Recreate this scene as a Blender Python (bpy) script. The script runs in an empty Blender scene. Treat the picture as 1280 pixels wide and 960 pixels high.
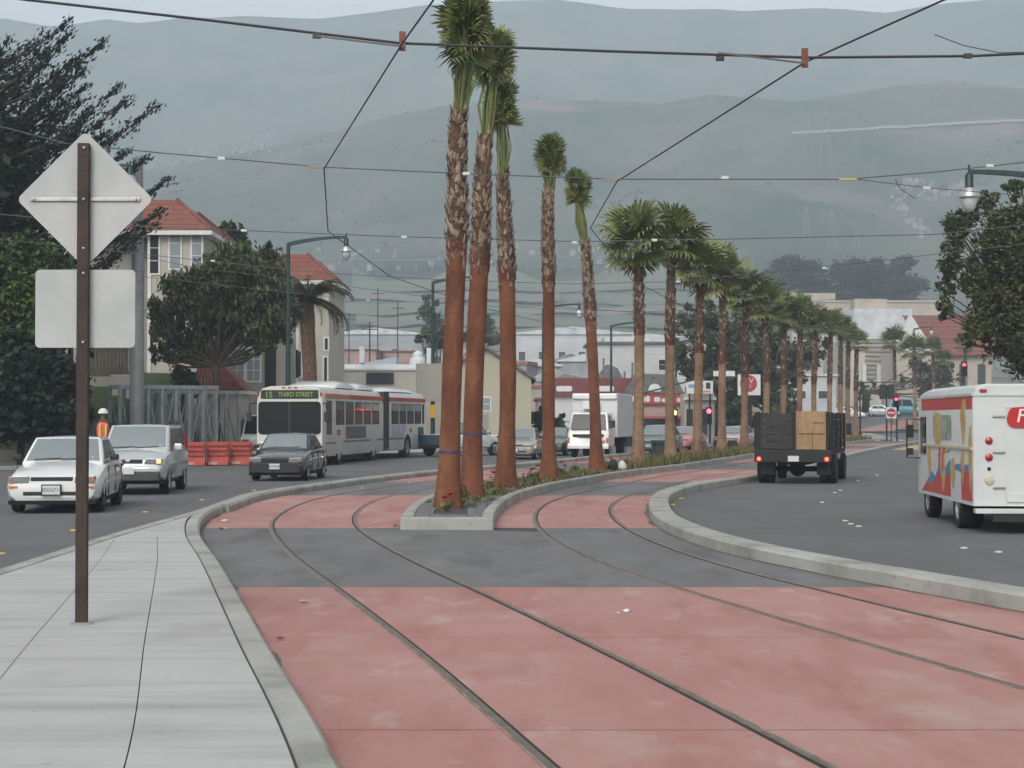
import bpy, bmesh, math, random
import numpy as np
from mathutils import Vector, Matrix, noise as mnoise
random.seed(7); rng = np.random.default_rng(7)
R = math.radians
scene = bpy.context.scene
col = scene.collection

# ---------------------------------------------------------------- camera, sky, sun, exposure
F = 2133.33; CAMZ = 1.8; HV = 524.0
PITCH = math.atan((HV - 480.0) / F)
cam_d = bpy.data.cameras.new('camera'); cam = bpy.data.objects.new('camera', cam_d); col.objects.link(cam)
cam.location = (0, 0, CAMZ); cam.rotation_euler = (R(90) + PITCH, 0, 0)
cam_d.sensor_width = 36; cam_d.lens = 36 * F / 1280; cam_d.clip_start = 0.1; cam_d.clip_end = 9000
scene.camera = cam
world = bpy.data.worlds.new('World'); scene.world = world; world.use_nodes = True
wn = world.node_tree.nodes; wl = world.node_tree.links; wn.clear()
sky = wn.new('ShaderNodeTexSky'); sky.sky_type = 'NISHITA'; sky.sun_disc = False
SUN_EL, SUN_AZ = 42, 200
sky.sun_elevation = R(SUN_EL); sky.sun_rotation = R(SUN_AZ); sky.air_density = 1.0; sky.dust_density = 3.0; sky.ozone_density = 1.0
hs = wn.new('ShaderNodeHueSaturation'); hs.inputs['Saturation'].default_value = 0.10
bg = wn.new('ShaderNodeBackground'); bg.inputs['Strength'].default_value = 0.15
wo = wn.new('ShaderNodeOutputWorld')
wl.new(sky.outputs[0], hs.inputs['Color']); wl.new(hs.outputs[0], bg.inputs['Color']); wl.new(bg.outputs[0], wo.inputs['Surface'])
sd = bpy.data.lights.new('sun', 'SUN'); sd.energy = 1.0; sd.angle = R(25); sd.color = (1, 0.95, 0.88)
sun = bpy.data.objects.new('sun', sd); col.objects.link(sun)
# sky sun_rotation is clockwise from +Y; lamp points from that direction
az = R(SUN_AZ); el = R(SUN_EL)
sdir = Vector((math.sin(az) * math.cos(el), math.cos(az) * math.cos(el), math.sin(el)))
sun.rotation_euler = (-sdir).to_track_quat('-Z', 'Y').to_euler(); sun.location = (0, -20, 60)
scene.view_settings.view_transform = 'Standard'; scene.view_settings.look = 'None'
scene.view_settings.exposure = 0.42; scene.view_settings.gamma = 1.0
scene.render.engine = 'CYCLES'
cy = scene.cycles
cy.use_denoising = True; cy.max_bounces = 4; cy.diffuse_bounces = 3; cy.glossy_bounces = 3; cy.transmission_bounces = 4
cy.volume_bounces = 2; cy.transparent_max_bounces = 8; cy.use_adaptive_sampling = True; cy.adaptive_threshold = 0.03; cy.caustics_reflective = False; cy.caustics_refractive = False

# ---------------------------------------------------------------- pixel -> place helpers (photo measured once, things stand on the ground)
def PX(u, v, d):
    a = (u - 640) / F; b = (480 - v) / F
    cp, sp = math.cos(PITCH), math.sin(PITCH)
    x, y, z = a, cp - b * sp, sp + b * cp
    k = d / y
    return Vector((x * k, d, CAMZ + z * k))
def GR(u, v, z=0.0):
    d = (CAMZ - z) * F / (v - HV)
    return Vector(((u - 640) / F * d, d, z))
def ZV(v, d): return PX(640, v, d).z
def XU(u, d): return (u - 640) / F * d

class Curve1:
    """smooth X(Y) through measured points"""
    def __init__(s, pts):
        s.y = np.array([p[0] for p in pts], float); s.x = np.array([p[1] for p in pts], float)
        h = np.diff(s.y); dl = np.diff(s.x) / h
        m = np.zeros(len(s.y)); m[0] = dl[0]; m[-1] = dl[-1]
        for i in range(1, len(m) - 1): m[i] = (dl[i-1] * h[i] + dl[i] * h[i-1]) / (h[i] + h[i-1])
        s.m = m
    def __call__(s, Y):
        i = int(np.clip(np.searchsorted(s.y, Y) - 1, 0, len(s.y) - 2))
        h = s.y[i+1] - s.y[i]; t = (Y - s.y[i]) / h
        if t < 0: return float(s.x[0] + s.m[0] * (Y - s.y[0]))
        if t > 1: return float(s.x[-1] + s.m[-1] * (Y - s.y[-1]))
        t2, t3 = t * t, t * t * t
        return float((2*t3-3*t2+1)*s.x[i] + (t3-2*t2+t)*h*s.m[i] + (-2*t3+3*t2)*s.x[i+1] + (t3-t2)*h*s.m[i+1])

# ---------------------------------------------------------------- materials
MATS = {}
def mat(name, c, rough=0.8, metal=0.0, var=0.0, scale=3.0, bump=0.0, bscale=40.0, spec=0.5, c2=None, emit=None, es=1.0, coat=0.0, stretch=None, detail=4.0, lo=0.35, hi=0.65):
    if name in MATS: return MATS[name]
    m = bpy.data.materials.new(name); m.use_nodes = True
    nt = m.node_tree; n = nt.nodes; l = nt.links
    b = n['Principled BSDF']
    b.inputs['Roughness'].default_value = rough; b.inputs['Metallic'].default_value = metal
    b.inputs['Specular IOR Level'].default_value = spec; b.inputs['Coat Weight'].default_value = coat
    b.inputs['Base Color'].default_value = (*c, 1)
    if emit is not None:
        b.inputs['Emission Color'].default_value = (*emit, 1); b.inputs['Emission Strength'].default_value = es; m.cycles.emission_sampling = 'NONE'
    tc = None
    if var > 0 or bump > 0 or c2:
        tc = n.new('ShaderNodeTexCoord'); src = tc.outputs['Object']
        if stretch:
            mp = n.new('ShaderNodeMapping'); mp.inputs['Scale'].default_value = stretch; l.new(src, mp.inputs['Vector']); src = mp.outputs[0]
    if var > 0 or c2:
        nz = n.new('ShaderNodeTexNoise'); nz.inputs['Scale'].default_value = scale; nz.inputs['Detail'].default_value = detail; nz.inputs['Roughness'].default_value = 0.62
        l.new(src, nz.inputs['Vector'])
        rp = n.new('ShaderNodeValToRGB'); rp.color_ramp.elements[0].position = lo; rp.color_ramp.elements[1].position = hi
        if c2 is None: ca = tuple(x * (1 - var) for x in c); cb = tuple(min(1, x * (1 + var)) for x in c)
        else: ca, cb = c, c2
        rp.color_ramp.elements[0].color = (*ca, 1); rp.color_ramp.elements[1].color = (*cb, 1)
        l.new(nz.outputs['Fac'], rp.inputs['Fac']); l.new(rp.outputs[0], b.inputs['Base Color'])
    if bump > 0:
        nb = n.new('ShaderNodeTexNoise'); nb.inputs['Scale'].default_value = bscale; nb.inputs['Detail'].default_value = 5
        l.new(src, nb.inputs['Vector'])
        bp = n.new('ShaderNodeBump'); bp.inputs['Strength'].default_value = bump; bp.inputs['Distance'].default_value = 0.02
        l.new(nb.outputs['Fac'], bp.inputs['Height']); l.new(bp.outputs[0], b.inputs['Normal'])
    MATS[name] = m
    return m

def layered(name, base, layers, rough=0.85, bump=0.25, bscale=60, spec=0.4):
    """base colour, then noise layers (colour, scale, detail, lo, hi, amount, stretch) mixed over it"""
    m = bpy.data.materials.new(name); m.use_nodes = True; nt = m.node_tree; n = nt.nodes; l = nt.links
    b = n['Principled BSDF']; b.inputs['Roughness'].default_value = rough; b.inputs['Specular IOR Level'].default_value = spec
    geo = n.new('ShaderNodeNewGeometry'); cur = None
    for (c, sc, det, lo, hi, amt, st) in layers:
        mp = n.new('ShaderNodeMapping'); mp.inputs['Scale'].default_value = st or (1, 1, 1); l.new(geo.outputs['Position'], mp.inputs['Vector'])
        nz = n.new('ShaderNodeTexNoise'); nz.inputs['Scale'].default_value = sc; nz.inputs['Detail'].default_value = det; nz.inputs['Roughness'].default_value = 0.6
        l.new(mp.outputs[0], nz.inputs['Vector'])
        mr = n.new('ShaderNodeMapRange'); mr.inputs['From Min'].default_value = lo; mr.inputs['From Max'].default_value = hi; mr.inputs['To Max'].default_value = amt
        l.new(nz.outputs['Fac'], mr.inputs['Value'])
        mx = n.new('ShaderNodeMix'); mx.data_type = 'RGBA'
        l.new(mr.outputs[0], mx.inputs['Factor'])
        if cur is None: mx.inputs['A'].default_value = (*base, 1)
        else: l.new(cur, mx.inputs['A'])
        mx.inputs['B'].default_value = (*c, 1); cur = mx.outputs['Result']
    l.new(cur, b.inputs['Base Color'])
    if bump:
        nb = n.new('ShaderNodeTexNoise'); nb.inputs['Scale'].default_value = bscale; nb.inputs['Detail'].default_value = 4
        l.new(geo.outputs['Position'], nb.inputs['Vector'])
        bp = n.new('ShaderNodeBump'); bp.inputs['Strength'].default_value = bump; bp.inputs['Distance'].default_value = 0.01
        l.new(nb.outputs['Fac'], bp.inputs['Height']); l.new(bp.outputs[0], b.inputs['Normal'])
    MATS[name] = m
    return m

# ---------------------------------------------------------------- mesh builder
class MB:
    def __init__(s): s.v = []; s.f = []; s.m = []
    def add(s, vs, fs, mi=0, M=None):
        o = len(s.v)
        if M is not None: vs = [M @ Vector(p) for p in vs]
        s.v.extend([tuple(p) for p in vs]); s.f.extend([tuple(i + o for i in f) for f in fs]); s.m.extend([mi] * len(fs))
        return s
    def box(s, c, size, mi=0, M=None, rz=0, rx=0, ry=0):
        hx, hy, hz = size[0]/2, size[1]/2, size[2]/2
        vs = [Vector((x, y, z)) for z in (-hz, hz) for y in (-hy, hy) for x in (-hx, hx)]
        if rz or rx or ry:
            rot = Matrix.Rotation(rz, 4, 'Z') @ Matrix.Rotation(ry, 4, 'Y') @ Matrix.Rotation(rx, 4, 'X'); vs = [rot @ p for p in vs]
        vs = [p + Vector(c) for p in vs]
        return s.add(vs, [(0,2,3,1),(4,5,7,6),(0,1,5,4),(2,6,7,3),(0,4,6,2),(1,3,7,5)], mi, M)
    def bb(s, x0, x1, y0, y1, z0, z1, mi=0, M=None):
        return s.box(((x0+x1)/2, (y0+y1)/2, (z0+z1)/2), (x1-x0, y1-y0, z1-z0), mi, M)
    def bar(s, p0, p1, w, h=None, mi=0, M=None):
        p0, p1 = Vector(p0), Vector(p1); h = h or w; d = p1 - p0; L = d.length
        q = d.to_track_quat('Y', 'Z').to_matrix().to_4x4()
        T = Matrix.Translation((p0 + p1) / 2) @ q
        if M is not None: T = M @ T
        return s.box((0,0,0), (w, L, h), mi, T)
    def tube(s, pts, rad, n=8, mi=0, cap=True, M=None, jitter=0):
        pts = [Vector(p) for p in pts]
        if not hasattr(rad, '__len__'): rad = [rad] * len(pts)
        vs = []; fs = []; prev = None
        for i, p in enumerate(pts):
            t = (pts[min(i+1, len(pts)-1)] - pts[max(i-1, 0)])
            if t.length < 1e-9: t = Vector((0,0,1))
            t.normalize()
            if prev is None:
                a = Vector((0,0,1)) if abs(t.z) < 0.9 else Vector((1,0,0)); x = t.cross(a).normalized()
            else: x = (prev - t * prev.dot(t)).normalized()
            prev = x; y = t.cross(x)
            for k in range(n):
                an = 2*math.pi*k/n; r = rad[i] * (1 + (random.uniform(-jitter, jitter) if jitter else 0))
                vs.append(p + x * (math.cos(an) * r) + y * (math.sin(an) * r))
        for i in range(len(pts)-1):
            for k in range(n):
                k2 = (k+1) % n; fs.append((i*n+k, i*n+k2, (i+1)*n+k2, (i+1)*n+k))
        if cap: fs.append(tuple(reversed(range(n)))); fs.append(tuple(range((len(pts)-1)*n, len(pts)*n)))
        return s.add(vs, fs, mi, M)
    def lathe(s, prof, n=16, mi=0, M=None, cap=True):
        vs = []; fs = []
        for r, z in prof:
            for k in range(n):
                a = 2*math.pi*k/n; vs.append((r*math.cos(a), r*math.sin(a), z))
        for i in range(len(prof)-1):
            for k in range(n):
                k2 = (k+1) % n; fs.append((i*n+k, i*n+k2, (i+1)*n+k2, (i+1)*n+k))
        if cap: fs.append(tuple(reversed(range(n)))); fs.append(tuple(range((len(prof)-1)*n, len(prof)*n)))
        return s.add(vs, fs, mi, M)
    def loft(s, rings, mi=0, cap=True, M=None, closed=True):
        n = len(rings[0]); vs = [p for r in rings for p in r]; fs = []
        for i in range(len(rings)-1):
            for k in range(n if closed else n-1):
                k2 = (k+1) % n; fs.append((i*n+k, i*n+k2, (i+1)*n+k2, (i+1)*n+k))
        if cap and closed: fs.append(tuple(reversed(range(n)))); fs.append(tuple(range((len(rings)-1)*n, len(rings)*n)))
        return s.add(vs, fs, mi, M)
    def prism(s, poly, h0, h1, axis='Z', mi=0, M=None):
        n = len(poly)
        def p(a, b, h): return (a, b, h) if axis == 'Z' else ((h, a, b) if axis == 'X' else (a, h, b))
        vs = [p(a, b, h0) for a, b in poly] + [p(a, b, h1) for a, b in poly]
        fs = [tuple(reversed(range(n))), tuple(range(n, 2*n))] + [(i, (i+1) % n, n+(i+1) % n, n+i) for i in range(n)]
        return s.add(vs, fs, mi, M)
    def mesh(s, name, mats, smooth=None, fix=False):
        me = bpy.data.meshes.new(name); me.from_pydata(s.v, [], s.f)
        for m in mats: me.materials.append(m)
        if len(mats) > 1: me.polygons.foreach_set('material_index', np.array(s.m, dtype=np.int32))
        if fix:
            bm = bmesh.new(); bm.from_mesh(me); bmesh.ops.remove_doubles(bm, verts=bm.verts, dist=1e-4); bmesh.ops.recalc_face_normals(bm, faces=bm.faces); bm.to_mesh(me); bm.free()
        if smooth:
            me.polygons.foreach_set('use_smooth', [True]*len(me.polygons)); me.set_sharp_from_angle(angle=R(smooth))
        me.update(); return me
    def build(s, name, mats, parent=None, smooth=None, fix=True, loc=None, rz=0, bevel=0, bseg=2):
        if not isinstance(mats, (list, tuple)): mats = [mats]
        me = s.mesh(name, mats, smooth, fix)
        o = bpy.data.objects.new(name, me); col.objects.link(o)
        if parent: o.parent = parent
        if loc is not None: o.location = loc
        if rz: o.rotation_euler = (0, 0, rz)
        if bevel:
            bv = o.modifiers.new('bevel', 'BEVEL'); bv.width = bevel; bv.segments = bseg; bv.limit_method = 'ANGLE'; bv.angle_limit = R(35)
        return o

def tag(o, label=None, cat=None, group=None, kind=None):
    if label: o['label'] = label
    if cat: o['category'] = cat
    if group: o['group'] = group
    if kind: o['kind'] = kind
    return o
def empty(name, loc=(0,0,0), rz=0, label=None, cat=None, group=None, scale=1.0):
    o = bpy.data.objects.new(name, None); col.objects.link(o); o.location = loc; o.rotation_euler = (0, 0, rz); o.scale = (scale,)*3
    o.empty_display_size = 0.2
    return tag(o, label, cat, group)
def inst(name, me, parent=None, loc=(0,0,0), rot=(0,0,0), scale=(1,1,1)):
    o = bpy.data.objects.new(name, me); col.objects.link(o)
    if parent: o.parent = parent
    o.location = loc; o.rotation_euler = rot; o.scale = scale
    return o
def text_mesh(body, size, m, extrude=0.004, align='CENTER', shear=0.0):
    cu = bpy.data.curves.new('lettering', 'FONT'); cu.body = body; cu.size = size; cu.extrude = extrude; cu.align_x = align; cu.align_y = 'CENTER'; cu.shear = shear
    cu.resolution_u = 3
    ob = bpy.data.objects.new('lettering', cu); col.objects.link(ob)
    dg = bpy.context.evaluated_depsgraph_get(); dg.update()
    me = bpy.data.meshes.new_from_object(ob.evaluated_get(dg))
    me.materials.clear(); me.materials.append(m)
    bpy.data.objects.remove(ob); bpy.data.curves.remove(cu)
    return me
def lettering(body, size, m, parent, loc, rot, sx=1.0, extrude=0.004, shear=0.0, name='lettering'):
    return inst(name, text_mesh(body, size, m, extrude, shear=shear), parent, loc, rot, (sx, 1, 1))
FRONT = (R(90), 0, 0)      # text standing upright, read from -Y
# ================================================================ THE SETTING
MC = Curve1([(26, -1.02), (31.6, -1.08), (36.3, -0.85), (41.6, -0.16), (46.7, 0.9), (54, 2.75), (58.8, 4.3), (67, 6.6), (77, 9.3), (87, 12.2), (99, 15.6), (111, 19.3), (123, 23.2), (138, 28)])
MHW = Curve1([(26, 0.72), (33, 0.85), (40, 0.95), (60, 1.15), (150, 1.2)])
def ML(y): return MC(y) - MHW(y)
def MR(y): return MC(y) + MHW(y)
XL = Curve1([(-6, 1.15), (0, 0.45), (8.07, -0.79), (12.75, -1.82), (20, -3.42), (25, -4.56), (28.4, -5.16), (33.2, -5.60), (37.4, -5.62), (45.7, -4.45), (55.9, -2.2)] + [(y, MC(y) - 5.4) for y in (66, 77, 90, 105, 120, 138)])
XR = Curve1([(-6, 11.3), (0, 9.5), (9, 6.85), (15.9, 4.78), (19.4, 3.73), (23.1, 2.85), (28.2, 2.45), (33.1, 2.65), (39, 3.35), (44, 4.6), (48.5, 6.3), (60, 10.0)] + [(y, MC(y) + 5.3) for y in (70, 80, 92, 105, 120, 138)])
XS = Curve1([(-6, -5.5), (10, -5.62), (19, -5.67), (24, -5.78), (31.4, -5.75), (35, -5.85), (38, -5.9)])
XA = Curve1([(30, -5.75), (35, -5.87), (38, -5.92), (41, -5.6), (45.7, -4.8), (55.9, -2.55)] + [(y, MC(y) - 5.75) for y in (66, 77, 90, 105, 120, 138)])
KL = Curve1([(-6, -32), (44, -31), (54, -25), (60, -18.8), (63, -15.6), (66.5, -12.6), (69, -10.6), (73, -8.9), (79, -6.7), (90, -3.8), (112, 2.6), (131, 8), (140, 11)])
T1 = Curve1([(-6, 4.1), (0, 2.82), (8.8, 0.93), (12.15, 0.23), (17, -0.87), (21.2, -1.87), (24.6, -2.6), (29.3, -3.4), (34.6, -3.75), (39, -3.65), (43, -3.1)] + [(y, MC(y) - 3.2) for y in (47, 52, 58, 66, 77, 90, 105, 120, 138)])
T2 = Curve1([(-6, 9.1), (0, 7.2), (6, 5.55), (11.5, 4.1), (15.3, 3.15), (17.4, 2.66), (20.6, 1.95), (25.4, 1.33), (31.2, 1.14), (36.9, 1.52), (41, 2.2)] + [(y, MC(y) + 2.75) for y in (47, 52, 58, 66, 77, 90, 105, 120, 138)])

# ---- terrain
_mid = [(-900, 150), (-300, 200), (0, 222), (150, 214), (300, 186), (400, 164), (480, 142), (560, 122), (640, 114), (720, 115), (830, 119), (890, 109), (940, 116), (1000, 122), (1060, 112), (1120, 101), (1185, 94), (1280, 104), (1500, 110), (2300, 120)]
_far = [(-900, 40), (-200, 26), (0, 14), (60, 25), (130, 15), (170, 19), (225, 12), (262, 15), (300, 13), (400, 15), (450, 9), (520, 1), (600, -6), (700, -7), (790, 4), (850, 8), (900, 5), (1000, 7), (1060, 4), (1110, 7), (1160, -1), (1280, -12), (1600, -4), (2300, 20)]
def lerp_tab(t, u): return float(np.interp(u, [p[0] for p in t], [p[1] for p in t]))
def gz(x, y):
    if y <= 150: return 0.0
    u = 640 + F * x / y
    if y <= 900:
        z = float(np.interp(y, [150, 200, 300, 400, 500, 700, 900], [0, 1.9, 6.6, 14.7, 21.5, 42, 75]))
        if y > 330: z += (mnoise.fractal(Vector((x*0.006, y*0.006, 3)), 0.9, 2.0, 4)) * (y - 330) * 0.006
        return z
    vr = lerp_tab(_mid, u); vf = lerp_tab(_far, u); nn = mnoise.fractal(Vector((x*0.004, y*0.004, 8)), 0.8, 2.1, 5)
    rg = abs(mnoise.noise(Vector((x*0.007 + 4, y*0.0035, 1))))
    if y <= 1300:
        s = (y - 900) / 400; v = 345 + (vr - 345) * (s ** 0.92)
        w = math.sin(math.pi * s)
        return CAMZ + (524 - v) / F * y + nn * (6 + 16*w) * (0.4 + w) * 0.6 + (rg - 0.25) * 34 * w + (3.4 * (1 - s))
    zr = CAMZ + (524 - vr) / F * 1300
    z5 = zr - 60; zf = CAMZ + (524 - vf) / F * 2100
    if y <= 1500: s = (y - 1300) / 200; return zr + (z5 - zr) * (s*s*(3-2*s)) + nn * 3.6 * (1-s)
    if y <= 2100:
        s = (y - 1500) / 600; w = math.sin(math.pi * s)
        return z5 + (zf - z5) * s + (nn * 26 + (rg - .25) * 50) * w
    s = (y - 2100) / 700; return zf - 220 * s
def drop(u, v, d0=150, d1=2300, st=4.0):
    """where a sight line meets the terrain"""
    d = d0
    while d < d1:
        p = PX(u, v, d)
        if p.z <= gz(p.x, p.y): return Vector((p.x, p.y, gz(p.x, p.y)))
        d += st
    p = PX(u, v, d1); return Vector((p.x, p.y, gz(p.x, p.y)))

m_terrain = layered('hill_grass', (0.070, 0.082, 0.050), [
    ((0.12, 0.11, 0.075), 0.012, 6, 0.42, 0.62, 0.85, None),
    ((0.20, 0.155, 0.12), 0.02, 5, 0.56, 0.68, 0.8, (0.35, 1, 1)),
    ((0.03, 0.05, 0.03), 0.011, 7, 0.49, 0.60, 0.85, (1, 1, 1)),
    ((0.03, 0.05, 0.03), 0.09, 4, 0.6, 0.7, 0.7, None),
    ((0.02, 0.035, 0.02), 0.35, 3, 0.58, 0.66, 0.6, None)], rough=0.95, bump=0)
yr = [-300, -60, 0, 40, 80, 120, 150, 175, 200, 230, 260, 300, 340, 380, 420, 460, 500, 550, 600, 650, 700, 750, 800, 850, 900]
yr += list(range(920, 1301, 16)) + list(range(1320, 1501, 40)) + list(range(1530, 2101, 24)) + [2160, 2300, 2500, 2800]
us = np.linspace(-900, 2180, 240)
vs = []; fs = []
for y in yr:
    ye = max(y, 150)
    for u in us:
        x = (u - 640) / F * ye * (1.0 if y >= 150 else 2.4)
        if y < 150: x = (u - 640) / F * (150 + (150 - max(y, -300)) * 0.9)
        vs.append((x, y, gz(x, y) - 0.03))
nu = len(us)
for i in range(len(yr) - 1):
    for k in range(nu - 1): fs.append((i*nu+k, i*nu+k+1, (i+1)*nu+k+1, (i+1)*nu+k))
mb = MB(); mb.add(vs, fs)
terr = mb.build('terrain', m_terrain, fix=False, smooth=60); tag(terr, kind='structure')

def sheet(name, fl, fr, y0, y1, z, m, step=1.0, nx=2, parent=None, zf=None):
    ys = np.linspace(y0, y1, max(2, int((y1 - y0) / step) + 1)); vs = []; fs = []
    for y in ys:
        a, b = fl(y), fr(y)
        for k in range(nx):
            x = a + (b - a) * k / (nx - 1); vs.append((x, y, z if zf is None else zf(x, y) + z))
    for i in range(len(ys) - 1):
        for k in range(nx - 1): fs.append((i*nx+k, i*nx+k+1, (i+1)*nx+k+1, (i+1)*nx+k))
    o = MB().add(vs, fs).build(name, m, parent, fix=False)
    return o
def solid_strip(name, fl, fr, y0, y1, z0, z1, m, parent=None, step=0.8, ch=0.0):
    ys = np.linspace(y0, y1, max(2, int(round((y1 - y0) / step)) + 1)); rings = []
    for y in ys:
        a, b = fl(y), fr(y)
        rings.append([(a, y, z0), (b, y, z0), (b, y, z1 - ch), (b - ch, y, z1), (a + ch, y, z1), (a, y, z1 - ch)] if ch else [(a, y, z0), (b, y, z0), (b, y, z1), (a, y, z1)])
    return MB().loft(rings).build(name, m, parent, smooth=30 if ch else None)

m_asphalt = layered('asphalt', (0.108, 0.109, 0.11), [
    ((0.14, 0.141, 0.141), 0.35, 5, 0.4, 0.65, 0.8, None), ((0.08, 0.081, 0.083), 0.9, 4, 0.52, 0.72, 0.5, (1, 0.25, 1)), ((0.11, 0.11, 0.108), 30, 2, 0.62, 0.75, 0.5, None)], rough=0.78, bump=0.5, bscale=90)
m_conc = layered('sidewalk_concrete', (0.395, 0.39, 0.372), [
    ((0.44, 0.44, 0.425), 0.7, 6, 0.4, 0.62, 0.9, (1, .5, 1)), ((0.27, 0.285, 0.285), 1.0, 6, 0.5, 0.72, 0.75, (0.3, 3.2, 1)),
    ((0.30, 0.31, 0.305), 2.2, 4, 0.5, 0.7, 0.13, (0.5, 18, 1)), ((0.24, 0.235, 0.22), 0.6, 6, 0.55, 0.72, 0.6, None), ((0.10, 0.10, 0.095), 16, 2, 0.72, 0.76, 0.7, None), ((0.17, 0.17, 0.16), 7, 3, 0.70, 0.76, 0.5, None)], rough=0.9, bump=0.25, bscale=80)
m_kerb = layered('kerb_concrete', (0.33, 0.33, 0.30), [
    ((0.20, 0.20, 0.17), 1.6, 6, 0.45, 0.7, 0.85, None), ((0.43, 0.43, 0.40), 0.7, 4, 0.5, 0.7, 0.7, None), ((0.12, 0.115, 0.10), 6, 4, 0.62, 0.72, 0.6, None)], rough=0.9, bump=0.5, bscale=50)
m_pink = layered('red_tinted_concrete', (0.365, 0.18, 0.16), [
    ((0.42, 0.245, 0.22), 0.8, 6, 0.40, 0.70, 0.75, (1, 0.4, 1)), ((0.30, 0.125, 0.11), 1.1, 6, 0.5, 0.68, 0.75, (1.4, .35, 1)),
    ((0.41, 0.30, 0.26), 0.5, 8, 0.54, 0.68, 0.8, (1, .6, 1)), ((0.20, 0.12, 0.105), 5, 5, 0.63, 0.74, 0.6, None), ((0.22, 0.13, 0.115), 0.22, 7, 0.56, 0.70, 0.65, (1, .35, 1)), ((0.12, 0.08, 0.07), 1.3, 6, 0.68, 0.76, 0.6, None),
    ((0.33, 0.18, 0.16), 2.5, 4, 0.5, 0.66, 0.2, (0.6, 9, 1)), ((0.44, 0.34, 0.30), 1.6, 8, 0.58, 0.70, 0.65, (1.2, .5, 1))], rough=0.88, bump=0.3, bscale=70)
m_grey = layered('dark_tinted_concrete', (0.135, 0.134, 0.132), [
    ((0.18, 0.178, 0.174), 0.8, 6, 0.42, 0.65, 0.8, (1, .4, 1)), ((0.08, 0.08, 0.08), 0.9, 6, 0.5, 0.68, 0.75, (1.2, .35, 1)), ((0.21, 0.205, 0.195), 3, 5, 0.62, 0.75, 0.5, (0.3, 4, 1))], rough=0.82, bump=0.3, bscale=70)
m_joint = mat('joint_filler', (0.06, 0.058, 0.055), 0.95)

tag(sheet('road_left', KL, lambda y: (XS(y) if y < 36 else XA(y)) + 0.02, -6, 141, 0.0, m_asphalt), kind='structure')
tag(sheet('road_right', lambda y: XR(y) + 0.3, lambda y: XR(y) + 10.2, -6, 141, 0.0, m_asphalt), kind='structure')
tag(sheet('cross_street', lambda y: -70, lambda y: 130, 141, 163, 0.0, m_asphalt, zf=lambda x, y: gz(x, y)), kind='structure')
def MCX(y): return 28 + 0.325 * (y - 138) + 0.0010 * (y - 138) ** 2
tag(sheet('road_beyond', lambda y: MCX(y) - 17, lambda y: MCX(y) + 17, 163, 330, 0.06, m_asphalt, step=4, nx=6, zf=gz), kind='structure')
tw = sheet('trackway', lambda y: XL(y) - 0.05, lambda y: XR(y) + 0.1, -6, 141, 0.0, m_joint); tag(tw, kind='structure')
bands = []
ed = [-6, 2.0, 9.9, 14.1, 18.3, 23.2, 28.2, 34.2, 40.3, 49, 55, 61, 70, 82, 92, 104, 115, 127, 140.5]
pinkset = [(-6, 18.3), (28.2, 40.3), (49, 61), (70, 82), (92, 104), (115, 127)]
for a, b in zip(ed[:-1], ed[1:]):
    mid = (a + b) / 2; pk = any(p <= mid <= q for p, q in pinkset)
    g = 0.047
    lanes = [(XL, lambda y: T1(y) - 0.7175 - g), (lambda y: T1(y) - 0.7175 + g, lambda y: T1(y) + 0.7175 - g),
             (lambda y: T1(y) + 0.7175 + g, (lambda y: T2(y) - 0.7175 - g) if b < 27 else (lambda y: max(T1(y)+0.9, ML(y) - 0.02) if y > 27.7 else T2(y) - 0.7175 - g)),
             (lambda y: T2(y) - 0.7175 + g, lambda y: T2(y) + 0.7175 - g), (lambda y: T2(y) + 0.7175 + g, lambda y: XR(y) + 0.02)]
    j = 0.006
    for k, (fl, fr) in enumerate(lanes):
        sheet('slab', fl, fr, a + j, b - j, 0.005, m_pink if pk else m_grey, parent=tw, step=0.9)
    if b > 28.2:
        sheet('slab', lambda y: MR(y) + 0.0, lambda y: T2(y) - 0.7175 - g, max(a, 27.7) + j, b - j, 0.005, m_pink if pk else m_grey, parent=tw, step=0.9)
# rails: steel head, flangeway groove, concrete edge
m_rail = mat('rail_steel', (0.20, 0.165, 0.125), 0.5, 0.6, var=0.3, scale=6)
m_groove = mat('rail_groove', (0.022, 0.02, 0.018), 0.9)
m_railedge = layered('rail_edge_concrete', (0.27, 0.20, 0.165), [((0.14, 0.11, 0.085), 4, 4, 0.45, 0.65, 0.9, None)], bump=0.3)
for T, side, lab in ((T1, -1, 'outer rail of the track beside the concrete sidewalk'), (T1, 1, 'inner rail of the track beside the concrete sidewalk'), (T2, -1, 'inner rail of the track beside the right kerb'), (T2, 1, 'outer rail of the track beside the right kerb')):
    c = lambda y, T=T, side=side: T(y) + side * 0.7175
    o = solid_strip('tram_rail', lambda y: c(y) - 0.024, lambda y: c(y) + 0.020, -6, 140, -0.06, 0.011, m_rail, step=1.0)
    tag(o, 'steel grooved ' + lab, 'rail', 'tram rails')
    sg = -side
    a_, b_ = (0.020, 0.046) if sg > 0 else (-0.050, -0.024)
    solid_strip('groove', lambda y: c(y) + a_, lambda y: c(y) + b_, -6, 140, -0.06, 0.0065, m_groove, o, step=1.0)
    a2, b2 = (-0.048, -0.024) if sg > 0 else (0.020, 0.044)
    solid_strip('edge_strip', lambda y: c(y) + a2, lambda y: c(y) + b2, -6, 140, -0.06, 0.0085, m_railedge, o, step=1.0)

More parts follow.
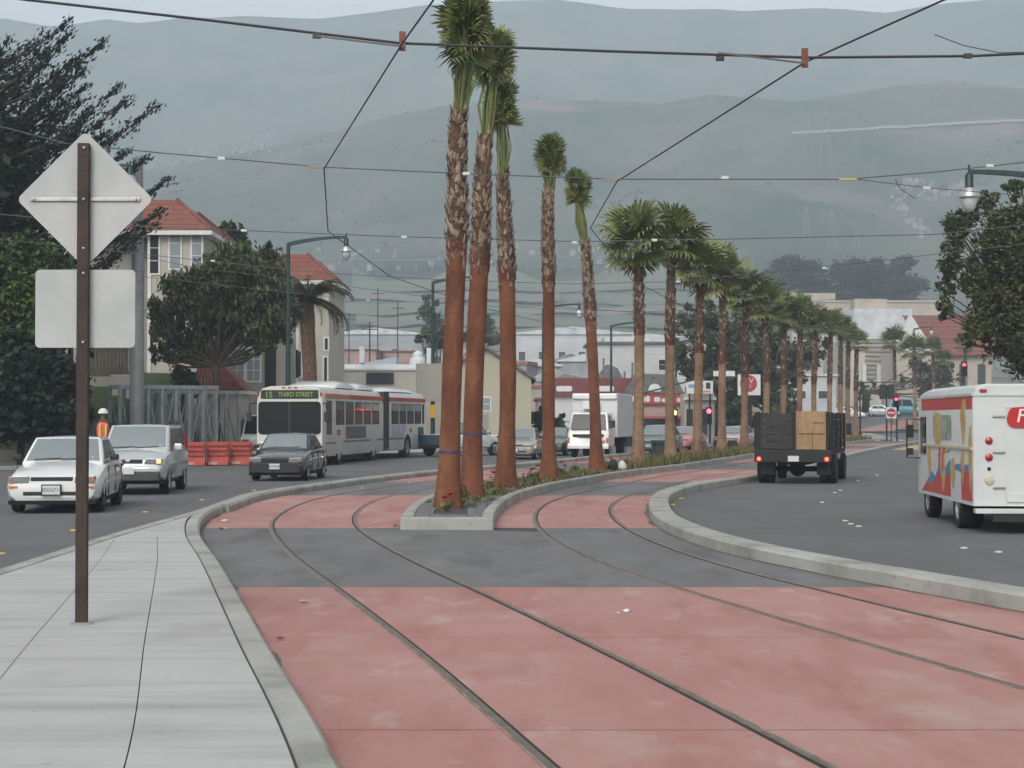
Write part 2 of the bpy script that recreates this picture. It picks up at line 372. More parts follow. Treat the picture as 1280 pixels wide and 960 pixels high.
# sidewalk island
sw = sheet('sidewalk', lambda y: XS(y) + 0.1, lambda y: XL(y) - 0.1, -6, 32.0, 0.135, m_joint); tag(sw, kind='structure')
def lB(y): return XL(y) - 1.04 + 0.026 * (y - 8)
def lA(y): return max(XS(y) + 0.32, XL(y) - 1.9 + 0.05 * (y - 10))
jw = 0.0035
fL = lambda y: XS(y) + 0.25; fRk = lambda y: XL(y) - 0.2285
sheet('slab', lambda y: lB(y) + jw, lambda y: max(lB(y) + jw, fRk(y)), -6, 27.5, 0.15, m_conc, parent=sw, step=0.6)
sheet('slab', lambda y: lA(y) + jw, lambda y: lB(y) - jw, -6, 26.5, 0.151, m_conc, parent=sw, step=0.6)
sheet('slab', fL, lambda y: lA(y) - jw, -6, 24, 0.15, m_conc, parent=sw, step=0.6)
sheet('slab', lambda y: XS(y) + 0.25, lambda y: max(XS(y) + 0.25, XL(y) - 0.235), 24.0, 37.2, 0.1495, m_conc, parent=sw, step=0.6)
sheet('slab', lambda y: XS(y) + 0.02, lambda y: max(XS(y) + .03, XL(y) - 0.02), 31.0, 38.2, 0.147, m_kerb, parent=sw, step=0.4)
def kerb(label, fl, fr, y0, y1, z1, L, name='kerb', ch=0.03, jit=0.0):
    root = empty(name, (0, 0, 0)); tag(root, kind='structure'); root['label'] = label
    y = y0
    while y < y1 - 0.01:
        e = min(y1, y + L * (1 + random.uniform(-.15, .15)))
        dz = random.uniform(-jit, jit)
        solid_strip('kerb_stone', fl, fr, y + 0.010, e - 0.010, -0.05, z1 + dz, m_kerb, root, step=0.5, ch=ch); y = e
    return root
kerb('concrete kerb between the sidewalk and the tracks', lambda y: XL(y) - 0.225, XL, -6, 33.6, 0.1515, 6.0, ch=0.035)
kerb('concrete kerb between the sidewalk and the left road', XS, lambda y: XS(y) + 0.24, -6, 34.4, 0.1535, 9.0, ch=0.035)
kerb('concrete kerb between the tracks and the left road', XA, lambda y: XA(y) + 0.36, 33.0, 140, 0.156, 7.0, ch=0.04)
kerb('broad concrete kerb between the tracks and the right road', XR, lambda y: XR(y) + 0.40, -6, 140, 0.17, 3.0, ch=0.03, jit=0.005)
kerb('kerb of the far left pavement', lambda y: KL(y) - 0.25, KL, -6, 140, 0.14, 6.0, ch=0.03)
kerb('kerb of the right pavement', lambda y: XR(y) + 10.2, lambda y: XR(y) + 10.45, -6, 140, 0.14, 6.0, ch=0.03)
tag(sheet('pavement_left', lambda y: KL(y) - 30, lambda y: KL(y) - 0.2, -6, 141, 0.12, m_conc, step=2), kind='structure')
tag(sheet('pavement_right', lambda y: XR(y) + 10.4, lambda y: XR(y) + 60, -6, 141, 0.12, m_conc, step=2), kind='structure')
m_town = layered('town_ground', (0.20, 0.20, 0.19), [((0.10, 0.105, 0.10), 0.03, 5, 0.45, 0.6, 0.9, None), ((0.10, 0.12, 0.06), 0.05, 5, 0.55, 0.65, 0.9, None)], bump=0)
tag(sheet('town_ground', lambda y: -90 - y * 0.3, lambda y: MCX(y) - 17.5 if y > 150 else 60, 163, 420, 0.03, m_town, step=8, nx=30, zf=gz), kind='structure')

# palm median: kerb + cobbles + soil
med = empty('median_kerb'); tag(med, kind='structure')
y = 28.0
while y < 139:
    e = min(139, y + (0.62 if y < 48 else 3.0))
    for fl, fr in ((ML, lambda y: ML(y) + 0.2), (lambda y: MR(y) - 0.2, MR)):
        solid_strip('kerb_stone', fl, fr, y + 0.006, e - 0.006, -0.05, 0.2 + random.uniform(-.004, .004), m_kerb, med, step=0.6, ch=0.02)
    y = e
MB().bb(ML(28), MR(28), 27.72, 27.985, -0.05, 0.203).build('kerb_stone', m_kerb, med, bevel=0.02)
m_soil = layered('median_soil', (0.10, 0.085, 0.065), [((0.17, 0.15, 0.12), 3, 5, 0.45, 0.65, 0.9, None), ((0.06, 0.07, 0.035), 1.2, 5, 0.5, 0.65, 0.8, None)], bump=0.8, bscale=25)
tag(sheet('median_soil', lambda y: ML(y) + 0.19, lambda y: MR(y) - 0.19, 27.9, 139, 0.15, m_soil), kind='structure')
m_cob = mat('cobble_stone', (0.15, 0.15, 0.155), 0.8, var=0.35, scale=2.0, bump=0.3)
cb = MB(); cb.box((0, 0, 0), (0.115, 0.175, 0.08)); cme = cb.mesh('cobble', [m_cob], None, True)
cobr = empty('cobble_paving'); tag(cobr, kind='structure')
m_mort = mat('dark_mortar', (0.05, 0.05, 0.05), 0.95)
sheet('bedding', lambda y: ML(y) + 0.195, lambda y: MR(y) - 0.195, 27.95, 36.5, 0.156, m_mort, parent=cobr)
nco = 0; y = 28.1
while y < 36.2:
    x = ML(y) + 0.27; off = 0.06 if int((y - 28) / 0.19) % 2 else 0
    while x < MR(y) - 0.26:
        if abs(x - MC(y)) > (0.30 if y > 29.6 else 0.30 * (y > 29.0)) * 1.15 or y < 29.2:
            if nco < 300:
                inst('cobble', cme, cobr, (x + off, y, 0.142 + random.uniform(-.006, .006)), (random.uniform(-.04, .04), random.uniform(-.04, .04), random.uniform(-.05, .05))); nco += 1
        x += 0.128
    y += 0.19

# road markers
m_yel = mat('yellow_marker', (0.62, 0.36, 0.05), 0.5); m_wht = mat('white_marker', (0.48, 0.46, 0.41), 0.5)
dm = MB(); dm.lathe([(0.055, 0), (0.05, 0.012), (0.03, 0.019), (0.005, 0.021)], 10); dy = dm.mesh('marker', [m_yel], 50); 
dm2 = MB(); dm2.lathe([(0.055, 0), (0.05, 0.012), (0.03, 0.019), (0.005, 0.021)], 10); dw = dm2.mesh('marker', [m_wht], 50)
for (u, v) in ((3, 692), (93, 663), (182, 640), (253, 625), (318, 613)):
    p = GR(u, v); tag(inst('road_marker', dy, None, p, scale=(1.1, 1.1, 1)), 'yellow round road marker along the sidewalk kerb of the left road', 'road marker', 'yellow road markers by the sidewalk')
for (u, v) in ((838, 640), (841, 631), (851, 623), (866, 614)):
    p = GR(u, v); tag(inst('road_marker', dy, None, p, scale=(1.1, 1.1, 1)), 'yellow round road marker beside the bend of the right kerb', 'road marker', 'yellow road markers at the kerb bend')
for (u, v) in ((1056, 651), (1063, 655), (1073, 658), (1027, 628), (1043, 616), (1050, 613), (1204, 685), (1247, 690), (1072, 601), (1096, 594)):
    p = GR(u, v); tag(inst('road_marker', dw, None, p, scale=(1.0, 1.0, 1)), 'white round road marker on the lane line of the right road', 'road marker', 'white lane markers')
# painted crosswalks and yellow field at the junction
m_paint = mat('road_paint_white', (0.62, 0.62, 0.58), 0.7, var=0.25, scale=1.5); m_paint_y = mat('road_paint_yellow', (0.45, 0.33, 0.13), 0.75, var=0.25, scale=1.5)
cw = empty('crosswalk'); tag(cw, kind='structure')
for k in range(13):
    x0 = 12.5 + k * 2.15
    MB().add([(x0, 143 + k*.0, 0.006), (x0 + 1.0, 143, 0.006), (x0 + 2.2, 147.5, 0.006), (x0 + 1.2, 147.5, 0.006)], [(0, 1, 2, 3)]).build('crosswalk_bar', m_paint, cw, fix=False)
cw2 = empty('crosswalk'); tag(cw2, kind='structure')
for k in range(8):
    y0 = 149 + k * 1.7
    MB().add([(30, y0, gz(30, y0) + 0.03), (34, y0, gz(34, y0) + 0.03), (34, y0 + .8, gz(34, y0+.8) + 0.03), (30, y0 + .8, gz(30, y0+.8) + 0.03)], [(0, 1, 2, 3)]).build('crosswalk_bar', m_paint, cw2, fix=False)
yf = sheet('yellow_road_field', lambda y: XR(y) + 1.0, lambda y: XR(y) + 9.5, 100, 118, 0.006, m_paint_y); tag(yf, kind='structure')
for (y0, y1) in ((143.2, 143.7),):
    tag(sheet('stop_line', lambda y: XR(y) + 0.6, lambda y: XR(y) + 10, y0 - 6, y1 - 6, 0.007, m_paint), kind='structure')
# far median with grass beyond the junction
tag(sheet('far_trackway', lambda y: MCX(y) - 4.5, lambda y: MCX(y) - 0.8, 165, 215, 0.09, m_pink, step=4, zf=gz), kind='structure')
m_grass = mat('verge_grass', (0.10, 0.12, 0.03), 0.95, c2=(0.16, 0.16, 0.05), scale=2)
tag(sheet('far_median', lambda y: MCX(y) - 0.6, lambda y: MCX(y) + 3.0, 165, 240, 0.2, m_grass, step=3, zf=gz), kind='structure')

# gutter dirt washed against the kerbs (irregular edge)
m_dirt = layered('gutter_dirt', (0.13, 0.115, 0.095), [((0.20, 0.17, 0.14), 3, 5, 0.45, 0.65, 0.9, None), ((0.07, 0.06, 0.05), 6, 4, 0.5, 0.65, 0.8, None)], bump=0.5)
def wob(y, k): return 0.5 + 0.9 * mnoise.noise(Vector((k, y * 0.9, 0))) + 0.5 * mnoise.noise(Vector((k, y * 4.1, 3)))
gd = sheet('gutter_dirt', lambda y: XL(y) - 0.02, lambda y: XL(y) + 0.012 + max(0, wob(y, 1)) * 0.10, 3, 60, 0.0085, m_dirt, step=0.12); gd['kind'] = 'structure'
gd = sheet('gutter_dirt', lambda y: XR(y) - 0.012 - max(0, wob(y, 7)) * 0.10, lambda y: XR(y) + 0.02, 3, 60, 0.0085, m_dirt, step=0.12); gd['kind'] = 'structure'
gd = sheet('gutter_dirt', lambda y: XR(y) + 0.38, lambda y: XR(y) + 0.42 + max(0, wob(y, 11)) * 0.25, 3, 60, 0.004, m_dirt, step=0.12); gd['kind'] = 'structure'
# scrub on the hills: one mass of low bushes
m_scrub = [mat('scrub_dark', (.045, .06, .038), .95), mat('scrub_mid', (.06, .076, .046), .95)]
sc_ = MB()
for k in range(15000):
    if random.random() < .6:
        y = random.uniform(900, 1290); u = random.uniform(-200, 1500); s = random.uniform(.7, 2.1)
    else:
        y = random.uniform(430, 900); u = random.uniform(-200, 1500); s = random.uniform(.5, 1.3)
    x = (u - 640)/F*y
    dn = mnoise.fractal(Vector((x*.011, y*.011, 21)), .8, 2.0, 4)
    if dn < random.uniform(-.15, .55): continue
    z = gz(x, y); h = s*random.uniform(.5, .9)
    ring = [(x + math.cos(a)*s*random.uniform(.7, 1.2), y + math.sin(a)*s*random.uniform(.7, 1.2), z - .4) for a in (0, 1.05, 2.1, 3.14, 4.19, 5.24)]
    sc_.add(ring + [(x + random.uniform(-.3, .3)*s, y, z + h)], [(i, (i+1) % 6, 6) for i in range(6)], random.randrange(2))
tag(sc_.build('hill_scrub', m_scrub, None, fix=False, smooth=80), 'dark low scrub scattered over the hazy hills', 'scrub', kind='stuff')
# ================================================================ ROAD SIGN seen from behind
m_alu = layered('sign_aluminium', (0.42, 0.43, 0.42), [((0.33, 0.35, 0.345), 2.0, 5, 0.4, 0.65, 0.8, None), ((0.49, 0.45, 0.43), 1.1, 4, 0.52, 0.7, 0.6, None), ((0.33, 0.33, 0.32), 14, 3, 0.64, 0.74, 0.5, None)], rough=0.45, bump=0.05)
m_post = mat('rusty_post_steel', (0.022, 0.015, 0.011), 0.7, c2=(0.045, 0.026, 0.017), scale=5, bump=0.4)
m_bolt = mat('zinc_bolt', (0.5, 0.5, 0.48), 0.4, 0.8)
sp = GR(104.5, 779, 0.15)
sg = empty('road_sign', sp, 0, 'diamond and rectangular road signs seen from behind on a dark rusty post', 'road sign')
D = sp.y
def sx(u): return XU(u, D) - sp.x
def szv(v): return ZV(v, D) - 0.15
hw = 0.047
post = MB(); post.bb(-hw, hw, -0.06, 0.0, -0.1, szv(180)); pk = post.build('post', m_post, sg, bevel=0.006)

for v in (186, 250, 311, 342, 428):
    b = MB(); b.lathe([(0.011, 0), (0.011, 0.008), (0.006, 0.012)], 8, M=Matrix.Translation((0.008, -0.06, szv(v))) @ Matrix.Rotation(R(90), 4, 'X')); b.build('bolt', m_bolt, pk)
MB().lathe([(0.10, 0.0), (0.09, 0.012), (0.06, 0.018)], 14, M=Matrix.Translation((0, -0.03, 0))).build('base_collar', mat('grout', (0.25, 0.25, 0.24), 0.9), sg)
def round_poly(pts, r, n=5):
    out = []; N = len(pts)
    for i in range(N):
        p = Vector(pts[i]); a = (Vector(pts[i-1]) - p).normalized(); b = (Vector(pts[(i+1) % N]) - p).normalized()
        ang = a.angle(b); t = r / math.tan(ang / 2); bis = (a + b).normalized(); c = p + bis * (r / math.sin(ang / 2))
        s0 = p + a * t - c; s1 = p + b * t - c; a0 = math.atan2(s0.y, s0.x); a1 = math.atan2(s1.y, s1.x); d = (a1 - a0 + math.pi) % (2*math.pi) - math.pi
        for k in range(n + 1): out.append((c.x + r * math.cos(a0 + d*k/n), c.y + r * math.sin(a0 + d*k/n)))
    return out
cx, cz, hd = sx(104.5), szv(249), 86 / F * D
MB().prism(round_poly([(cx - hd, cz), (cx, cz - hd), (cx + hd, cz), (cx, cz + hd)], 0.05), 0.012, 0.016, 'Y').build('diamond_panel', m_alu, sg)
x0, x1, z0, z1 = sx(43), sx(168), szv(434.5), szv(337)
MB().prism(round_poly([(x0, z0), (x1, z0), (x1, z1), (x0, z1)], 0.035), 0.012, 0.016, 'Y').build('rectangular_panel', m_alu, sg)
br = MB(); br.bb(sx(36), sx(174), -0.006, 0.011, szv(251.5), szv(247)); bro = br.build('bracket_bar', mat('galvanised', (0.42, 0.43, 0.43), 0.4, 0.6, var=0.15, scale=8), sg, bevel=0.004)
for u in (41, 169):
    MB().lathe([(0.013, 0), (0.013, 0.01), (0.006, 0.014)], 8, M=Matrix.Translation((sx(u), -0.006, szv(249))) @ Matrix.Rotation(R(90), 4, 'X')).build('bolt', m_bolt, bro)

# ================================================================ STREET LAMPS
m_lampgreen = mat('lamp_post_green', (0.012, 0.036, 0.034), 0.45, 0.1, var=0.2, scale=4)
m_lampglass = mat('lamp_globe_glass', (0.42, 0.43, 0.41), 0.25, spec=0.6)
m_alum2 = mat('lamp_collar', (0.45, 0.46, 0.45), 0.35, 0.7)
def street_lamp(base, h, reach, side, label, r0=0.11, group='green street lamps'):
    o = empty('street_lamp', base, 0, label, 'street lamp', group)
    p = MB(); p.lathe([(r0*1.9, 0), (r0*1.8, 0.5), (r0*1.25, 0.62), (r0*1.1, 1.0), (r0*0.85, h*0.6), (r0*0.72, h)], 10); p.build('pole', m_lampgreen, o, smooth=40)
    a = MB(); pts = []; 
    for k in range(9):
        t = k / 8; pts.append((side * reach * t, 0, h - 0.05 + 0.10*reach * (1 - (1 - t) ** 2) * 1.25))
    for i in range(8):
        a.bar(pts[i], pts[i+1], 0.10, 0.17 - 0.010 * i)
    tip = Vector(pts[-1]); arm = a.build('arm', m_lampgreen, o)
    MB().bar((side*0.02, 0, h - 0.75), (side*reach*0.36, 0, h + 0.02), 0.05, 0.05).build('brace', m_lampgreen, arm) if False else None
    hd = MB(); M = Matrix.Translation(tip)
    hd.lathe([(0.03, 0.16), (0.03, 0.0), (0.085, -0.06), (0.10, -0.10), (0.10, -0.34), (0.13, -0.38)], 10, M=M); hdo = hd.build('lamp_head', m_lampgreen, o, smooth=40)
    MB().lathe([(0.13, -0.381), (0.24, -0.52), (0.245, -0.60), (0.20, -0.62)], 14, M=M).build('shade', m_alum2, hdo, smooth=40)
    MB().lathe([(0.17, -0.621), (0.18, -0.70), (0.14, -0.85), (0.08, -0.92), (0.03, -0.95)], 14, M=M).build('globe', m_lampglass, hdo, smooth=60)
    return o
def lamp_at(u, vtop, d, label, reach=2.2, side=1, z=0.14):
    street_lamp(Vector((XU(u, d), d, z)), ZV(vtop, d) - z, reach, side, label)
lamp_at(88, 214, 64, 'green curved-arm street lamp half hidden behind the road sign', 2.2)
lamp_at(360, 304, 70.6, 'green curved-arm street lamp beside the bus front', 2.4)
lamp_at(541, 352, 91, 'green curved-arm street lamp behind the rear of the bus', 2.3)
lamp_at(679, 385, 113, 'green curved-arm street lamp behind the fourth tied palm', 2.4)
lamp_at(764, 407, 131, 'green curved-arm street lamp above the white box truck', 2.5)
lamp_at(845, 428, 139, 'green curved-arm street lamp between the first open-crowned palms', 2.3)
lamp_at(1143, 411, 185, 'small far street lamp in front of the red church roof', 1.9, z=gz(40, 185))
rl = Vector((XU(1213, 40) + 3.0, 40, 0.12)); street_lamp(rl, ZV(232, 40) - 0.12, 3.0, -1, 'dark curved-arm street lamp reaching in beside the right tree')

# ================================================================ OVERHEAD WIRES
m_wire = mat('wire_copper_dark', (0.035, 0.035, 0.035), 0.6); m_wirel = mat('wire_galvanised', (0.09, 0.09, 0.088), 0.5, 0.3)
m_ins = mat('insulator_white', (0.55, 0.55, 0.53), 0.4); m_clamp = mat('clamp_bronze', (0.16, 0.06, 0.035), 0.6, 0.2); m_insy = mat('insulator_yellow', (0.5, 0.38, 0.1), 0.5)
def wire(name, pts, r, label, m=m_wire, group='overhead trolley wires', sag=0.0):
    P = []; pts = [Vector(p) for p in pts]
    for i in range(len(pts) - 1):
        for k in range(6):
            t = k / 6; q = pts[i].lerp(pts[i+1], t); q.z -= sag * 4 * t * (1 - t); P.append(q)
    P.append(pts[-1])
    w = MB(); w.tube(P, r, 6); return tag(w.build(name, m, None), label, 'wire', group)
CZ = 5.9
def cwp(T, y): return Vector((T(y), y, CZ + 0.0))
# contact wires follow each track
w1 = wire('contact_wire', [(1.6, 5, 5.95), (-0.15, 14, 5.95), PX(503, 54, 18.6), PX(405, 211, 28), PX(410, 289, 37.2), PX(487, 345, 49), PX(600, 384, 64), PX(720, 412, 84)], 0.011, 'dark contact wire over the track beside the sidewalk')
w2 = wire('contact_wire', [(7.4, 5, 5.95), (5.1, 14, 5.95), PX(1006, 78, 19.4), PX(771, 227, 29.2), PX(738, 285, 36.5), PX(790, 350, 50), PX(860, 386, 66), PX(920, 415, 86)], 0.011, 'dark contact wire over the track beside the right kerb')
def span(label, d, px, r=0.011, m=m_wire, ends=True):
    pts = [PX(u, v, d) for u, v in px]
    a, b = pts[0], pts[1]; c, e = pts[-1], pts[-2]
    pts = [a + (a - b).normalized() * 9] + pts + [c + (c - e).normalized() * 9]
    return wire('span_wire', pts, r, label, m)
s1 = span('nearest thick span wire across the top of the picture', 18.9, [(0, -4), (250, 24), (500, 54), (760, 64), (1010, 72), (1215, 70), (1280, 67)], 0.016)
s2 = span('second span wire crossing above the road sign', 28.4, [(0, 158), (85, 180), (200, 191), (405, 209), (600, 218), (770, 224), (1060, 224), (1170, 215), (1280, 203)], 0.010, m_wirel)
s2b = wire('span_wire', [PX(1070, 224, 28.5), PX(1160, 235, 28.6), PX(1300, 246, 29)], 0.007, 'short wire branching down from the second span wire toward the right lamp', m_wirel)
s3 = span('third span wire crossing above the first green street lamp', 37.4, [(0, 268), (160, 282), (300, 288), (500, 296), (725, 302), (900, 299), (1170, 293), (1280, 281)], 0.010, m_wirel)
s4 = span('fourth span wire crossing the open palm crowns', 50, [(180, 318), (400, 341), (560, 350), (710, 355), (850, 352), (1100, 326), (1280, 305)], 0.010, m_wirel)
s5 = span('fifth span wire low across the palm trunks', 66, [(200, 348), (420, 372), (600, 382), (800, 390), (960, 383), (1060, 372)], 0.010, m_wirel)
s6 = span('utility cable crossing the left tree and red roof', 72, [(165, 318), (240, 334), (420, 356), (540, 372), (760, 388)], 0.012, m_wirel)
def ins(px, d, parent, m=m_ins, w=0.12, h=0.05):
    p = PX(px[0], px[1], d); MB().box(p, (w, 0.05, h)).build('insulator', m, parent)
for px in ((396, 45), (900, 73), (1210, 70)): ins(px, 18.9, s1, m_wire, 0.09, 0.05)
for px in ((277, 198), (906, 222), (1237, 207), (583, 217)): ins(px, 28.4, s2)
ins((1060, 224), 28.4, s2, m_insy, 0.3, 0.03); ins((395, 209), 28.4, s2, mat('hanger_tan', (0.3, 0.24, 0.17), .7), 0.26, 0.03); ins((762, 225), 28.4, s2, mat('hanger_tan', (0.3, 0.24, 0.17), .7), 0.26, 0.03)
ins((1158, 235), 28.6, s2b)
for px in ((305, 288), (505, 296), (818, 300), (718, 303)): ins(px, 37.4, s3)
for px in ((266, 326), (848, 352), (590, 351), (1030, 335)): ins(px, 50, s4)
for px in ((880, 388), (460, 375)): ins(px, 66, s5)
for (u, v) in ((503, 52), (1006, 73)):
    p = PX(u, v, 18.85); h = MB(); h.bb(-0.035, 0.035, -0.02, 0.02, -0.10, 0.11); 
    for k in range(3): h.bb(-0.02, 0.02, -0.024, -0.02, -0.06 + k*0.06, -0.03 + k*0.06)
    o = h.build('wire_hanger', m_clamp, None, loc=p); tag(o, 'rust red wire hanger on the nearest span wire at the %s contact wire' % ('left' if u < 640 else 'right'), 'wire hanger', 'wire hangers')
    q = MB(); q.bar(PX(u - 108, v - 7, 18.8), PX(u, v + 6, 18.8), 0.012, 0.02); tag(q.build('wire_strut', m_wirel), 'thin strut along the nearest span wire by the %s hanger' % ('left' if u < 640 else 'right'), 'strut', 'wire struts')
wire('loose_wire', [PX(1168, 43, 19), PX(1205, 57, 19), PX(1250, 66, 19), PX(1285, 65, 19)], 0.006, 'loose wire end curling above the nearest span wire', m_wirel)
wire('loose_wire', [PX(1119, 224, 28.5), PX(1125, 236, 28.5), PX(1145, 249, 28.5)], 0.007, 'loose wire end hanging under the second span wire', m_wirel)
# galvanised trolley pole
o = empty('utility_pole', Vector((XU(171, 69), 69, 0.12)), 0, 'thick grey steel utility pole behind the diamond sign', 'utility pole')
m_steel = mat('grey_steel_pole', (0.24, 0.25, 0.25), 0.5, 0.3, var=0.15, scale=2)
hp = ZV(205, 69); hm = ZV(343, 69)
MB().lathe([(0.30, 0), (0.275, hm)], 16).build('lower_section', m_steel, o, smooth=40)
MB().lathe([(0.33, hm), (0.33, hm + 0.06)], 16).build('joint_ring', m_steel, o, smooth=40)
MB().lathe([(0.255, hm + 0.061), (0.21, hp)], 16).build('upper_section', m_steel, o, smooth=40)
MB().lathe([(0.225, hp), (0.225, hp + 0.1), (0.05, hp + 0.2)], 16).build('cap', m_steel, o, smooth=40)

# ================================================================ PALMS
m_frond = [mat('palm_frond_dark', (0.078, 0.108, 0.03), 0.55, var=0.3, scale=2.5), mat('palm_frond_mid', (0.145, 0.17, 0.05), 0.55, var=0.3, scale=2.5), mat('palm_frond_yellow', (0.17, 0.165, 0.055), 0.6, var=0.3, scale=2.5), mat('palm_frond_dry', (0.22, 0.15, 0.07), 0.8, var=0.3, scale=2.5)]
m_petiole = mat('palm_petiole', (0.13, 0.17, 0.055), 0.5, var=0.3, scale=3)
m_tr_or = layered('palm_bark_orange', (0.175, 0.066, 0.031), [((0.12, 0.042, 0.022), 1.0, 6, 0.42, 0.6, 0.95, (1, 1, 1)), ((0.07, 0.03, 0.02), 2.2, 5, 0.58, 0.68, 0.8, (2, 2, 1)), ((0.24, 0.105, 0.05), 1.4, 5, 0.5, 0.7, 0.7, (3, 3, 0.8)), ((0.10, 0.038, 0.022), 3, 5, 0.48, 0.66, 0.6, (1.6, 1.6, 5))], rough=0.9, bump=0.8, bscale=25)
m_tr_tan = layered('palm_bark_tan', (0.27, 0.17, 0.105), [((0.17, 0.095, 0.06), 0.9, 6, 0.45, 0.62, 0.95, None), ((0.11, 0.065, 0.045), 2.4, 5, 0.58, 0.68, 0.8, (2, 2, 1)), ((0.34, 0.25, 0.17), 1.2, 5, 0.5, 0.7, 0.7, (3, 3, 0.8)), ((0.14, 0.08, 0.05), 3, 5, 0.48, 0.66, 0.6, (1.6, 1.6, 5))], rough=0.9, bump=0.8, bscale=25)
m_tr_red = layered('palm_bark_fresh_cut', (0.105, 0.035, 0.022), [((0.08, 0.03, 0.02), 3, 4, 0.45, 0.65, 0.9, None)], rough=0.9, bump=0.8, bscale=25)
m_boot = [mat('palm_boot_brown', (0.15, 0.085, 0.055), 0.9, var=0.4, scale=6), mat('palm_boot_grey', (0.24, 0.175, 0.125), 0.9, var=0.35, scale=6), mat('palm_boot_dark', (0.075, 0.045, 0.03), 0.9, var=0.35, scale=6), mat('palm_boot_pale', (0.30, 0.23, 0.165), 0.9, var=0.3, scale=6)]
m_band = mat('blue_tape', (0.035, 0.035, 0.10), 0.5)
def fan_mesh(name, m, pet=0.7, L=0.75, spread=115, nb=24, fold=0.28, droop=0.35, pr=0.012):
    """palmate leaf: petiole along +X then blades fanning out, tips drooping"""
    mb = MB(); mb.tube([(0, 0, 0), (pet*0.5, 0, 0.02*pet), (pet, 0, 0)], [pr*1.5, pr, pr*0.8], 4, 1, cap=False)
    c = Vector((pet, 0, 0))
    for i in range(nb):
        a = R(-spread + 2*spread*i/(nb-1) + random.uniform(-3, 3)); l = L * (1 - 0.28*(abs(a)/R(spread))**2) * random.uniform(.85, 1.08)
        d = Vector((math.cos(a), math.sin(a), 0)); s = Vector((-math.sin(a), math.cos(a), 0))
        up = -fold * abs(math.sin(a)) * 0.6
        w = 0.032 * L / 0.75 * 1.35
        p1 = c + d*l*0.55 + Vector((0, 0, up*l*0.5)); dr = droop * random.uniform(.4, 1.5)
        p2 = p1 + d*l*0.30 + Vector((0, 0, up*l*0.3 - dr*l*0.22)); p3 = p2 + d*l*0.16*max(.1, 1-dr) + Vector((0, 0, -dr*l*0.35))
        ri = Vector((0, 0, 0.012 if i % 2 else -0.012))
        mb.add([c - s*0.006, c + s*0.006, p1 + s*w + ri, p1 - s*w - ri, p2 + s*w*0.6, p2 - s*w*0.6, p3], [(0,1,2,3), (3,2,4,5), (5,4,6)], 0)
    return mb.mesh(name, [m, m_petiole], None)
FAN = [fan_mesh('frond', m_frond[i % 2], random.uniform(.55, .8), random.uniform(.7, .85), random.uniform(100, 125), 22, 0.3, random.uniform(.2, .6)) for i in range(6)]
FANY = [fan_mesh('frond', m_frond[2], .7, .72, 110, 20, 0.3, .6) for i in range(3)]
FAND = [fan_mesh('frond', m_frond[3], .6, .6, 95, 16, 0.5, 1.1) for i in range(3)]
TIE = [fan_mesh('frond', m_frond[i % 2], 0.25, random.uniform(.62, .8), random.uniform(70, 100), 20, 0.7, random.uniform(.2, .5), 0.01) for i in range(5)]
TIEB = [fan_mesh('frond', m_frond[(i + 1) % 3], 0.2, random.uniform(.45, .6), 120, 18, 0.9, 1.0, 0.01) for i in range(3)]
def path_at(pts, t):
    t = max(0, min(1, t)) * (len(pts) - 1); i = min(int(t), len(pts) - 2); return pts[i].lerp(pts[i+1], t - i)
def smooth_path(pts, n=14):
    ys = Curve1([(p.z, p.x) for p in pts]); yy = Curve1([(p.z, p.y) for p in pts]); z0, z1 = pts[0].z, pts[-1].z
    return [Vector((ys(z0 + (z1-z0)*i/n), yy(z0 + (z1-z0)*i/n), z0 + (z1-z0)*i/n)) for i in range(n + 1)]
def boots(mb, path, r0, r1, z0, z1, n, big=1.0):
    for k in range(n):
        t = random.random(); z = z0 + (z1 - z0) * t
        c = path_at(path, (z - path[0].z) / (path[-1].z - path[0].z)); r = r0 + (r1 - r0) * t
        a = random.uniform(0, 2*math.pi); d = Vector((math.cos(a), math.sin(a), 0)); s = Vector((-d.y, d.x, 0))
        w = random.uniform(.03, .065) * big; h = random.uniform(.09, .2) * big; lean = random.uniform(0.01, .06) * big; tw = random.uniform(-.05, .05)
        b = Vector((c.x, c.y, z)) + d * (r - 0.015)
        top = b + d * lean + Vector((0, 0, h)) + s * tw
        mb.add([b - s*w, b + s*w, top + s*w*.35 + d*.012, top - s*w*.35 + d*.012, b + d*0.02, top + d*0.018], [(0, 4, 5, 3), (4, 1, 2, 5), (0, 1, 4), (3, 5, 2)], random.choice((0, 0, 1, 1, 2, 3)))
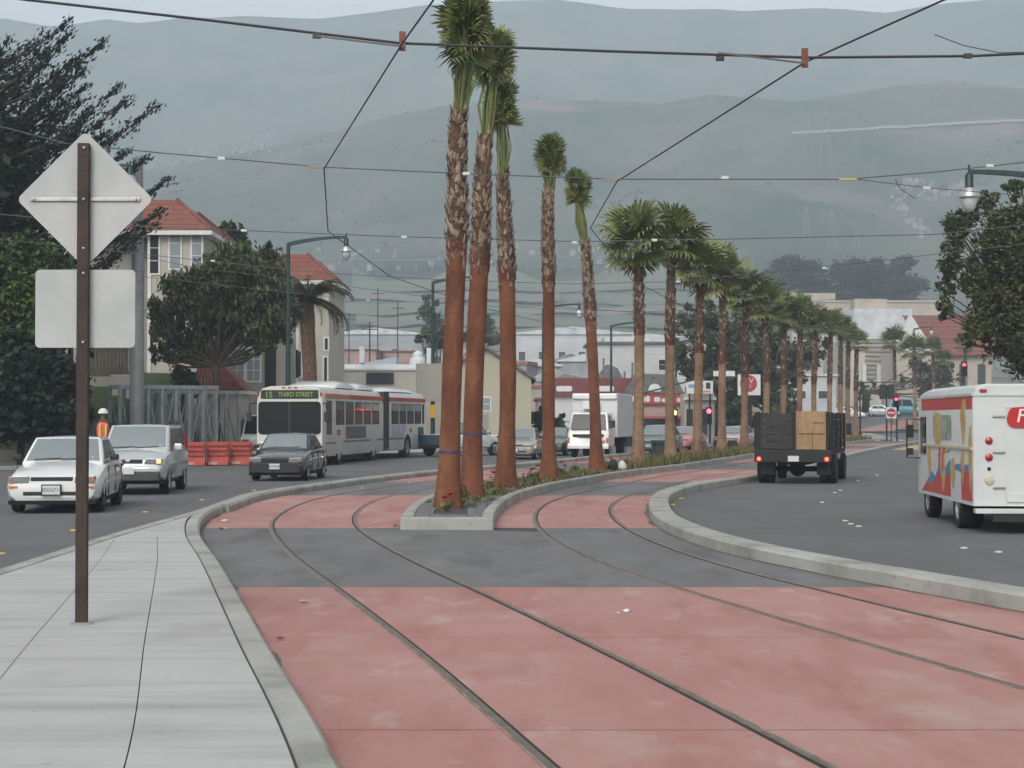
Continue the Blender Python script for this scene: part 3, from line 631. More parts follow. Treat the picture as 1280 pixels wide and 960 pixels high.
def palm(base, px_path, d, z_cut, z_top, label, tied, r_base, r_mid, r_top, trunk_m, detail=1, crown_r=1.0, band=None, yellow=0, group='palms along the median'):
    """px_path: world offsets (x, z) from base"""
    o = empty('palm_tree', base, random.uniform(0, 6.28) if False else 0, label, 'palm', group)
    pts = [Vector((x, random.uniform(-.05, .05) if i else 0, z)) for i, (x, z) in enumerate(px_path)]
    P = smooth_path(pts, 26 if detail else 12)
    H = P[-1].z
    low = [p for p in P if p.z <= z_cut + 0.01]; low.append(path_at(P, (z_cut - P[0].z) / (H - P[0].z)))
    rad = []
    for p in low:
        fl = math.exp(-p.z / 0.55); rad.append((r_mid + (r_base - r_mid) * fl) * (1 + .06*mnoise.noise(Vector((base[0]*3, p.z*1.3, 2))) + random.uniform(-.012, .012)))
    tr = MB(); tr.tube(low, rad, 14 if detail else 9); t_o = tr.build('trunk', trunk_m, o, smooth=60)
    if band: 
        c = path_at(P, (band - P[0].z) / (H - P[0].z)); rb = r_mid + (r_base - r_mid) * math.exp(-band / 0.55)
        MB().lathe([(rb*1.03, -0.025), (rb*1.035, 0.0), (rb*1.02, 0.025)], 16, M=Matrix.Translation(c)).build('tape_band', m_band, t_o, smooth=40)
    zb = z_top   # boots end here
    up = [path_at(P, (z_cut - 0.05 + (zb - z_cut + 0.05) * k / 10 - P[0].z) / (H - P[0].z)) for k in range(11)]
    rr = [r_mid * 1.08] + [r_mid * 1.22 + (r_top - r_mid * 1.22) * k / 10 for k in range(1, 11)]
    MB().tube([up[0], up[0].lerp(up[1], .6), up[1]] , [r_mid*1.02, r_mid*1.12, r_mid*1.1], 12).build('fresh_cut_ring', m_tr_red, o, smooth=60)
    sh = MB(); sh.tube(up[1:], [r*0.9 for r in rr[1:]], 10, 2)
    boots(sh, P, rr[2], r_top, z_cut + (zb - z_cut)*.04, zb, 330 if detail == 2 else (150 if detail else 50), 1.0 if detail else 1.5)
    boots(sh, P, r_mid*1.02, r_mid*1.05, z_cut - .35, z_cut + .25, 46 if detail == 2 else 16, .8)
    sh.build('boot_sheath', m_boot, o, fix=False)
    top = path_at(P, (zb - P[0].z) / (H - P[0].z)); head = P[-1]
    if tied:
        pe = MB()
        for k in range(34):
            a = random.uniform(0, 6.283); r1 = r_top * random.uniform(.3, .9); bow = random.uniform(.02, .09) if k > 3 else random.uniform(.14, .22); q = random.uniform(.03, .13)
            dirv = Vector((math.cos(a), math.sin(a), 0))
            mid = top.lerp(head, 0.45) + dirv * (r1 * .8 + bow)
            pe.tube([top + dirv*r1 - Vector((0, 0, .1)), mid, head + dirv*q], [0.02, 0.014, 0.012], 4, 0 if k % 4 else 1, cap=False)
        pe.build('petiole_bundle', [m_petiole, m_frond[2]], o, smooth=60)
        n = 30
        for k in range(n):
            el = R(random.uniform(62, 89)); a = 6.283 * k / n + random.uniform(-.3, .3); hh = random.uniform(-.45, .7) * crown_r
            me = random.choice(TIE); sc = crown_r * random.uniform(.8, 1.0)
            inst('frond', me, o, head + Vector((math.cos(a)*.07, math.sin(a)*.07, hh)), (random.uniform(-1.2, 1.2), -el, a), (sc,)*3)
        for k in range(12):
            a = 6.283 * k / 12 + random.uniform(-.3, .3); sc = crown_r * random.uniform(.7, .95)
            inst('frond', random.choice(TIEB), o, head + Vector((math.cos(a)*.08, math.sin(a)*.08, random.uniform(-.35, .3)*crown_r)), (random.uniform(-.8, .8), -R(random.uniform(5, 60)), a), (sc,)*3)
    else:
        if detail:
            n = 34
            for k in range(n):
                t = (k + .5) / n; el = R(86 - 118 * t ** 1.15 + random.uniform(-7, 7)); a = k * 2.39996 + random.uniform(-.2, .2)
                me = random.choice(FAN) if t < .8 or random.random() > .3 + yellow else random.choice(FANY if random.random() < .7 else FAND)
                if yellow and random.random() < .18: me = random.choice(FANY)
                sc = crown_r * random.uniform(.68, 1.05)
                inst('frond', me, o, head + Vector((0, 0, -.15 + .2*(1-t))), (random.uniform(-.6, .6), -el, a), (sc,)*3)
        else:
            cr = MB(); ms = [m_frond[0], m_frond[1], m_frond[2], m_frond[3], m_petiole]
            for k in range(26):
                t = (k + .5) / 26; el = R(86 - 120 * t + random.uniform(-8, 8)); a = k * 2.39996
                sc = crown_r * random.uniform(.85, 1.1); M = Matrix.Translation(head) @ Matrix.Rotation(a, 4, 'Z') @ Matrix.Rotation(-el, 4, 'Y') @ Matrix.Scale(sc, 4)
                mi = 2 if random.random() < .12 + yellow else random.choice((0, 1)); c = Vector((.65, 0, 0))
                cr.bar((0, 0, 0), (.65, 0, 0), .025, .025, 4, M)
                for i in range(13):
                    an = R(-110 + 220*i/12); dd = Vector((math.cos(an), math.sin(an), 0)); s = Vector((-dd.y, dd.x, 0)); l = .75 * random.uniform(.85, 1.1)
                    cr.add([c, c + dd*l*.6 + s*.055, c + dd*l + Vector((0, 0, -.12)), c + dd*l*.6 - s*.055], [(0, 1, 2, 3)], mi, M)
            cr.build('crown', ms, o, fix=False)
    return o
def palm_px(path, label, tied, d, ncut, ntop, **kw):
    b = Vector((XU(path[0][0], d), d, 0.15))
    pp = [(XU(u, d) - b.x, ZV(v, d) - b.z) for u, v in path]; pp[0] = (0, 0)
    zc = ZV(ncut, d) - b.z; zt = ZV(ntop, d) - b.z
    return palm(b, pp, d, zc, zt, label, tied, **kw)
kw = dict(r_top=0.14, trunk_m=m_tr_or, detail=2)
palm_px([(560, 632), (565, 470), (571, 300), (574, 140), (583, 62)], 'tallest palm at the tip of the median, fronds tied up, blue tape on trunk', True, 31.6, 315, 137, r_base=.30, r_mid=.185, crown_r=.84, band=1.05, **kw)
palm_px([(589, 618), (593, 470), (600, 320), (607, 168), (616, 92)], 'second tied palm from the median tip, orange trunk with blue tape', True, 36.3, 330, 168, r_base=.31, r_mid=.20, crown_r=.76, band=1.35, **kw)
palm_px([(632, 606), (635, 470), (633, 330), (628, 212), (627, 148)], 'third tied palm from the median tip, dark brown trunk with ragged collar', True, 41.6, 350, 213, r_base=.33, r_mid=.20, crown_r=.68, **kw)
palm_px([(686, 597), (686, 470), (686, 350), (686, 235), (689, 207)], 'fourth tied palm from the median tip with slim straight trunk', True, 46.7, 350, 236, r_base=.31, r_mid=.165, crown_r=.66, **kw)
palm_px([(746, 587), (742, 470), (737, 380), (731, 300), (722, 246)], 'fifth tied palm from the median tip, leaning with drooping tied crown', True, 54, 400, 303, r_base=.32, r_mid=.17, crown_r=.66, **kw)
heads = [(797, 582, 798, 306, 58.8, 418, 1.25), (838, 576, 840, 303, 64.5, 430, 1.25), (871, 571, 876, 338, 71.5, 440, 1.2), (902, 566, 904, 346, 80, 455, 1.25), (930, 563, 932, 368, 85, 470, 1.2), (957, 560, 956, 382, 94, 478, 1.2), (978, 558, 980, 393, 99.5, 480, 1.2),
         (999, 556, 1001, 397, 106, 470, 1.15), (1018, 554, 1020, 405, 113, 480, 1.1), (1037, 552, 1039, 408, 121, 480, 1.1), (1050, 551, 1051, 412, 127, 480, 1.05), (1060, 550, 1061, 420, 133, 485, 1.0), (1070, 549, 1071, 430, 139, 488, 1.0)]
nth = ['first', 'second', 'third', 'fourth', 'fifth', 'sixth', 'seventh', 'eighth', 'ninth', 'tenth', 'eleventh', 'twelfth', 'last']
for i, (u, v, uh, vh, d, vc, cr) in enumerate(heads):
    um = (u + uh) / 2 + random.uniform(-2, 2)
    palm_px([(u, v), (um, (v + vh) / 2), (uh, vh)], nth[i] + ' of the open-crowned palms along the median, counted from the tied palms', False, d, vc, vh + 6, r_base=.33, r_mid=.175, r_top=.17, trunk_m=m_tr_tan, detail=1 if i < 8 else 0, crown_r=cr, yellow=.12 if i in (3, 6, 8) else 0)
for i, (u, vh, d, cr, vb) in enumerate(((1118, 428, 180, 1.25, 530), (1143, 440, 176, 1.3, 532), (1166, 438, 190, 1.1, 528), (1207, 430, 205, 1.2, 524), (1180, 450, 215, 1.0, 522))):
    g = gz(XU(u, d), d); b = Vector((XU(u, d), d, g + 0.1)); hz_ = ZV(vh, d) - b.z
    palm(b, [(0, 0), (random.uniform(-.1, .1), hz_/2), (0, hz_)], d, hz_*.55, hz_ - .3, ['far palm in front of the grey hall', 'far bushy palm below the church gable', 'far palm right of the church gable', 'far palm below the red church roof beside the right tree', 'far short palm behind the signal'][i], False, .3, .17, .17, m_tr_tan, 0, cr * 1.15, group='far palms beyond the junction')
# ================================================================ VEHICLES (local frame: front at -Y, wheels on z = 0)
m_glass = mat('car_glass', (0.30, 0.34, 0.34), 0.06, 0.5, spec=0.9, coat=0.6)
m_glass_d = mat('dark_glass', (0.006, 0.009, 0.009), 0.2, 0.0, spec=0.25)
m_tyre = mat('tyre_rubber', (0.012, 0.012, 0.012), 0.9, var=0.3, scale=9)
m_rim = mat('wheel_rim', (0.40, 0.40, 0.40), 0.35, 0.7)
m_rim_d = mat('steel_rim_dark', (0.06, 0.06, 0.06), 0.5, 0.4)
m_blk = mat('black_plastic', (0.014, 0.014, 0.014), 0.6)
m_under = mat('underbody', (0.006, 0.006, 0.006), 0.95)
m_lens = mat('headlight_lens', (0.27, 0.29, 0.29), 0.12, 0.4, spec=0.8, coat=0.8)
m_amber = mat('amber_lens', (0.55, 0.13, 0.015), 0.2, spec=0.7)
m_redl = mat('red_lens', (0.30, 0.012, 0.010), 0.2, spec=0.7)
m_plate = mat('plate_white', (0.55, 0.56, 0.55), 0.5); m_plate_t = mat('plate_blue', (0.02, 0.03, 0.12), 0.5)
m_chrome = mat('chrome', (0.55, 0.56, 0.57), 0.15, 0.95)
m_lit = mat('lit_headlamp', (1, 0.95, 0.8), 0.3, emit=(1.0, 0.93, 0.75), es=9.0)
m_litred = mat('lit_tail_lamp', (0.9, 0.05, 0.03), 0.3, emit=(1.0, 0.05, 0.025), es=7.0)
def paint(name, c, rough=0.28, metal=0.0, coat=0.8): return mat(name, c, rough, metal, coat=coat, var=0.06, scale=1.5)
def patch(A, B, C, D, u0=0, u1=1, v0=0, v1=1, nu=6, nv=4, bulge=0.0, off=0.0):
    A, B, C, D = map(Vector, (A, B, C, D)); n = (B - A).cross(D - A).normalized(); g = []
    for j in range(nv + 1):
        v = v0 + (v1 - v0) * j / nv
        for i in range(nu + 1):
            u = u0 + (u1 - u0) * i / nu
            p = (A*(1-u) + B*u)*(1-v) + (D*(1-u) + C*u)*v
            g.append(p + n * (bulge * (1 - (2*u-1)**2) * (1 - (2*v-1)**2) + off))
    f = [(j*(nu+1)+i, j*(nu+1)+i+1, (j+1)*(nu+1)+i+1, (j+1)*(nu+1)+i) for j in range(nv) for i in range(nu)]
    return g, f
def pane(name, q, u0, u1, v0, v1, m, parent, bulge=0.0, off=0.006, nu=6, nv=3):
    mb = MB(); g, f = patch(*q, u0, u1, v0, v1, nu, nv, bulge, off); mb.add(g, f)
    A, B, C, D = map(Vector, q); n = (B - A).cross(D - A).normalized()
    rim = [i for i in range(nu+1)] + [(j)*(nu+1)+nu for j in range(1, nv+1)] + [nv*(nu+1)+i for i in range(nu-1, -1, -1)] + [j*(nu+1) for j in range(nv-1, 0, -1)]
    o = len(mb.v); N = len(rim)
    mb.v.extend([tuple(Vector(mb.v[i]) - n*0.02) for i in rim])
    for k in range(N): mb.f.append((rim[(k+1) % N], rim[k], o+k, o+(k+1) % N)); mb.m.append(0)
    return mb.build(name, m, parent, smooth=40, fix=False)
def wheel(parent, x, y, r, w, rim_m, side, spokes=6, dual=False):
    M = Matrix.Translation((x, y, r)) @ Matrix.Rotation(R(90) * side, 4, 'Y')
    t = MB(); t.lathe([(r*0.62, -w/2), (r*0.93, -w/2), (r, -w*0.36), (r, w*0.36), (r*0.93, w/2), (r*0.62, w/2), (r*0.60, w*0.30)], 24, M=M); to = t.build('wheel', m_tyre, parent, smooth=35)
    rm = MB(); rm.lathe([(r*0.63, w*0.40), (r*0.60, w*0.46), (r*0.52, w*0.36), (r*0.50, w*0.24)], 20, M=M, cap=False)
    rm.lathe([(r*0.50, w*0.20), (r*0.49, w*0.22)], 20, 1, M)
    for k in range(spokes):
        a = 2*math.pi*k/spokes; rm.box((r*0.30, 0, w*0.30), (r*0.46, r*0.17, w*0.2), 0, M @ Matrix.Rotation(a, 4, 'Z'))
    rm.lathe([(r*0.16, w*0.3), (r*0.15, w*0.45), (r*0.06, w*0.47)], 12, 0, M)
    rm.build('rim', [rim_m, m_under], to, smooth=35)
    return to
def arch_cut(o, ys, r, hw, m_in):
    o.data.materials.append(m_in)
    for y in ys:
        c = MB(); c.lathe([(r, -2), (r, 2)], 28, M=Matrix.Translation((0, y, r*0.88)) @ Matrix.Rotation(R(90), 4, 'Y'))
        c.m = [0]*len(c.f); cut = c.build('cutter', m_in); md = o.modifiers.new('b', 'BOOLEAN'); md.object = cut; md.operation = 'DIFFERENCE'; md.solver = 'EXACT'
        try: md.material_mode = 'TRANSFER'
        except Exception: pass
        dg = bpy.context.evaluated_depsgraph_get(); dg.update(); me = bpy.data.meshes.new_from_object(o.evaluated_get(dg))
        o.modifiers.remove(md); old = o.data; o.data = me; bpy.data.objects.remove(cut)
        me.polygons.foreach_set('use_smooth', [True]*len(me.polygons)); me.set_sharp_from_angle(angle=R(32))
def body_loft(sts, L):
    rings = []
    for (y, hw, zb, zw, zsh, zt) in sts:
        h = [(0, zb), (hw - 0.14, zb), (hw - 0.035, zb + 0.09), (hw, zw), (hw - 0.012, (zw + zsh) / 2), (hw - 0.045, zsh - 0.04), (hw - 0.11, zsh), (hw * 0.55, zt), (0, zt + 0.012)]
        ring = [(x, y - L/2, z) for x, z in h] + [(-x, y - L/2, z) for x, z in reversed(h[1:-1])]
        rings.append(ring)
    return rings
SEDAN = lambda L, W, hood, belt, deck: [
    (0.0, W*.40, .30, .44, .56, .58), (.04, W*.452, .24, .44, .62, .635), (.16, W*.482, .20, .46, .66, .69), (.55, W*.495, .19, .5, .73, .775), (1.22, W*.5, .19, .55, hood, hood + .055),
    (1.5, W*.5, .19, .55, belt - .02, belt), (2.2, W*.5, .19, .55, belt, belt + .02), (L - 1.1, W*.5, .19, .55, belt + .02, belt + .03), (L - .55, W*.49, .21, .56, deck, deck + .02), (L - .12, W*.465, .24, .56, deck - .03, deck - .01), (L - .02, W*.44, .30, .5, deck - .16, deck - .13), (L, W*.40, .36, .5, .6, .62)]
def sedan(name, loc, rz, label, cat, pm, L=4.27, W=1.69, H=1.38, scale=1.0, hood=.86, belt=.90, deck=.93, roof=(1.28, 1.95, 3.05, 3.72), bumper_m=None, lit=False, plate=None, rim_m=None, simple=False, group='cars on the road', wagon=False, grille_m=None):
    o = empty(name, loc, rz, label, cat, group, scale)
    b = MB(); b.loft(body_loft(SEDAN(L, W, hood, belt, deck), L)); bo = b.build('body', pm, o, smooth=32)
    wf, wr = 0.86 - L/2, L - 0.92 - L/2
    arch_cut(bo, (wf, wr), .345, W/2, m_under)
    y1, y2, y3, y4 = [v - L/2 for v in roof]
    h1, h2, h3, h4 = W*.445, W*.365, W*.36, W*.43
    zb, zr, zb4 = hood + .045, H - .02, belt + .035
    a = dict(ws=[(-h1, y1, zb), (h1, y1, zb), (h2, y2, zr), (-h2, y2, zr)], rt=[(h1, y1, zb), (h4, y4, zb4), (h3, y3, zr), (h2, y2, zr)], lf=[(-h4, y4, zb4), (-h1, y1, zb), (-h2, y2, zr), (-h3, y3, zr)],
             rr=[(h4, y4, zb4), (-h4, y4, zb4), (-h3, y3, zr), (h3, y3, zr)], rf=[(-h2, y2, zr), (h2, y2, zr), (h3, y3, zr), (-h3, y3, zr)])
    cab = MB()
    for k, bl in (('ws', .05), ('rt', .025), ('lf', .025), ('rr', .04), ('rf', .035)):
        g, f = patch(*a[k], nu=8, nv=6, bulge=bl); cab.add(g, f)
    bt = [(-h1, y1, zb), (h1, y1, zb), (h4, y4, zb4), (-h4, y4, zb4)]; low = [(p[0], p[1], p[2] - .12) for p in bt]
    cab.add(bt + low, [(0, 1, 5, 4), (1, 2, 6, 5), (2, 3, 7, 6), (3, 0, 4, 7)])
    cab.build('cabin', pm, o, smooth=30, bevel=.045, bseg=3)
    pane('windshield', a['ws'], .045, .955, .05, .93, m_glass, o, .05)
    pane('rear_window', a['rr'], .07, .93, .08, .9, m_glass, o, .04)
    for s, q in (('rt', 1), ('lf', 0)):
        if q: pane('side_window', a[s], .10, .50, .10, .88, m_glass_d, o, .025); pane('side_window', a[s], .53, .90, .10, .88, m_glass_d, o, .025)
        else: pane('side_window', a[s], .50, .90, .10, .88, m_glass_d, o, .025); pane('side_window', a[s], .10, .47, .10, .88, m_glass_d, o, .025)
    rim = rim_m or m_rim
    for s in (-1, 1):
        wheel(o, s*(W/2 - .11), wf, .30, .19, rim, s); wheel(o, s*(W/2 - .11), wr, .30, .19, rim, s)
        MB().box((0, 0, 0), (.17, .10, .11)).build('mirror', m_blk if not wagon else pm, o, loc=(s*(W/2 + .06), y1 + .38, zb + .09), bevel=.025)
        hl = MB(); hl.prism(round_poly([(s*.40 if s > 0 else -W*.455, .56), (W*.455 if s > 0 else -.40, .56), (W*.45 if s > 0 else -.40, .685), (s*.42 if s > 0 else -W*.45, .675)], .02), -L/2 - .012, -L/2 + .22, 'Y'); ho = hl.build('headlight', m_lens, o, bevel=.006)
        MB().bb(W*.43*s - .025, W*.43*s + .025, -L/2 - .016, -L/2 + .2, .58, .672).build('turn_signal', m_amber, ho, bevel=.006)
        MB().bb(s*W*.40 - .075, s*W*.40 + .075, -L/2 - .008, -L/2 + .1, .465, .505).build('bumper_light', m_amber, o)
        tl = MB(); tl.bb(s*W*.36 - .14, s*W*.36 + .14, L/2 - .12, L/2 + .006, deck - .2, deck - .06); tl.build('tail_light', m_redl, o, bevel=.01)
        for yy in (.25, 1.05): MB().box((s*(W/2 + .005), y1 + 1.1 + yy, belt - .10), (.03, .16, .035)).build('door_handle', m_blk, o)
        if lit: MB().lathe([(.085, 0), (.07, .02), (.02, .03)], 12, M=Matrix.Translation((s*.56, -L/2 - .014, .63)) @ Matrix.Rotation(R(90), 4, 'X')).build('headlamp_bulb', m_lit, o) if (lit == 2 or s == lit) else None
    for s in (-1, 1):
        for yy in (y1 + .12, y1 + 1.12, y1 + 2.02): MB().bb(s*W/2 - .02, s*W/2 + .0015, yy - .006, yy + .006, .30, belt - .07).build('door_seam', m_blk, o)
        MB().bb(s*W/2 - .02, s*W/2 + .012, -.95, L/2 - 1.3, .52, .57).build('side_molding', pm, o)
    MB().bb(-.37, .37, -L/2 - .006, -L/2 + .2, .595, .665).build('grille', grille_m or m_blk, o, bevel=.01)
    MB().bb(-W*.30, W*.30, -L/2 - .010, -L/2 + .1, .33, .405).build('air_intake', m_blk, o, bevel=.015)
    MB().bb(-W*.455, W*.455, -L/2 + .02, L/2 - .05, .17, .24).build('underbody', m_under, o)
    if bumper_m:
        bu = MB(); bu.prism([(-W*.47, -L/2 + .16), (-W*.43, -L/2 - .02), (-W*.30, -L/2 - .045), (W*.30, -L/2 - .045), (W*.43, -L/2 - .02), (W*.47, -L/2 + .16)], .24, .54); bu.build('front_bumper', bumper_m, o, bevel=.02)
    pz = .43; pl = MB(); pl.bb(-.155, .155, -L/2 - .062, -L/2 - .045, pz - .075, pz + .085); po = pl.build('license_plate', m_plate, o)
    MB().bb(-.175, .175, -L/2 - .058, -L/2 + .05, pz - .095, pz + .105).build('plate_frame', m_blk, o)
    if plate: lettering(plate, .105, m_plate_t, po, (0, -L/2 - .064, pz), FRONT, sx=.85, extrude=.001)
    for s in (-.28, .22): MB().bar((s - .25, y1 - .02, zb + .055), (s + .25, y1 + .06, zb + .075), .018, .018).build('wiper', m_blk, o)
    return o
white_p = paint('white_paint', (0.70, 0.71, 0.69)); silver_p = paint('silver_paint', (0.52, 0.53, 0.53), .3, .25); black_p = paint('dark_grey_paint', (0.024, 0.030, 0.030), .2, .3)
beige_p = paint('champagne_paint', (0.42, 0.41, 0.36), .3, .45); green_p = paint('teal_paint', (0.10, 0.14, 0.13), .25, .3); pink_p = paint('faded_red_paint', (0.50, 0.20, 0.18), .4); blue_p = paint('blue_pickup_paint', (0.05, 0.085, 0.13), .3, .3)
def onroad(u, v): p = GR(u, v); return p
# yaw: positive turns the nose (at -Y) towards +X
sedan('white_sedan', Vector((XU(86, 34.6), 34.7, 0)), R(6), 'white sedan with black door mirrors passing behind the sign post', 'car', white_p, scale=1.05, plate='3EXN711', rim_m=m_rim_d)
lg = [MATS['chrome']]
# emblem on the sedan grille
sedan('dark_sedan', Vector((XU(361, 51.4), 51.6, 0)), R(-4), 'black sedan with black bumper in front of the bus', 'car', black_p, scale=1.0, bumper_m=m_blk, plate='4HSM208')
sedan('silver_sedan', Vector((XU(652, 76), 78, 0)), R(-8), 'silver sedan with one lit headlight between the third and fourth tied palms', 'car', beige_p, L=4.6, W=1.78, H=1.42, lit=-1, scale=1.0)
sedan('green_sedan', Vector((XU(697, 83.5), 86, 0)), R(-14), 'grey green sedan between the fourth tied palm and the box truck', 'car', green_p)
sedan('green_hatchback', Vector((XU(828, 88), 90, 0)), R(-20), 'pale green hatchback between the first two open palms, behind the green box', 'car', paint('pale_green_paint', (0.25, 0.31, 0.28), .3, .3), L=4.2, H=1.5, lit=False, wagon=True, roof=(1.1, 1.75, 3.2, 4.0))
sedan('red_sedan', Vector((XU(860, 98), 100, 0)), R(-22), 'faded red sedan partly hidden by the third open palm', 'car', pink_p)
sedan('pink_white_sedan', Vector((XU(925, 103), 105, 0)), R(-25), 'pale car with dark bumper left of the stake truck', 'car', paint('pale_pink_paint', (0.50, 0.40, 0.40), .35), bumper_m=m_blk)
sedan('parked_white_car', Vector((XU(1062, 196), 197, gz(40, 197) + .06)), R(70), 'white parked car beyond the last median palms', 'car', white_p, group='cars beyond the junction')
sedan('parked_silver_car', Vector((XU(1103, 203), 203, gz(44, 203) + .06)), R(70), 'silver parked car beyond the junction left of the red arrow signal', 'car', silver_p, group='cars beyond the junction')
sedan('parked_blue_car', Vector((XU(1137, 205), 206, gz(48, 206) + .06)), R(70), 'bright blue high roofed car beyond the red arrow signal', 'car', paint('turquoise_paint', (0.05, 0.25, 0.30), .3), H=1.8, wagon=True, roof=(1.1, 1.6, 3.6, 4.1), scale=1.15, group='cars beyond the junction')
sedan('distant_car', Vector((XU(1033, 190), 191, gz(35, 191) + .06)), R(60), 'pale distant car seen between the far median palms', 'car', silver_p, group='cars beyond the junction')

# ---- SUV
def suv(loc, rz, scale):
    pm = silver_p; L, W, H = 4.4, 1.75, 1.68
    o = empty('silver_suv', loc, rz, 'silver sport utility vehicle with roof rails behind the white sedan', 'car', 'cars on the road', scale)
    sts = [(0, W*.40, .40, .6, .72, .74), (.05, W*.455, .34, .6, .80, .83), (.18, W*.485, .30, .6, .86, .90), (.6, W*.497, .28, .62, .95, 1.0), (1.12, W*.5, .28, .66, 1.02, 1.07), (1.4, W*.5, .28, .66, 1.04, 1.06), (3.6, W*.5, .28, .66, 1.06, 1.08), (4.2, W*.49, .30, .66, 1.06, 1.08), (4.35, W*.47, .36, .66, 1.0, 1.02), (4.4, W*.43, .42, .66, .9, .92)]
    b = MB(); b.loft(body_loft(sts, L)); bo = b.build('body', pm, o, smooth=32); wf, wr = .86 - L/2, 3.5 - L/2; arch_cut(bo, (wf, wr), .39, W/2, m_under)
    y1, y2, y3, y4 = [v - L/2 for v in (1.12, 1.78, 4.05, 4.28)]; h1, h2, h3, h4 = W*.455, W*.40, W*.39, W*.44; zb, zr, z4 = 1.06, H - .03, 1.07
    a = dict(ws=[(-h1, y1, zb), (h1, y1, zb), (h2, y2, zr), (-h2, y2, zr)], rt=[(h1, y1, zb), (h4, y4, z4), (h3, y3, zr), (h2, y2, zr)], lf=[(-h4, y4, z4), (-h1, y1, zb), (-h2, y2, zr), (-h3, y3, zr)], rr=[(h4, y4, z4), (-h4, y4, z4), (-h3, y3, zr), (h3, y3, zr)], rf=[(-h2, y2, zr), (h2, y2, zr), (h3, y3, zr), (-h3, y3, zr)])
    cab = MB()
    for k, bl in (('ws', .05), ('rt', .02), ('lf', .02), ('rr', .03), ('rf', .03)): g, f = patch(*a[k], nu=8, nv=6, bulge=bl); cab.add(g, f)
    bt = [(-h1, y1, zb), (h1, y1, zb), (h4, y4, z4), (-h4, y4, z4)]; cab.add(bt + [(p[0], p[1], p[2] - .15) for p in bt], [(0, 1, 5, 4), (1, 2, 6, 5), (2, 3, 7, 6), (3, 0, 4, 7)])
    cab.build('cabin', pm, o, smooth=30, bevel=.045, bseg=3)
    pane('windshield', a['ws'], .05, .95, .04, .93, m_glass, o, .05); pane('rear_window', a['rr'], .08, .92, .1, .9, m_glass, o, .03)
    for k, w in (('rt', ((.09, .36), (.39, .64), (.67, .92))), ('lf', ((.64, .91), (.36, .61), (.08, .33)))):
        for u0, u1 in w: pane('side_window', a[k], u0, u1, .10, .86, m_glass_d, o, .02)
    for s in (-1, 1):
        wheel(o, s*(W/2 - .12), wf, .345, .21, m_rim, s, 5); wheel(o, s*(W/2 - .12), wr, .345, .21, m_rim, s, 5)
        MB().box((0, 0, 0), (.20, .13, .17)).build('mirror', pm, o, loc=(s*(W/2 + .09), y1 + .42, 1.12), bevel=.04)
        hl = MB(); hl.prism(round_poly([(s*.36, .735), (s*W*.45, .735), (s*W*.46, .86), (s*.44, .87)] if s > 0 else [(-W*.45, .735), (-.36, .735), (-.44, .87), (-W*.46, .86)], .03), -L/2 - .012, -L/2 + .28, 'Y'); ho = hl.build('headlight', m_lens, o, bevel=.01)
        MB().bb(s*W*.415 - .055, s*W*.415 + .055, -L/2 - .018, -L/2 + .25, .75, .85).build('turn_signal', mat('turn_signal_reflex', (.8, .35, .12), .2, emit=(1, .45, .2), es=1.2) if s > 0 else m_amber, ho, bevel=.008)
        MB().tube([(s*W*.36, y2 + .2, zr + .01), (s*W*.365, y2 + .3, zr + .075), (s*W*.365, y3 - .5, zr + .075), (s*W*.36, y3 - .4, zr + .01)], .018, 6).build('roof_rail', m_blk, o)
        tl = MB(); tl.bb(s*W*.44 - .05, s*W*.44 + .05, L/2 - .15, L/2 - .02, 1.0, 1.4); tl.build('tail_light', m_redl, o)
    MB().bb(-.34, .34, -L/2 - .008, -L/2 + .2, .745, .845).build('grille', m_blk, o, bevel=.012)
    MB().box((0, -L/2 - .014, .795), (.10, .012, .075)).build('emblem', m_chrome, o, bevel=.01)
    MB().prism([(-W*.47, -L/2 + .2), (-W*.42, -L/2 - .02), (-W*.28, -L/2 - .05), (W*.28, -L/2 - .05), (W*.42, -L/2 - .02), (W*.47, -L/2 + .2)], .34, .54).build('lower_bumper', mat('grey_plastic', (.05, .05, .052), .6), o, bevel=.02)
    MB().prism([(-W*.475, -L/2 + .2), (-W*.43, -L/2 - .025), (-W*.28, -L/2 - .055), (W*.28, -L/2 - .055), (W*.43, -L/2 - .025), (W*.475, -L/2 + .2)], .545, .66).build('front_bumper', pm, o, bevel=.025)
    MB().bb(-W*.45, W*.45, -L/2 + .05, L/2 - .1, .26, .34).build('underbody', m_under, o)
    pl = MB().bb(-.155, .155, -L/2 - .075, -L/2 - .06, .50, .65).build('license_plate', m_plate, o)
    for s in (-.3, .25): MB().bar((s - .28, y1 - .02, zb + .05), (s + .28, y1 + .06, zb + .075), .02, .02).build('wiper', m_blk, o)
    return o
suv(Vector((XU(178, 42.5), 42.6, 0)), R(3), 1.0)

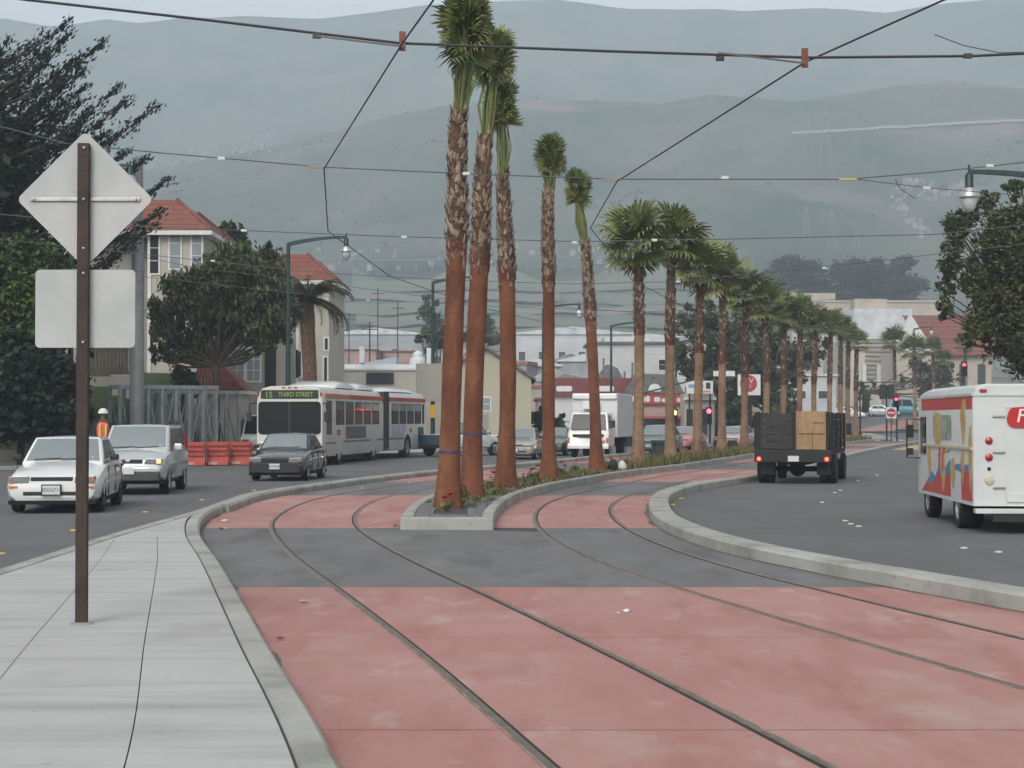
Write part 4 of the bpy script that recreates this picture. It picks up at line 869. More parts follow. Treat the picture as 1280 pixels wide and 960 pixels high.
# ---- pickup seen from behind/side, blue tail and white side
def pickup(loc, rz, scale=1.0):
    o = empty('pickup_truck', loc, rz, 'blue and white pickup truck beside the rear of the bus, behind the first palms', 'pickup', None, scale)
    L, W = 5.0, 1.8; wp = white_p
    sts = [(0, W*.42, .5, .7, .9, .92), (.1, W*.48, .4, .7, .98, 1.0), (1.1, W*.5, .36, .7, 1.03, 1.06), (3.0, W*.5, .36, .7, 1.05, 1.06), (4.9, W*.5, .40, .7, 1.05, 1.06), (5.0, W*.48, .44, .7, 1.03, 1.04)]
    b = MB(); b.loft(body_loft(sts, L)); bo = b.build('body', wp, o, smooth=32); wf, wr = .9 - L/2, 3.95 - L/2; arch_cut(bo, (wf, wr), .40, W/2, m_under)
    y1, y2, y3, y4 = [v - L/2 for v in (1.2, 1.85, 2.8, 3.0)]; h1, h2 = W*.45, W*.38; zb, zr = 1.06, 1.62
    a = dict(ws=[(-h1, y1, zb), (h1, y1, zb), (h2, y2, zr), (-h2, y2, zr)], rt=[(h1, y1, zb), (h1, y4, zb), (h2, y3, zr), (h2, y2, zr)], lf=[(-h1, y4, zb), (-h1, y1, zb), (-h2, y2, zr), (-h2, y3, zr)], rr=[(h1, y4, zb), (-h1, y4, zb), (-h2, y3, zr), (h2, y3, zr)], rf=[(-h2, y2, zr), (h2, y2, zr), (h2, y3, zr), (-h2, y3, zr)])
    cab = MB()
    for k in a: g, f = patch(*a[k], nu=6, nv=4, bulge=.02); cab.add(g, f)
    cab.build('cabin', blue_p, o, smooth=30, bevel=.045, bseg=3)
    for k, nm in (('ws', 'windshield'), ('rr', 'rear_window'), ('rt', 'side_window'), ('lf', 'side_window')): pane(nm, a[k], .1, .9, .1, .88, m_glass, o, .02)
    MB().bb(-W*.46, W*.46, L/2 - .01, L/2 + .03, .5, 1.05).build('tailgate', blue_p, o, bevel=.02)
    MB().bb(-W*.48, W*.48, L/2 + .031, L/2 + .14, .42, .58).build('rear_bumper', m_blk, o, bevel=.02)
    for s in (-1, 1):
        wheel(o, s*(W/2 - .12), wf, .36, .22, m_rim, s); wheel(o, s*(W/2 - .12), wr, .36, .22, m_rim, s)
        MB().box((0, 0, 0), (.22, .14, .17)).build('mirror', m_chrome, o, loc=(s*(W/2 + .12), y1 + .35, 1.13), bevel=.04)
        MB().bb(s*W*.455 - .06, s*W*.455 + .06, L/2 - .05, L/2 + .035, .7, .98).build('tail_light', m_redl, o)
    return o
pickup(Vector((XU(574, 82), 84, 0)), R(142), 1.0)

# ---- articulated bus
bus_w = layered('bus_paint', (0.58, 0.57, 0.53), [((0.48, 0.46, 0.41), 0.6, 4, 0.45, 0.7, 0.7, None), ((0.40, 0.37, 0.31), 2, 5, 0.58, 0.75, 0.6, (1, 1, 3))], rough=0.4, bump=0, spec=0.5)
m_busred = mat('bus_red_stripe', (0.42, 0.045, 0.03), 0.4); m_busor = mat('bus_orange_stripe', (0.55, 0.16, 0.05), 0.4)
m_led = mat('led_display', (.1, .2, .02), .5, emit=(0.33, 0.52, 0.10), es=0.32)
m_bellow = mat('bellows_rubber', (0.055, 0.052, 0.05), 0.9)
def bus(front_c, yaw1, yaw2, S):
    o = empty('articulated_bus', front_c, yaw1, 'long white articulated city bus with red roof stripe, route 15', 'bus', None, S)
    W, H = 2.55, 2.95; hw = W/2
    def section(y0, y1, M=None, nose=False):
        rings = []
        def ring(y, k=1.0, top=H): return [(x*k, y, z) for x, z in ((-hw+.05, .34), (hw-.05, .34), (hw, .45), (hw, 2.35), (hw-.05, 2.62), (hw-.20, top-.10), (hw-.5, top-.02), (0, top), (-hw+.5, top-.02), (-hw+.20, top-.10), (-hw+.05, 2.62), (-hw, 2.35), (-hw, .45))]
        ys = [(y0, .955, H-.06), (y0+.10, .985, H-.02), (y0+.25, 1, H)] if nose else [(y0, 1, H)]
        ys += [(y0+(y1-y0)*k/4, 1, H) for k in range(1, 5)]
        for y, k, tp in ys: rings.append(ring(y, k, tp))
        return MB().loft(rings, M=M)
    fr = section(0, 10.7, nose=True).build('front_section', bus_w, o, smooth=30)
    arch = []
    arch_cut(fr, (2.55, 8.75), .56, hw, m_under)
    hinge = Vector((0, 11.2, 0)); M2 = Matrix.Translation(hinge) @ Matrix.Rotation(yaw2, 4, 'Z') @ Matrix.Translation(-hinge)
    re = section(11.75, 17.6).build('rear_section', bus_w, None, smooth=30); arch_cut(re, (14.6,), .56, hw, m_under); re.parent = o; re.data.transform(M2)
    be = MB(); n = 13
    for k in range(n):
        t = k / (n - 1); M = Matrix.Translation((0, 10.68, 0)).lerp(M2 @ Matrix.Translation((0, 11.78, 0)), t) if t in (0, 1) else None
        a = Vector((0, 10.68, 0)).lerp(M2 @ Vector((0, 11.78, 0)), t); Mk = Matrix.Translation(a) @ Matrix.Rotation(yaw2*t, 4, 'Z'); q = .06 if k % 2 else -.03
        be.bb(-hw - q + .05, hw + q - .05, -.05, .05, .5 - q, H - .12 + q, 0, Mk)
    be.build('bellows', m_bellow, o)
    def put(mb, name, m, par, M=None, **k):
        ob = mb.build(name, m, par, **k)
        if M: ob.data.transform(M)
        return ob
    # roof fairings
    for (a, b, M, z) in ((3.2, 6.6, None, .28), (6.9, 10.2, None, .26), (12.1, 16.6, M2, .20)):
        rg = []
        for t in (0, .12, .3, .7, .88, 1):
            y = a + (b - a)*t; k = math.sin(math.pi*min(max(t, .02), .98))**.45
            rg.append([(-1.0, y, H-.03), (-.93, y, H - .02 + z*k*.7), (-.6, y, H + z*k), (.6, y, H + z*k), (.93, y, H - .02 + z*k*.7), (1.0, y, H-.03)])
        put(MB().loft(rg), 'roof_fairing', white_p, o, M, smooth=40)
    # front face: windshield, sign, lights
    ws = MB(); ws.prism(round_poly([(-1.17, 1.16), (1.17, 1.16), (1.17, 2.36), (-1.17, 2.36)], .14), -.03, .12, 'Y'); wso = ws.build('windshield', m_glass_d, o)
    MB().bb(-.035, .035, -.036, .05, 1.17, 2.35).build('mullion', m_blk, wso)
    sgn = MB().prism(round_poly([(-1.09, 2.46), (1.09, 2.46), (1.07, 2.78), (-1.07, 2.78)], .05), -.012, .2, 'Y').build('destination_sign', m_blk, o)
    lettering('15', .30, m_led, sgn, (-.78, -.016, 2.60), FRONT, extrude=.002)
    lettering('THIRD STREET', .235, m_led, sgn, (.23, -.016, 2.615), FRONT, sx=.86, extrude=.002)
    for x in (-.14, 0, .14): MB().box((x*1.6, .03, H - .085), (.12, .1, .05)).build('clearance_lamp', m_redl, o)
    for s in (-1, 1):
        MB().box((s*1.17, .02, 2.62), (.07, .06, .14)).build('marker_lamp', m_redl, o)
        MB().bb(s*.95 - .2, s*.95 + .2, -.025, .1, .72, .88).build('headlight', m_lens, o, bevel=.02)
        MB().bb(s*.62 - .08, s*.62 + .08, -.02, .1, .74, .86).build('turn_signal', m_amber, o, bevel=.02)
        MB().tube([(s*.52, -.02, 1.02), (s*.40, -.06, 1.22)], .022, 6).build('wiper', m_blk, o)
        MB().tube([(s*1.2, .1, 2.3), (s*1.42, -.22, 2.28), (s*1.45, -.25, 1.95)], .025, 6).build('mirror_arm', m_blk, o)
        MB().box((s*1.45, -.25, 1.8), (.2, .08, .36)).build('mirror', m_blk, o, bevel=.03)
    MB().bb(-1.22, 1.22, -.14, .1, .34, .60).build('bumper', m_blk, o, bevel=.04)
    MB().bb(-.45, .45, -.03, .05, .92, 1.02).build('front_vent', m_blk, o)
    # near side (the +X side faces the street)
    for sd in (1, -1):
        x = sd*hw
        def sb(y0, y1, z0, z1, name, m, par=o, M=None, e=.012): return put(MB().bb(x - .05, x + e, y0, y1, z0, z1) if sd > 0 else MB().bb(x - e, x + .05, y0, y1, z0, z1), name, m, par, M)
        sb(.35, 10.68, 2.50, 2.66, 'red_stripe', m_busred, e=.004) if sd < 0 else (sb(.30, 4.4, 2.50, 2.66, 'orange_stripe', m_busor, e=.006), sb(4.45, 10.66, 2.50, 2.66, 'red_stripe', m_busred, e=.006))
        sb(11.8, 17.55, 2.50, 2.66, 'red_stripe', m_busred, M=M2, e=.006)
        w = sb(.45, 1.25, 1.15, 2.40, 'driver_window', m_glass_d); 
        for k in range(5):
            y0 = 1.95 + k*1.62; f = sb(y0, y0 + 1.38, 1.50, 2.40, 'side_window', m_blk, e=.008)
            sb(y0 + .06, y0 + 1.32, 1.54, 2.02, 'pane', m_glass_d, f, e=.014); sb(y0 + .06, y0 + 1.32, 2.07, 2.36, 'pane', m_glass, f, e=.013)
        for k in range(4):
            y0 = 12.15 + k*1.2; f = sb(y0, y0 + 1.05, 1.50, 2.40, 'side_window', m_blk, M=M2, e=.008)
            sb(y0 + .05, y0 + 1.0, 1.54, 2.02, 'pane', m_glass_d, f, M2, e=.014); sb(y0 + .05, y0 + 1.0, 2.07, 2.36, 'pane', m_glass, f, M2, e=.013)
        sb(17.0, 17.3, 1.5, 2.4, 'side_window', m_glass_d, M=M2)
        sb(.3, 1.9, .80, .86, 'rub_rail', mat('rub_rail_grey', (.16, .15, .14), .7)); sb(3.2, 8.1, .82, .90, 'rub_rail', mat('rub_rail_grey', (.16, .15, .14), .7)); sb(9.4, 10.66, .82, .90, 'rub_rail', mat('rub_rail_grey', (.16, .15, .14), .7)); sb(11.8, 13.95, .82, .9, 'rub_rail', mat('rub_rail_grey', (.16, .15, .14), .7), M=M2)
        if sd > 0:
            ad = sb(3.6, 7.2, .96, 1.44, 'advert_panel', mat('advert_dark', (.02, .025, .03), .4, c2=(.12, .13, .14), scale=1.6)); 
            sb(12.2, 14.4, .95, 1.45, 'advert_panel', mat('advert_pale', (.50, .52, .55), .4, c2=(.22, .26, .36), scale=1.4), M=M2)
            sb(2.1, 2.7, 1.1, 1.32, 'logo_panel', m_busred, e=.005); sb(14.9, 15.3, 1.12, 1.32, 'logo_panel', m_busred, M=M2, e=.005)
            sb(16.3, 17.2, .62, 1.35, 'engine_grille', mat('engine_grille', (.05, .05, .045), .8), M=M2)
        for y, M in ((2.55, None), (8.75, None), (14.6, M2)):
            wo_ = wheel(o, sd*(hw - .16), y, .49, .30, m_rim, sd, 8)
            if M: 
                wo_.data.transform(M); wo_.children[0].data.transform(M)
    MB().bb(-1.1, 1.1, .3, 10.6, .30, .36).build('underbody', m_under, o)
    return o
bf = Vector((XU(362, 65.5), 65.5, 0))
bus(bf, R(-7.4), R(-5.5), 1.05)

# ---- white van half hidden behind the bus
def small_van(loc, rz):
    o = empty('white_van', loc, rz, 'white van half hidden on the left of the bus front', 'van')
    b = MB(); b.prism([(-2.3, .35), (-2.35, .9), (-1.95, 1.1), (-1.35, 2.0), (2.2, 2.05), (2.3, .35)], -.92, .92, 'X'); bo = b.build('body', white_p, o, bevel=.06)
    MB().prism([(-1.93, 1.14), (-1.42, 1.92), (-1.40, 1.90), (-1.90, 1.12)], -.8, .8, 'X', M=Matrix.Translation((0, -.06, .02))).build('windshield', m_glass_d, o)
    for s in (-1, 1):
        MB().bb(s*.90, s*.935, -1.6, -.7, 1.15, 1.8).build('side_window', m_glass_d, o)
        wheel(o, s*.82, -1.5, .33, .2, m_rim, s); wheel(o, s*.82, 1.4, .33, .2, m_rim, s)
        MB().bb(s*.62 - .16, s*.62 + .16, -2.37, -2.3, .7, .88).build('headlight', m_lens, o)
    MB().bb(-.9, .9, -2.42, -2.3, .38, .58).build('bumper', m_busred, o, bevel=.03)
small_van(Vector((XU(329, 77), 80, 0)), R(-7))

# ---- box truck
def box_truck(loc, rz, S=1.0):
    o = empty('box_truck', loc, rz, 'white cab-over box truck with a lit headlight behind the fifth tied palm', 'truck', None, S)
    m_box = mat('box_white', (.60, .61, .60), .5, var=.06, scale=1)
    cb = MB(); W = 2.0; h = W/2
    rg = [[(x, y, z) for x, y, z in ((-h, 0, .5), (h, 0, .5), (h, 0, 1.15), (h*.96, .12, 1.35), (h*.86, .42, 2.15), (-h*.86, .42, 2.15), (-h*.96, .12, 1.35), (-h, 0, 1.15))],
          [(x, y, z) for x, y, z in ((-h, 1.7, .5), (h, 1.7, .5), (h, 1.7, 1.15), (h*.98, 1.7, 1.4), (h*.88, 1.6, 2.2), (-h*.88, 1.6, 2.2), (-h*.98, 1.7, 1.4), (-h, 1.7, 1.15))]]
    cb.loft(rg); cb.build('cab', white_p, o, bevel=.05)
    pane('windshield', [(-h*.93, .10, 1.33), (h*.93, .10, 1.33), (h*.83, .41, 2.12), (-h*.83, .41, 2.12)], .03, .97, .02, .95, m_glass_d, o, .02, .012)
    for s in (-1, 1):
        q = [(h*.985, .25, 1.33), (h*.985, 1.5, 1.38), (h*.875, 1.45, 2.12), (h*.86, .55, 2.1)] if s > 0 else [(-h*.985, 1.5, 1.38), (-h*.985, .25, 1.33), (-h*.86, .55, 2.1), (-h*.875, 1.45, 2.12)]
        pane('side_window', q, .1, .85, .06, .9, m_glass_d, o, 0, .012)
        MB().lathe([(.11, 0), (.1, .03), (.02, .04)], 12, M=Matrix.Translation((s*.72, -.01, .78)) @ Matrix.Rotation(R(90), 4, 'X')).build('headlight', m_lit if s < 0 else m_lens, o)
        MB().bb(s*.93 - .06, s*.93 + .06, -.02, .05, .7, .95).build('turn_signal', m_amber, o)
        MB().tube([(s*.95, .2, 1.7), (s*1.2, .05, 1.75)], .02, 5).build('mirror_arm', m_blk, o); MB().box((s*1.22, .05, 1.6), (.16, .06, .34)).build('mirror', m_blk, o)
        wheel(o, s*.82, .85, .38, .22, m_rim, s); wheel(o, s*.85, 4.5, .38, .4, m_rim, s)
    MB().bb(-.75, .75, -.012, .05, .98, 1.12).build('grille', m_blk, o); MB().bb(-1.0, 1.0, -.08, .12, .42, .62).build('bumper', white_p, o, bevel=.03)
    MB().bb(-1.12, 1.12, 1.85, 6.6, .95, 3.1).build('cargo_box', m_box, o, bevel=.04)
    MB().bb(-1.10, 1.10, 1.70, 1.86, 2.82, 3.08).build('box_front_cap', white_p, o, bevel=.05)
    un = MB().bb(-.55, .25, 1.45, 1.84, 2.32, 2.72).build('cooling_unit', m_box, o, bevel=.04)
    MB().lathe([(.13, 0), (.12, .02)], 14, M=Matrix.Translation((.0, 1.45, 2.52)) @ Matrix.Rotation(R(90), 4, 'X')).build('fan_grille', m_blk, un)
    MB().bb(-.45, .45, .3, 6.4, .5, .94).build('chassis', m_under, o); MB().bb(-1.05, 1.05, 5.0, 6.5, .45, .94).build('rear_skirt', m_blk, o)
    return o
box_truck(Vector((XU(735, 80), 80, 0)), R(-13), .98)

# ---- stake truck with crates, seen from behind
def stake_truck(loc, rz, S=1.0):
    o = empty('stake_truck', loc, rz, 'black stake-bed truck with lit tail lamps carrying wooden panels', 'truck', None, S)
    m_stake = mat('stake_black_wood', (.012, .0115, .0115), .8, var=.3, scale=5); m_board = mat('stake_grey_board', (.036, .034, .033), .85, var=.35, scale=4, stretch=(1, 1, 6)); W = 2.2; h = W/2
    # rear at y=+0, nose toward -Y
    MB().bb(-h, h, -4.2, 0, .86, .98).build('bed', m_stake, o)
    MB().bb(-h, h, -.02, .06, .62, .96).build('rear_sill', mat('truck_black', (.006, .006, .006), .6), o, bevel=.02)
    for s in (-1, 1):
        for k in range(4): MB().bb(s*h - .03, s*h + .03, -4.0 + k*1.25, -3.92 + k*1.25, .98, 2.05).build('stake', m_stake, o)
        for k in range(5): MB().bb(s*(h - .035) - .012, s*(h - .035) + .012, -4.15, -.06, 1.02 + k*.21, 1.19 + k*.21).build('side_board', m_board if s < 0 else m_stake, o)
    for k in range(5): MB().bb(-.04, h - .06, -.10, -.075, 1.02 + k*.205, 1.205 + k*.205).build('rear_board', m_board, o)
    for k in range(5): MB().bb(-h, h, -4.17, -4.14, 1.02 + k*.21, 1.2 + k*.21).build('head_board', m_stake, o)
    for x in (-h + .12, -.02, h - .1): MB().bb(x - .05, x + .05, -.073, -.02, .92, 2.07).build('stake', m_stake, o)
    for s in (-1, 1):
        MB().box((s*(h - .14), .07, .72), (.16, .05, .15)).build('tail_light_housing', m_redl, o)
        MB().lathe([(.05, 0), (.045, .02), (.01, .03)], 12, M=Matrix.Translation((s*(h - .14), .095, .72)) @ Matrix.Rotation(R(-90), 4, 'X')).build('tail_light', m_litred, o)
        for xx in (.78, 1.02): wheel(o, s*xx, -1.15, .41, .22, m_rim_d, s)
        wheel(o, s*.92, -5.0, .41, .24, m_rim_d, s)
        MB().bb(s*(h - .3) - .2, s*(h - .3) + .2, -.7, -.68, .25, .6).build('mud_flap', m_blk, o)
    MB().box((-.02, .075, .73), (.31, .02, .16)).build('license_plate', m_plate, o)
    MB().bb(-.4, .4, -5.8, -.1, .55, .85).build('chassis', m_under, o)
    MB().lathe([(.17, -.06), (.24, 0), (.17, .06)], 14, M=Matrix.Translation((0, -1.15, .42)) @ Matrix.Rotation(R(90), 4, 'X')).build('differential', m_under, o)
    MB().tube([(-.9, -1.15, .41), (.9, -1.15, .41)], .08, 10).build('axle', m_under, o)
    c = MB(); c.prism([(-4.3, .6), (-4.3, 1.9), (-5.0, 1.95), (-5.4, 1.35), (-6.1, 1.2), (-6.2, .55)], -.92, .92, 'X'); c.build('cab', paint('pale_cab', (.52, .54, .54)), o, bevel=.07)
    for s in (-1, 1):
        MB().bb(s*.9, s*.935, -5.1, -4.45, 1.3, 1.8).build('side_window', m_glass_d, o); MB().box((s*1.15, -5.0, 1.55), (.16, .1, .36)).build('mirror', m_blk, o)
    return o
st_yaw = R(180 - 16)
st_base = Vector((XU(991, 47.3), 47.3, 0)); stake_truck(st_base, st_yaw, 0.97)
# wooden panels standing in the bed
m_ply = mat('pale_timber', (.36, .235, .125), .8, c2=(.27, .17, .085), scale=3, stretch=(6, 1, 1)); m_bat = mat('dark_batten', (.09, .055, .03), .85)
tq = Matrix.Translation(st_base) @ Matrix.Rotation(st_yaw, 4, 'Z') @ Matrix.Scale(.97, 4)
cr = empty('wooden_crate', st_base, st_yaw, 'pale timber crate standing in the bed of the stake truck', 'crate', None, .97)
for k in range(6): MB().bb(-.95, -.06, -.15, -.13, .99 + k*.183, 1.165 + k*.183).build('plank', m_ply, cr)
for x in (-.95, -.12): MB().bb(x, x + .09, -.128, -.10, .985, 2.08).build('batten', m_ply, cr)
for (x0, x1, z0, z1) in ((-.93, -.14, 1.43, 1.45), (-.93, -.55, 1.75, 1.765), (-.55, -.535, 1.0, 1.55)): MB().bb(x0, x1, -.129, -.113, z0, z1).build('strap', m_bat, cr)
MB().bb(-.95, -.93, -1.4, -.15, .99, 2.08).build('side_panel', m_ply, cr); MB().bb(-.08, -.06, -1.4, -.15, .99, 2.08).build('side_panel', m_ply, cr); MB().bb(-.95, -.06, -1.42, -1.4, .99, 2.08).build('back_panel', m_ply, cr)

# ---- step van
def step_van(loc, rz, S):
    o = empty('step_van', loc, rz, 'white delivery step van with snack graphics leaving on the right', 'van', None, S)
    W, H, L = 2.15, 2.62, 6.2; h = W/2
    m_v = mat('van_white', (.53, .545, .53), .45, var=.05, scale=1.2); m_vr = mat('van_red', (.50, .065, .055), .45); m_vy = mat('van_yellow', (.52, .34, .13), .45, var=.2, scale=5); m_vb = mat('van_blue', (.08, .22, .42), .45)
    # rear at y=0, nose toward -Y
    rings = []
    for y, k, tp in ((0, .995, H - .03), (-.04, 1, H), (-L + 1.0, 1, H), (-L + .5, .99, H - .05), (-L + .3, .97, 1.5), (-L, .93, 1.25), (-L - .02, .90, 1.1)):
        hh = h*k; rings.append([(-hh, y, .48), (hh, y, .48), (hh, y, tp - .20), (hh - .05, y, tp - .07), (hh - .22, y, tp), (-hh + .22, y, tp), (-hh + .05, y, tp - .07), (-hh, y, tp - .20)])
    b = MB().loft(rings); bo = b.build('body', m_v, o, smooth=30); arch_cut(bo, (-1.55, -5.0), .46, h, m_under)
    # the roof cap
    rc = MB(); rc.bb(-h - .02, h + .02, -L + .9, .02, H - .21, H - .165); rc.build('drip_rail', m_v, o)
    # rear face: door outline, hinges, lamps, bumper, logo
    for (x0, x1, z0, z1) in ((-.53, -.50, .62, 2.2), (.50, .53, .62, 2.2), (-.53, .53, 2.2, 2.23)): MB().bb(x0, x1, .0, .012, z0, z1).build('door_frame', m_v, o)
    for z in (.8, 1.42, 2.05):
        for s in (-1, 1): MB().bb(s*.52 - (.22 if s < 0 else 0), s*.52 + (.22 if s > 0 else 0), .012, .03, z - .012, z + .012).build('hinge', m_chrome, o)
    MB().box((-.16, .03, 1.42), (.05, .05, .05)).build('door_handle', m_blk, o)
    for s in (-1, 1):
        for z, m in ((1.62, m_redl), (1.33, m_redl)): MB().lathe([(.07, 0), (.062, .02), (.02, .035)], 14, M=Matrix.Translation((s*.80, 0, z)) @ Matrix.Rotation(R(-90), 4, 'X')).build('tail_light', m, o)
        MB().lathe([(.035, 0), (.03, .02)], 10, M=Matrix.Translation((s*.80, 0, 1.13)) @ Matrix.Rotation(R(-90), 4, 'X')).build('reflector', m_blk, o)
        MB().lathe([(.085, 0), (.075, .025), (.02, .035)], 14, M=Matrix.Translation((s*.80, 0, .93)) @ Matrix.Rotation(R(-90), 4, 'X')).build('reverse_light', mat('reverse_lens', (.5, .45, .3), .25), o)
        MB().box((s*.9, .02, H - .12), (.12, .03, .05)).build('marker_lamp', m_redl, o)
    MB().bb(-.5, .5, .012, .03, .55, .72).build('step_panel', m_v, o, bevel=.01)
    MB().bb(-h, h, .0, .22, .36, .44).build('rear_bumper', m_v, o, bevel=.01); MB().bb(-h + .5, h - .3, .0, .2, .22, .355).build('bumper_frame', m_blk, o)
    lg = MB().prism(round_poly([(-.62, 1.82), (.45, 1.86), (.50, 2.0), (.45, 2.2), (-.56, 2.27), (-.66, 2.1)], .12), .02, .032, 'Y').build('logo_panel', mat('logo_red', (.42, .015, .018), .4), o)
    lgm = text_mesh('Frito', .34, mat('logo_white', (.7, .68, .64), .5), .003, shear=.18); inst('lettering', lgm, lg, (-.03, .036, 2.05), (R(90), 0, R(180)), (1.15, 1, 1))
    # left side of the van is local +X (nose at -Y, seen from behind)
    x = h
    def decal(poly, m, name, e): return MB().prism(poly, x - .02, x + e, 'X', ).build(name, m, o)
    decal([(-.06, 2.18), (-5.3, 2.18), (-5.3, 2.40), (-.06, 2.40)], m_vr, 'red_band', .004)
    decal([(-.08, .55), (-1.05, .55), (-1.1, 1.02), (-1.5, 1.10), (-1.05, 1.06), (-.08, 1.06)], m_vr, 'red_graphic', .004)
    decal([(-2.1, .55), (-5.3, .55), (-4.6, .78), (-4.1, .70), (-3.4, .98), (-2.9, .85), (-2.1, 1.12)], m_vr, 'red_graphic', .004)
    decal([(-.08, 1.065), (-1.9, 1.065), (-1.6, 1.18), (-.08, 1.2)], m_vb, 'blue_graphic', .006)
    decal([(-2.12, 1.0), (-2.9, .86), (-3.4, .99), (-4.1, .72), (-4.6, .79), (-4.2, .98), (-3.7, .88), (-3.2, 1.16), (-2.8, 1.04), (-2.12, 1.25)], m_vb, 'blue_graphic', .007)
    for (y, w, z0, z1) in ((-.25, .34, .7, 1.9), (-.9, .5, 1.55, 2.38), (-.95, .36, .8, 1.45), (-1.9, .45, .7, 1.3), (-2.9, .5, .6, 1.45), (-4.4, .45, .8, 1.5)):
        decal([(y, z0), (y + w*.2, z0 + .04), (y + w*.6, (z0+z1)/2), (y + w*.45, z1), (y - w*.1, z1 - .05), (y - w*.5, (z0+z1)/2 + .1)], m_vy, 'chip_graphic', .009)
    o2 = MB().prism([(-.06, 1.46), (-5.0, 1.46), (-5.0, 1.51), (-.06, 1.51)], x - .02, x + .03, 'X').build('rub_rail', mat('rail_cream', (.55, .48, .33), .5), o)
    # window with posters on the side, driver door glass and mirrors
    wf = MB().prism(round_poly([(-3.9, 1.62), (-2.0, 1.62), (-2.0, 2.08), (-3.9, 2.08)], .06), x - .02, x + .012, 'X').build('side_poster', mat('poster_teal', (.14, .25, .22), .4, c2=(.45, .42, .32), scale=3.5, detail=1), o)
    MB().prism(round_poly([(-3.7, 1.5), (-3.1, 1.5), (-3.1, 2.1), (-3.7, 2.16)], .05), x - .02, x + .016, 'X').build('poster_board', m_vy, wf)
    for (ya, za, yb, zb_) in ((-3.3, 1.05, -3.15, 1.6), (-2.9, 1.0, -2.8, 1.45), (-3.4, 1.3, -2.2, 1.42)): MB().prism([(ya - .06, za), (ya + .06, za), (yb + .06, zb_), (yb - .06, zb_)], x - .02, x + .014, 'X').build('script_stroke', m_vr, o)
    for s in (-1, 1):
        MB().bb(s*h - .02, s*h + .02, -5.35, -4.75, 1.3, 2.05).build('door_window', m_glass_d, o)
        MB().tube([(s*h, -5.5, 2.0), (s*(h + .26), -5.55, 2.0), (s*(h + .26), -5.55, 1.2), (s*h, -5.5, 1.2)], .018, 6).build('mirror_arm', m_blk, o)
        MB().box((s*(h + .2), -5.56, 1.75), (.15, .05, .27)).build('mirror', m_blk, o); MB().box((s*(h + .2), -5.56, 1.33), (.14, .05, .14)).build('mirror', m_blk, o)
        wheel(o, s*.86, -1.55, .40, .42, m_rim, s, 8); wheel(o, s*.90, -5.0, .40, .24, m_rim, s, 8)
    MB().bb(-.45, .45, -5.6, -.1, .34, .5).build('chassis', m_under, o); MB().bb(-.75, .2, -3.9, -2.4, .28, .5).build('fuel_tank', m_under, o)
    return o
vp = Vector((XU(1216, 26.9), 26.9, 0)); vy = R(180 - 4)
S_ = .90
off = Matrix.Rotation(vy, 3, 'Z') @ Vector((1.075*S_, 0, 0))
step_van(vp - off, vy, S_)
# ================================================================ BUILDINGS
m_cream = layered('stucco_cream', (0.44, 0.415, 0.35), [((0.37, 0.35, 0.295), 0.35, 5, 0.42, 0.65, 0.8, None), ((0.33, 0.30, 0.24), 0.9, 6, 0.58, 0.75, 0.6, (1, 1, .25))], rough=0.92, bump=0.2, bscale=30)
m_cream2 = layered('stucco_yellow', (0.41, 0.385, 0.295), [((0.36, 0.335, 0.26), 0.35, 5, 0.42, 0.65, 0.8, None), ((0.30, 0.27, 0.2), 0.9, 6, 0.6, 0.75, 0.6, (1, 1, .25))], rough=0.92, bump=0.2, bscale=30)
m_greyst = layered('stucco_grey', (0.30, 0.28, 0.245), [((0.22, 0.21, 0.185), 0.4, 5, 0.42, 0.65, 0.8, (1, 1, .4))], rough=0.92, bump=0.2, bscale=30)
m_tile = [layered('roof_tile_red', (0.185, 0.082, 0.062), [((0.19, 0.06, 0.045), 0.8, 5, 0.42, 0.62, 0.9, None), ((0.235, 0.12, 0.09), 1.7, 5, 0.52, 0.7, 0.7, None)], rough=0.85, bump=0.5, bscale=12)]
m_trim = mat('white_trim', (0.60, 0.60, 0.57), 0.6, var=0.08, scale=2); m_winglass = mat('window_glass', (0.03, 0.036, 0.04), 0.12, spec=0.7); m_winpale = mat('window_curtain', (0.22, 0.25, 0.27), 0.3, spec=0.6)
m_flat = mat('flat_roof_white', (0.52, 0.54, 0.55), 0.8, var=0.15, scale=.6); m_dkred = mat('fascia_dark_red', (0.16, 0.04, 0.04), 0.7, var=0.2, scale=1); m_dark = mat('dark_opening', (0.012, 0.012, 0.012), 0.9)
m_clap = mat('clapboard_white', (0.50, 0.505, 0.49), 0.8, var=0.06, scale=1); m_greyroof = mat('grey_shingle', (0.13, 0.13, 0.13), 0.9, var=0.3, scale=3)
m_fence = mat('weathered_fence', (0.085, 0.07, 0.055), 0.9, var=0.35, scale=2, stretch=(8, 8, 1))
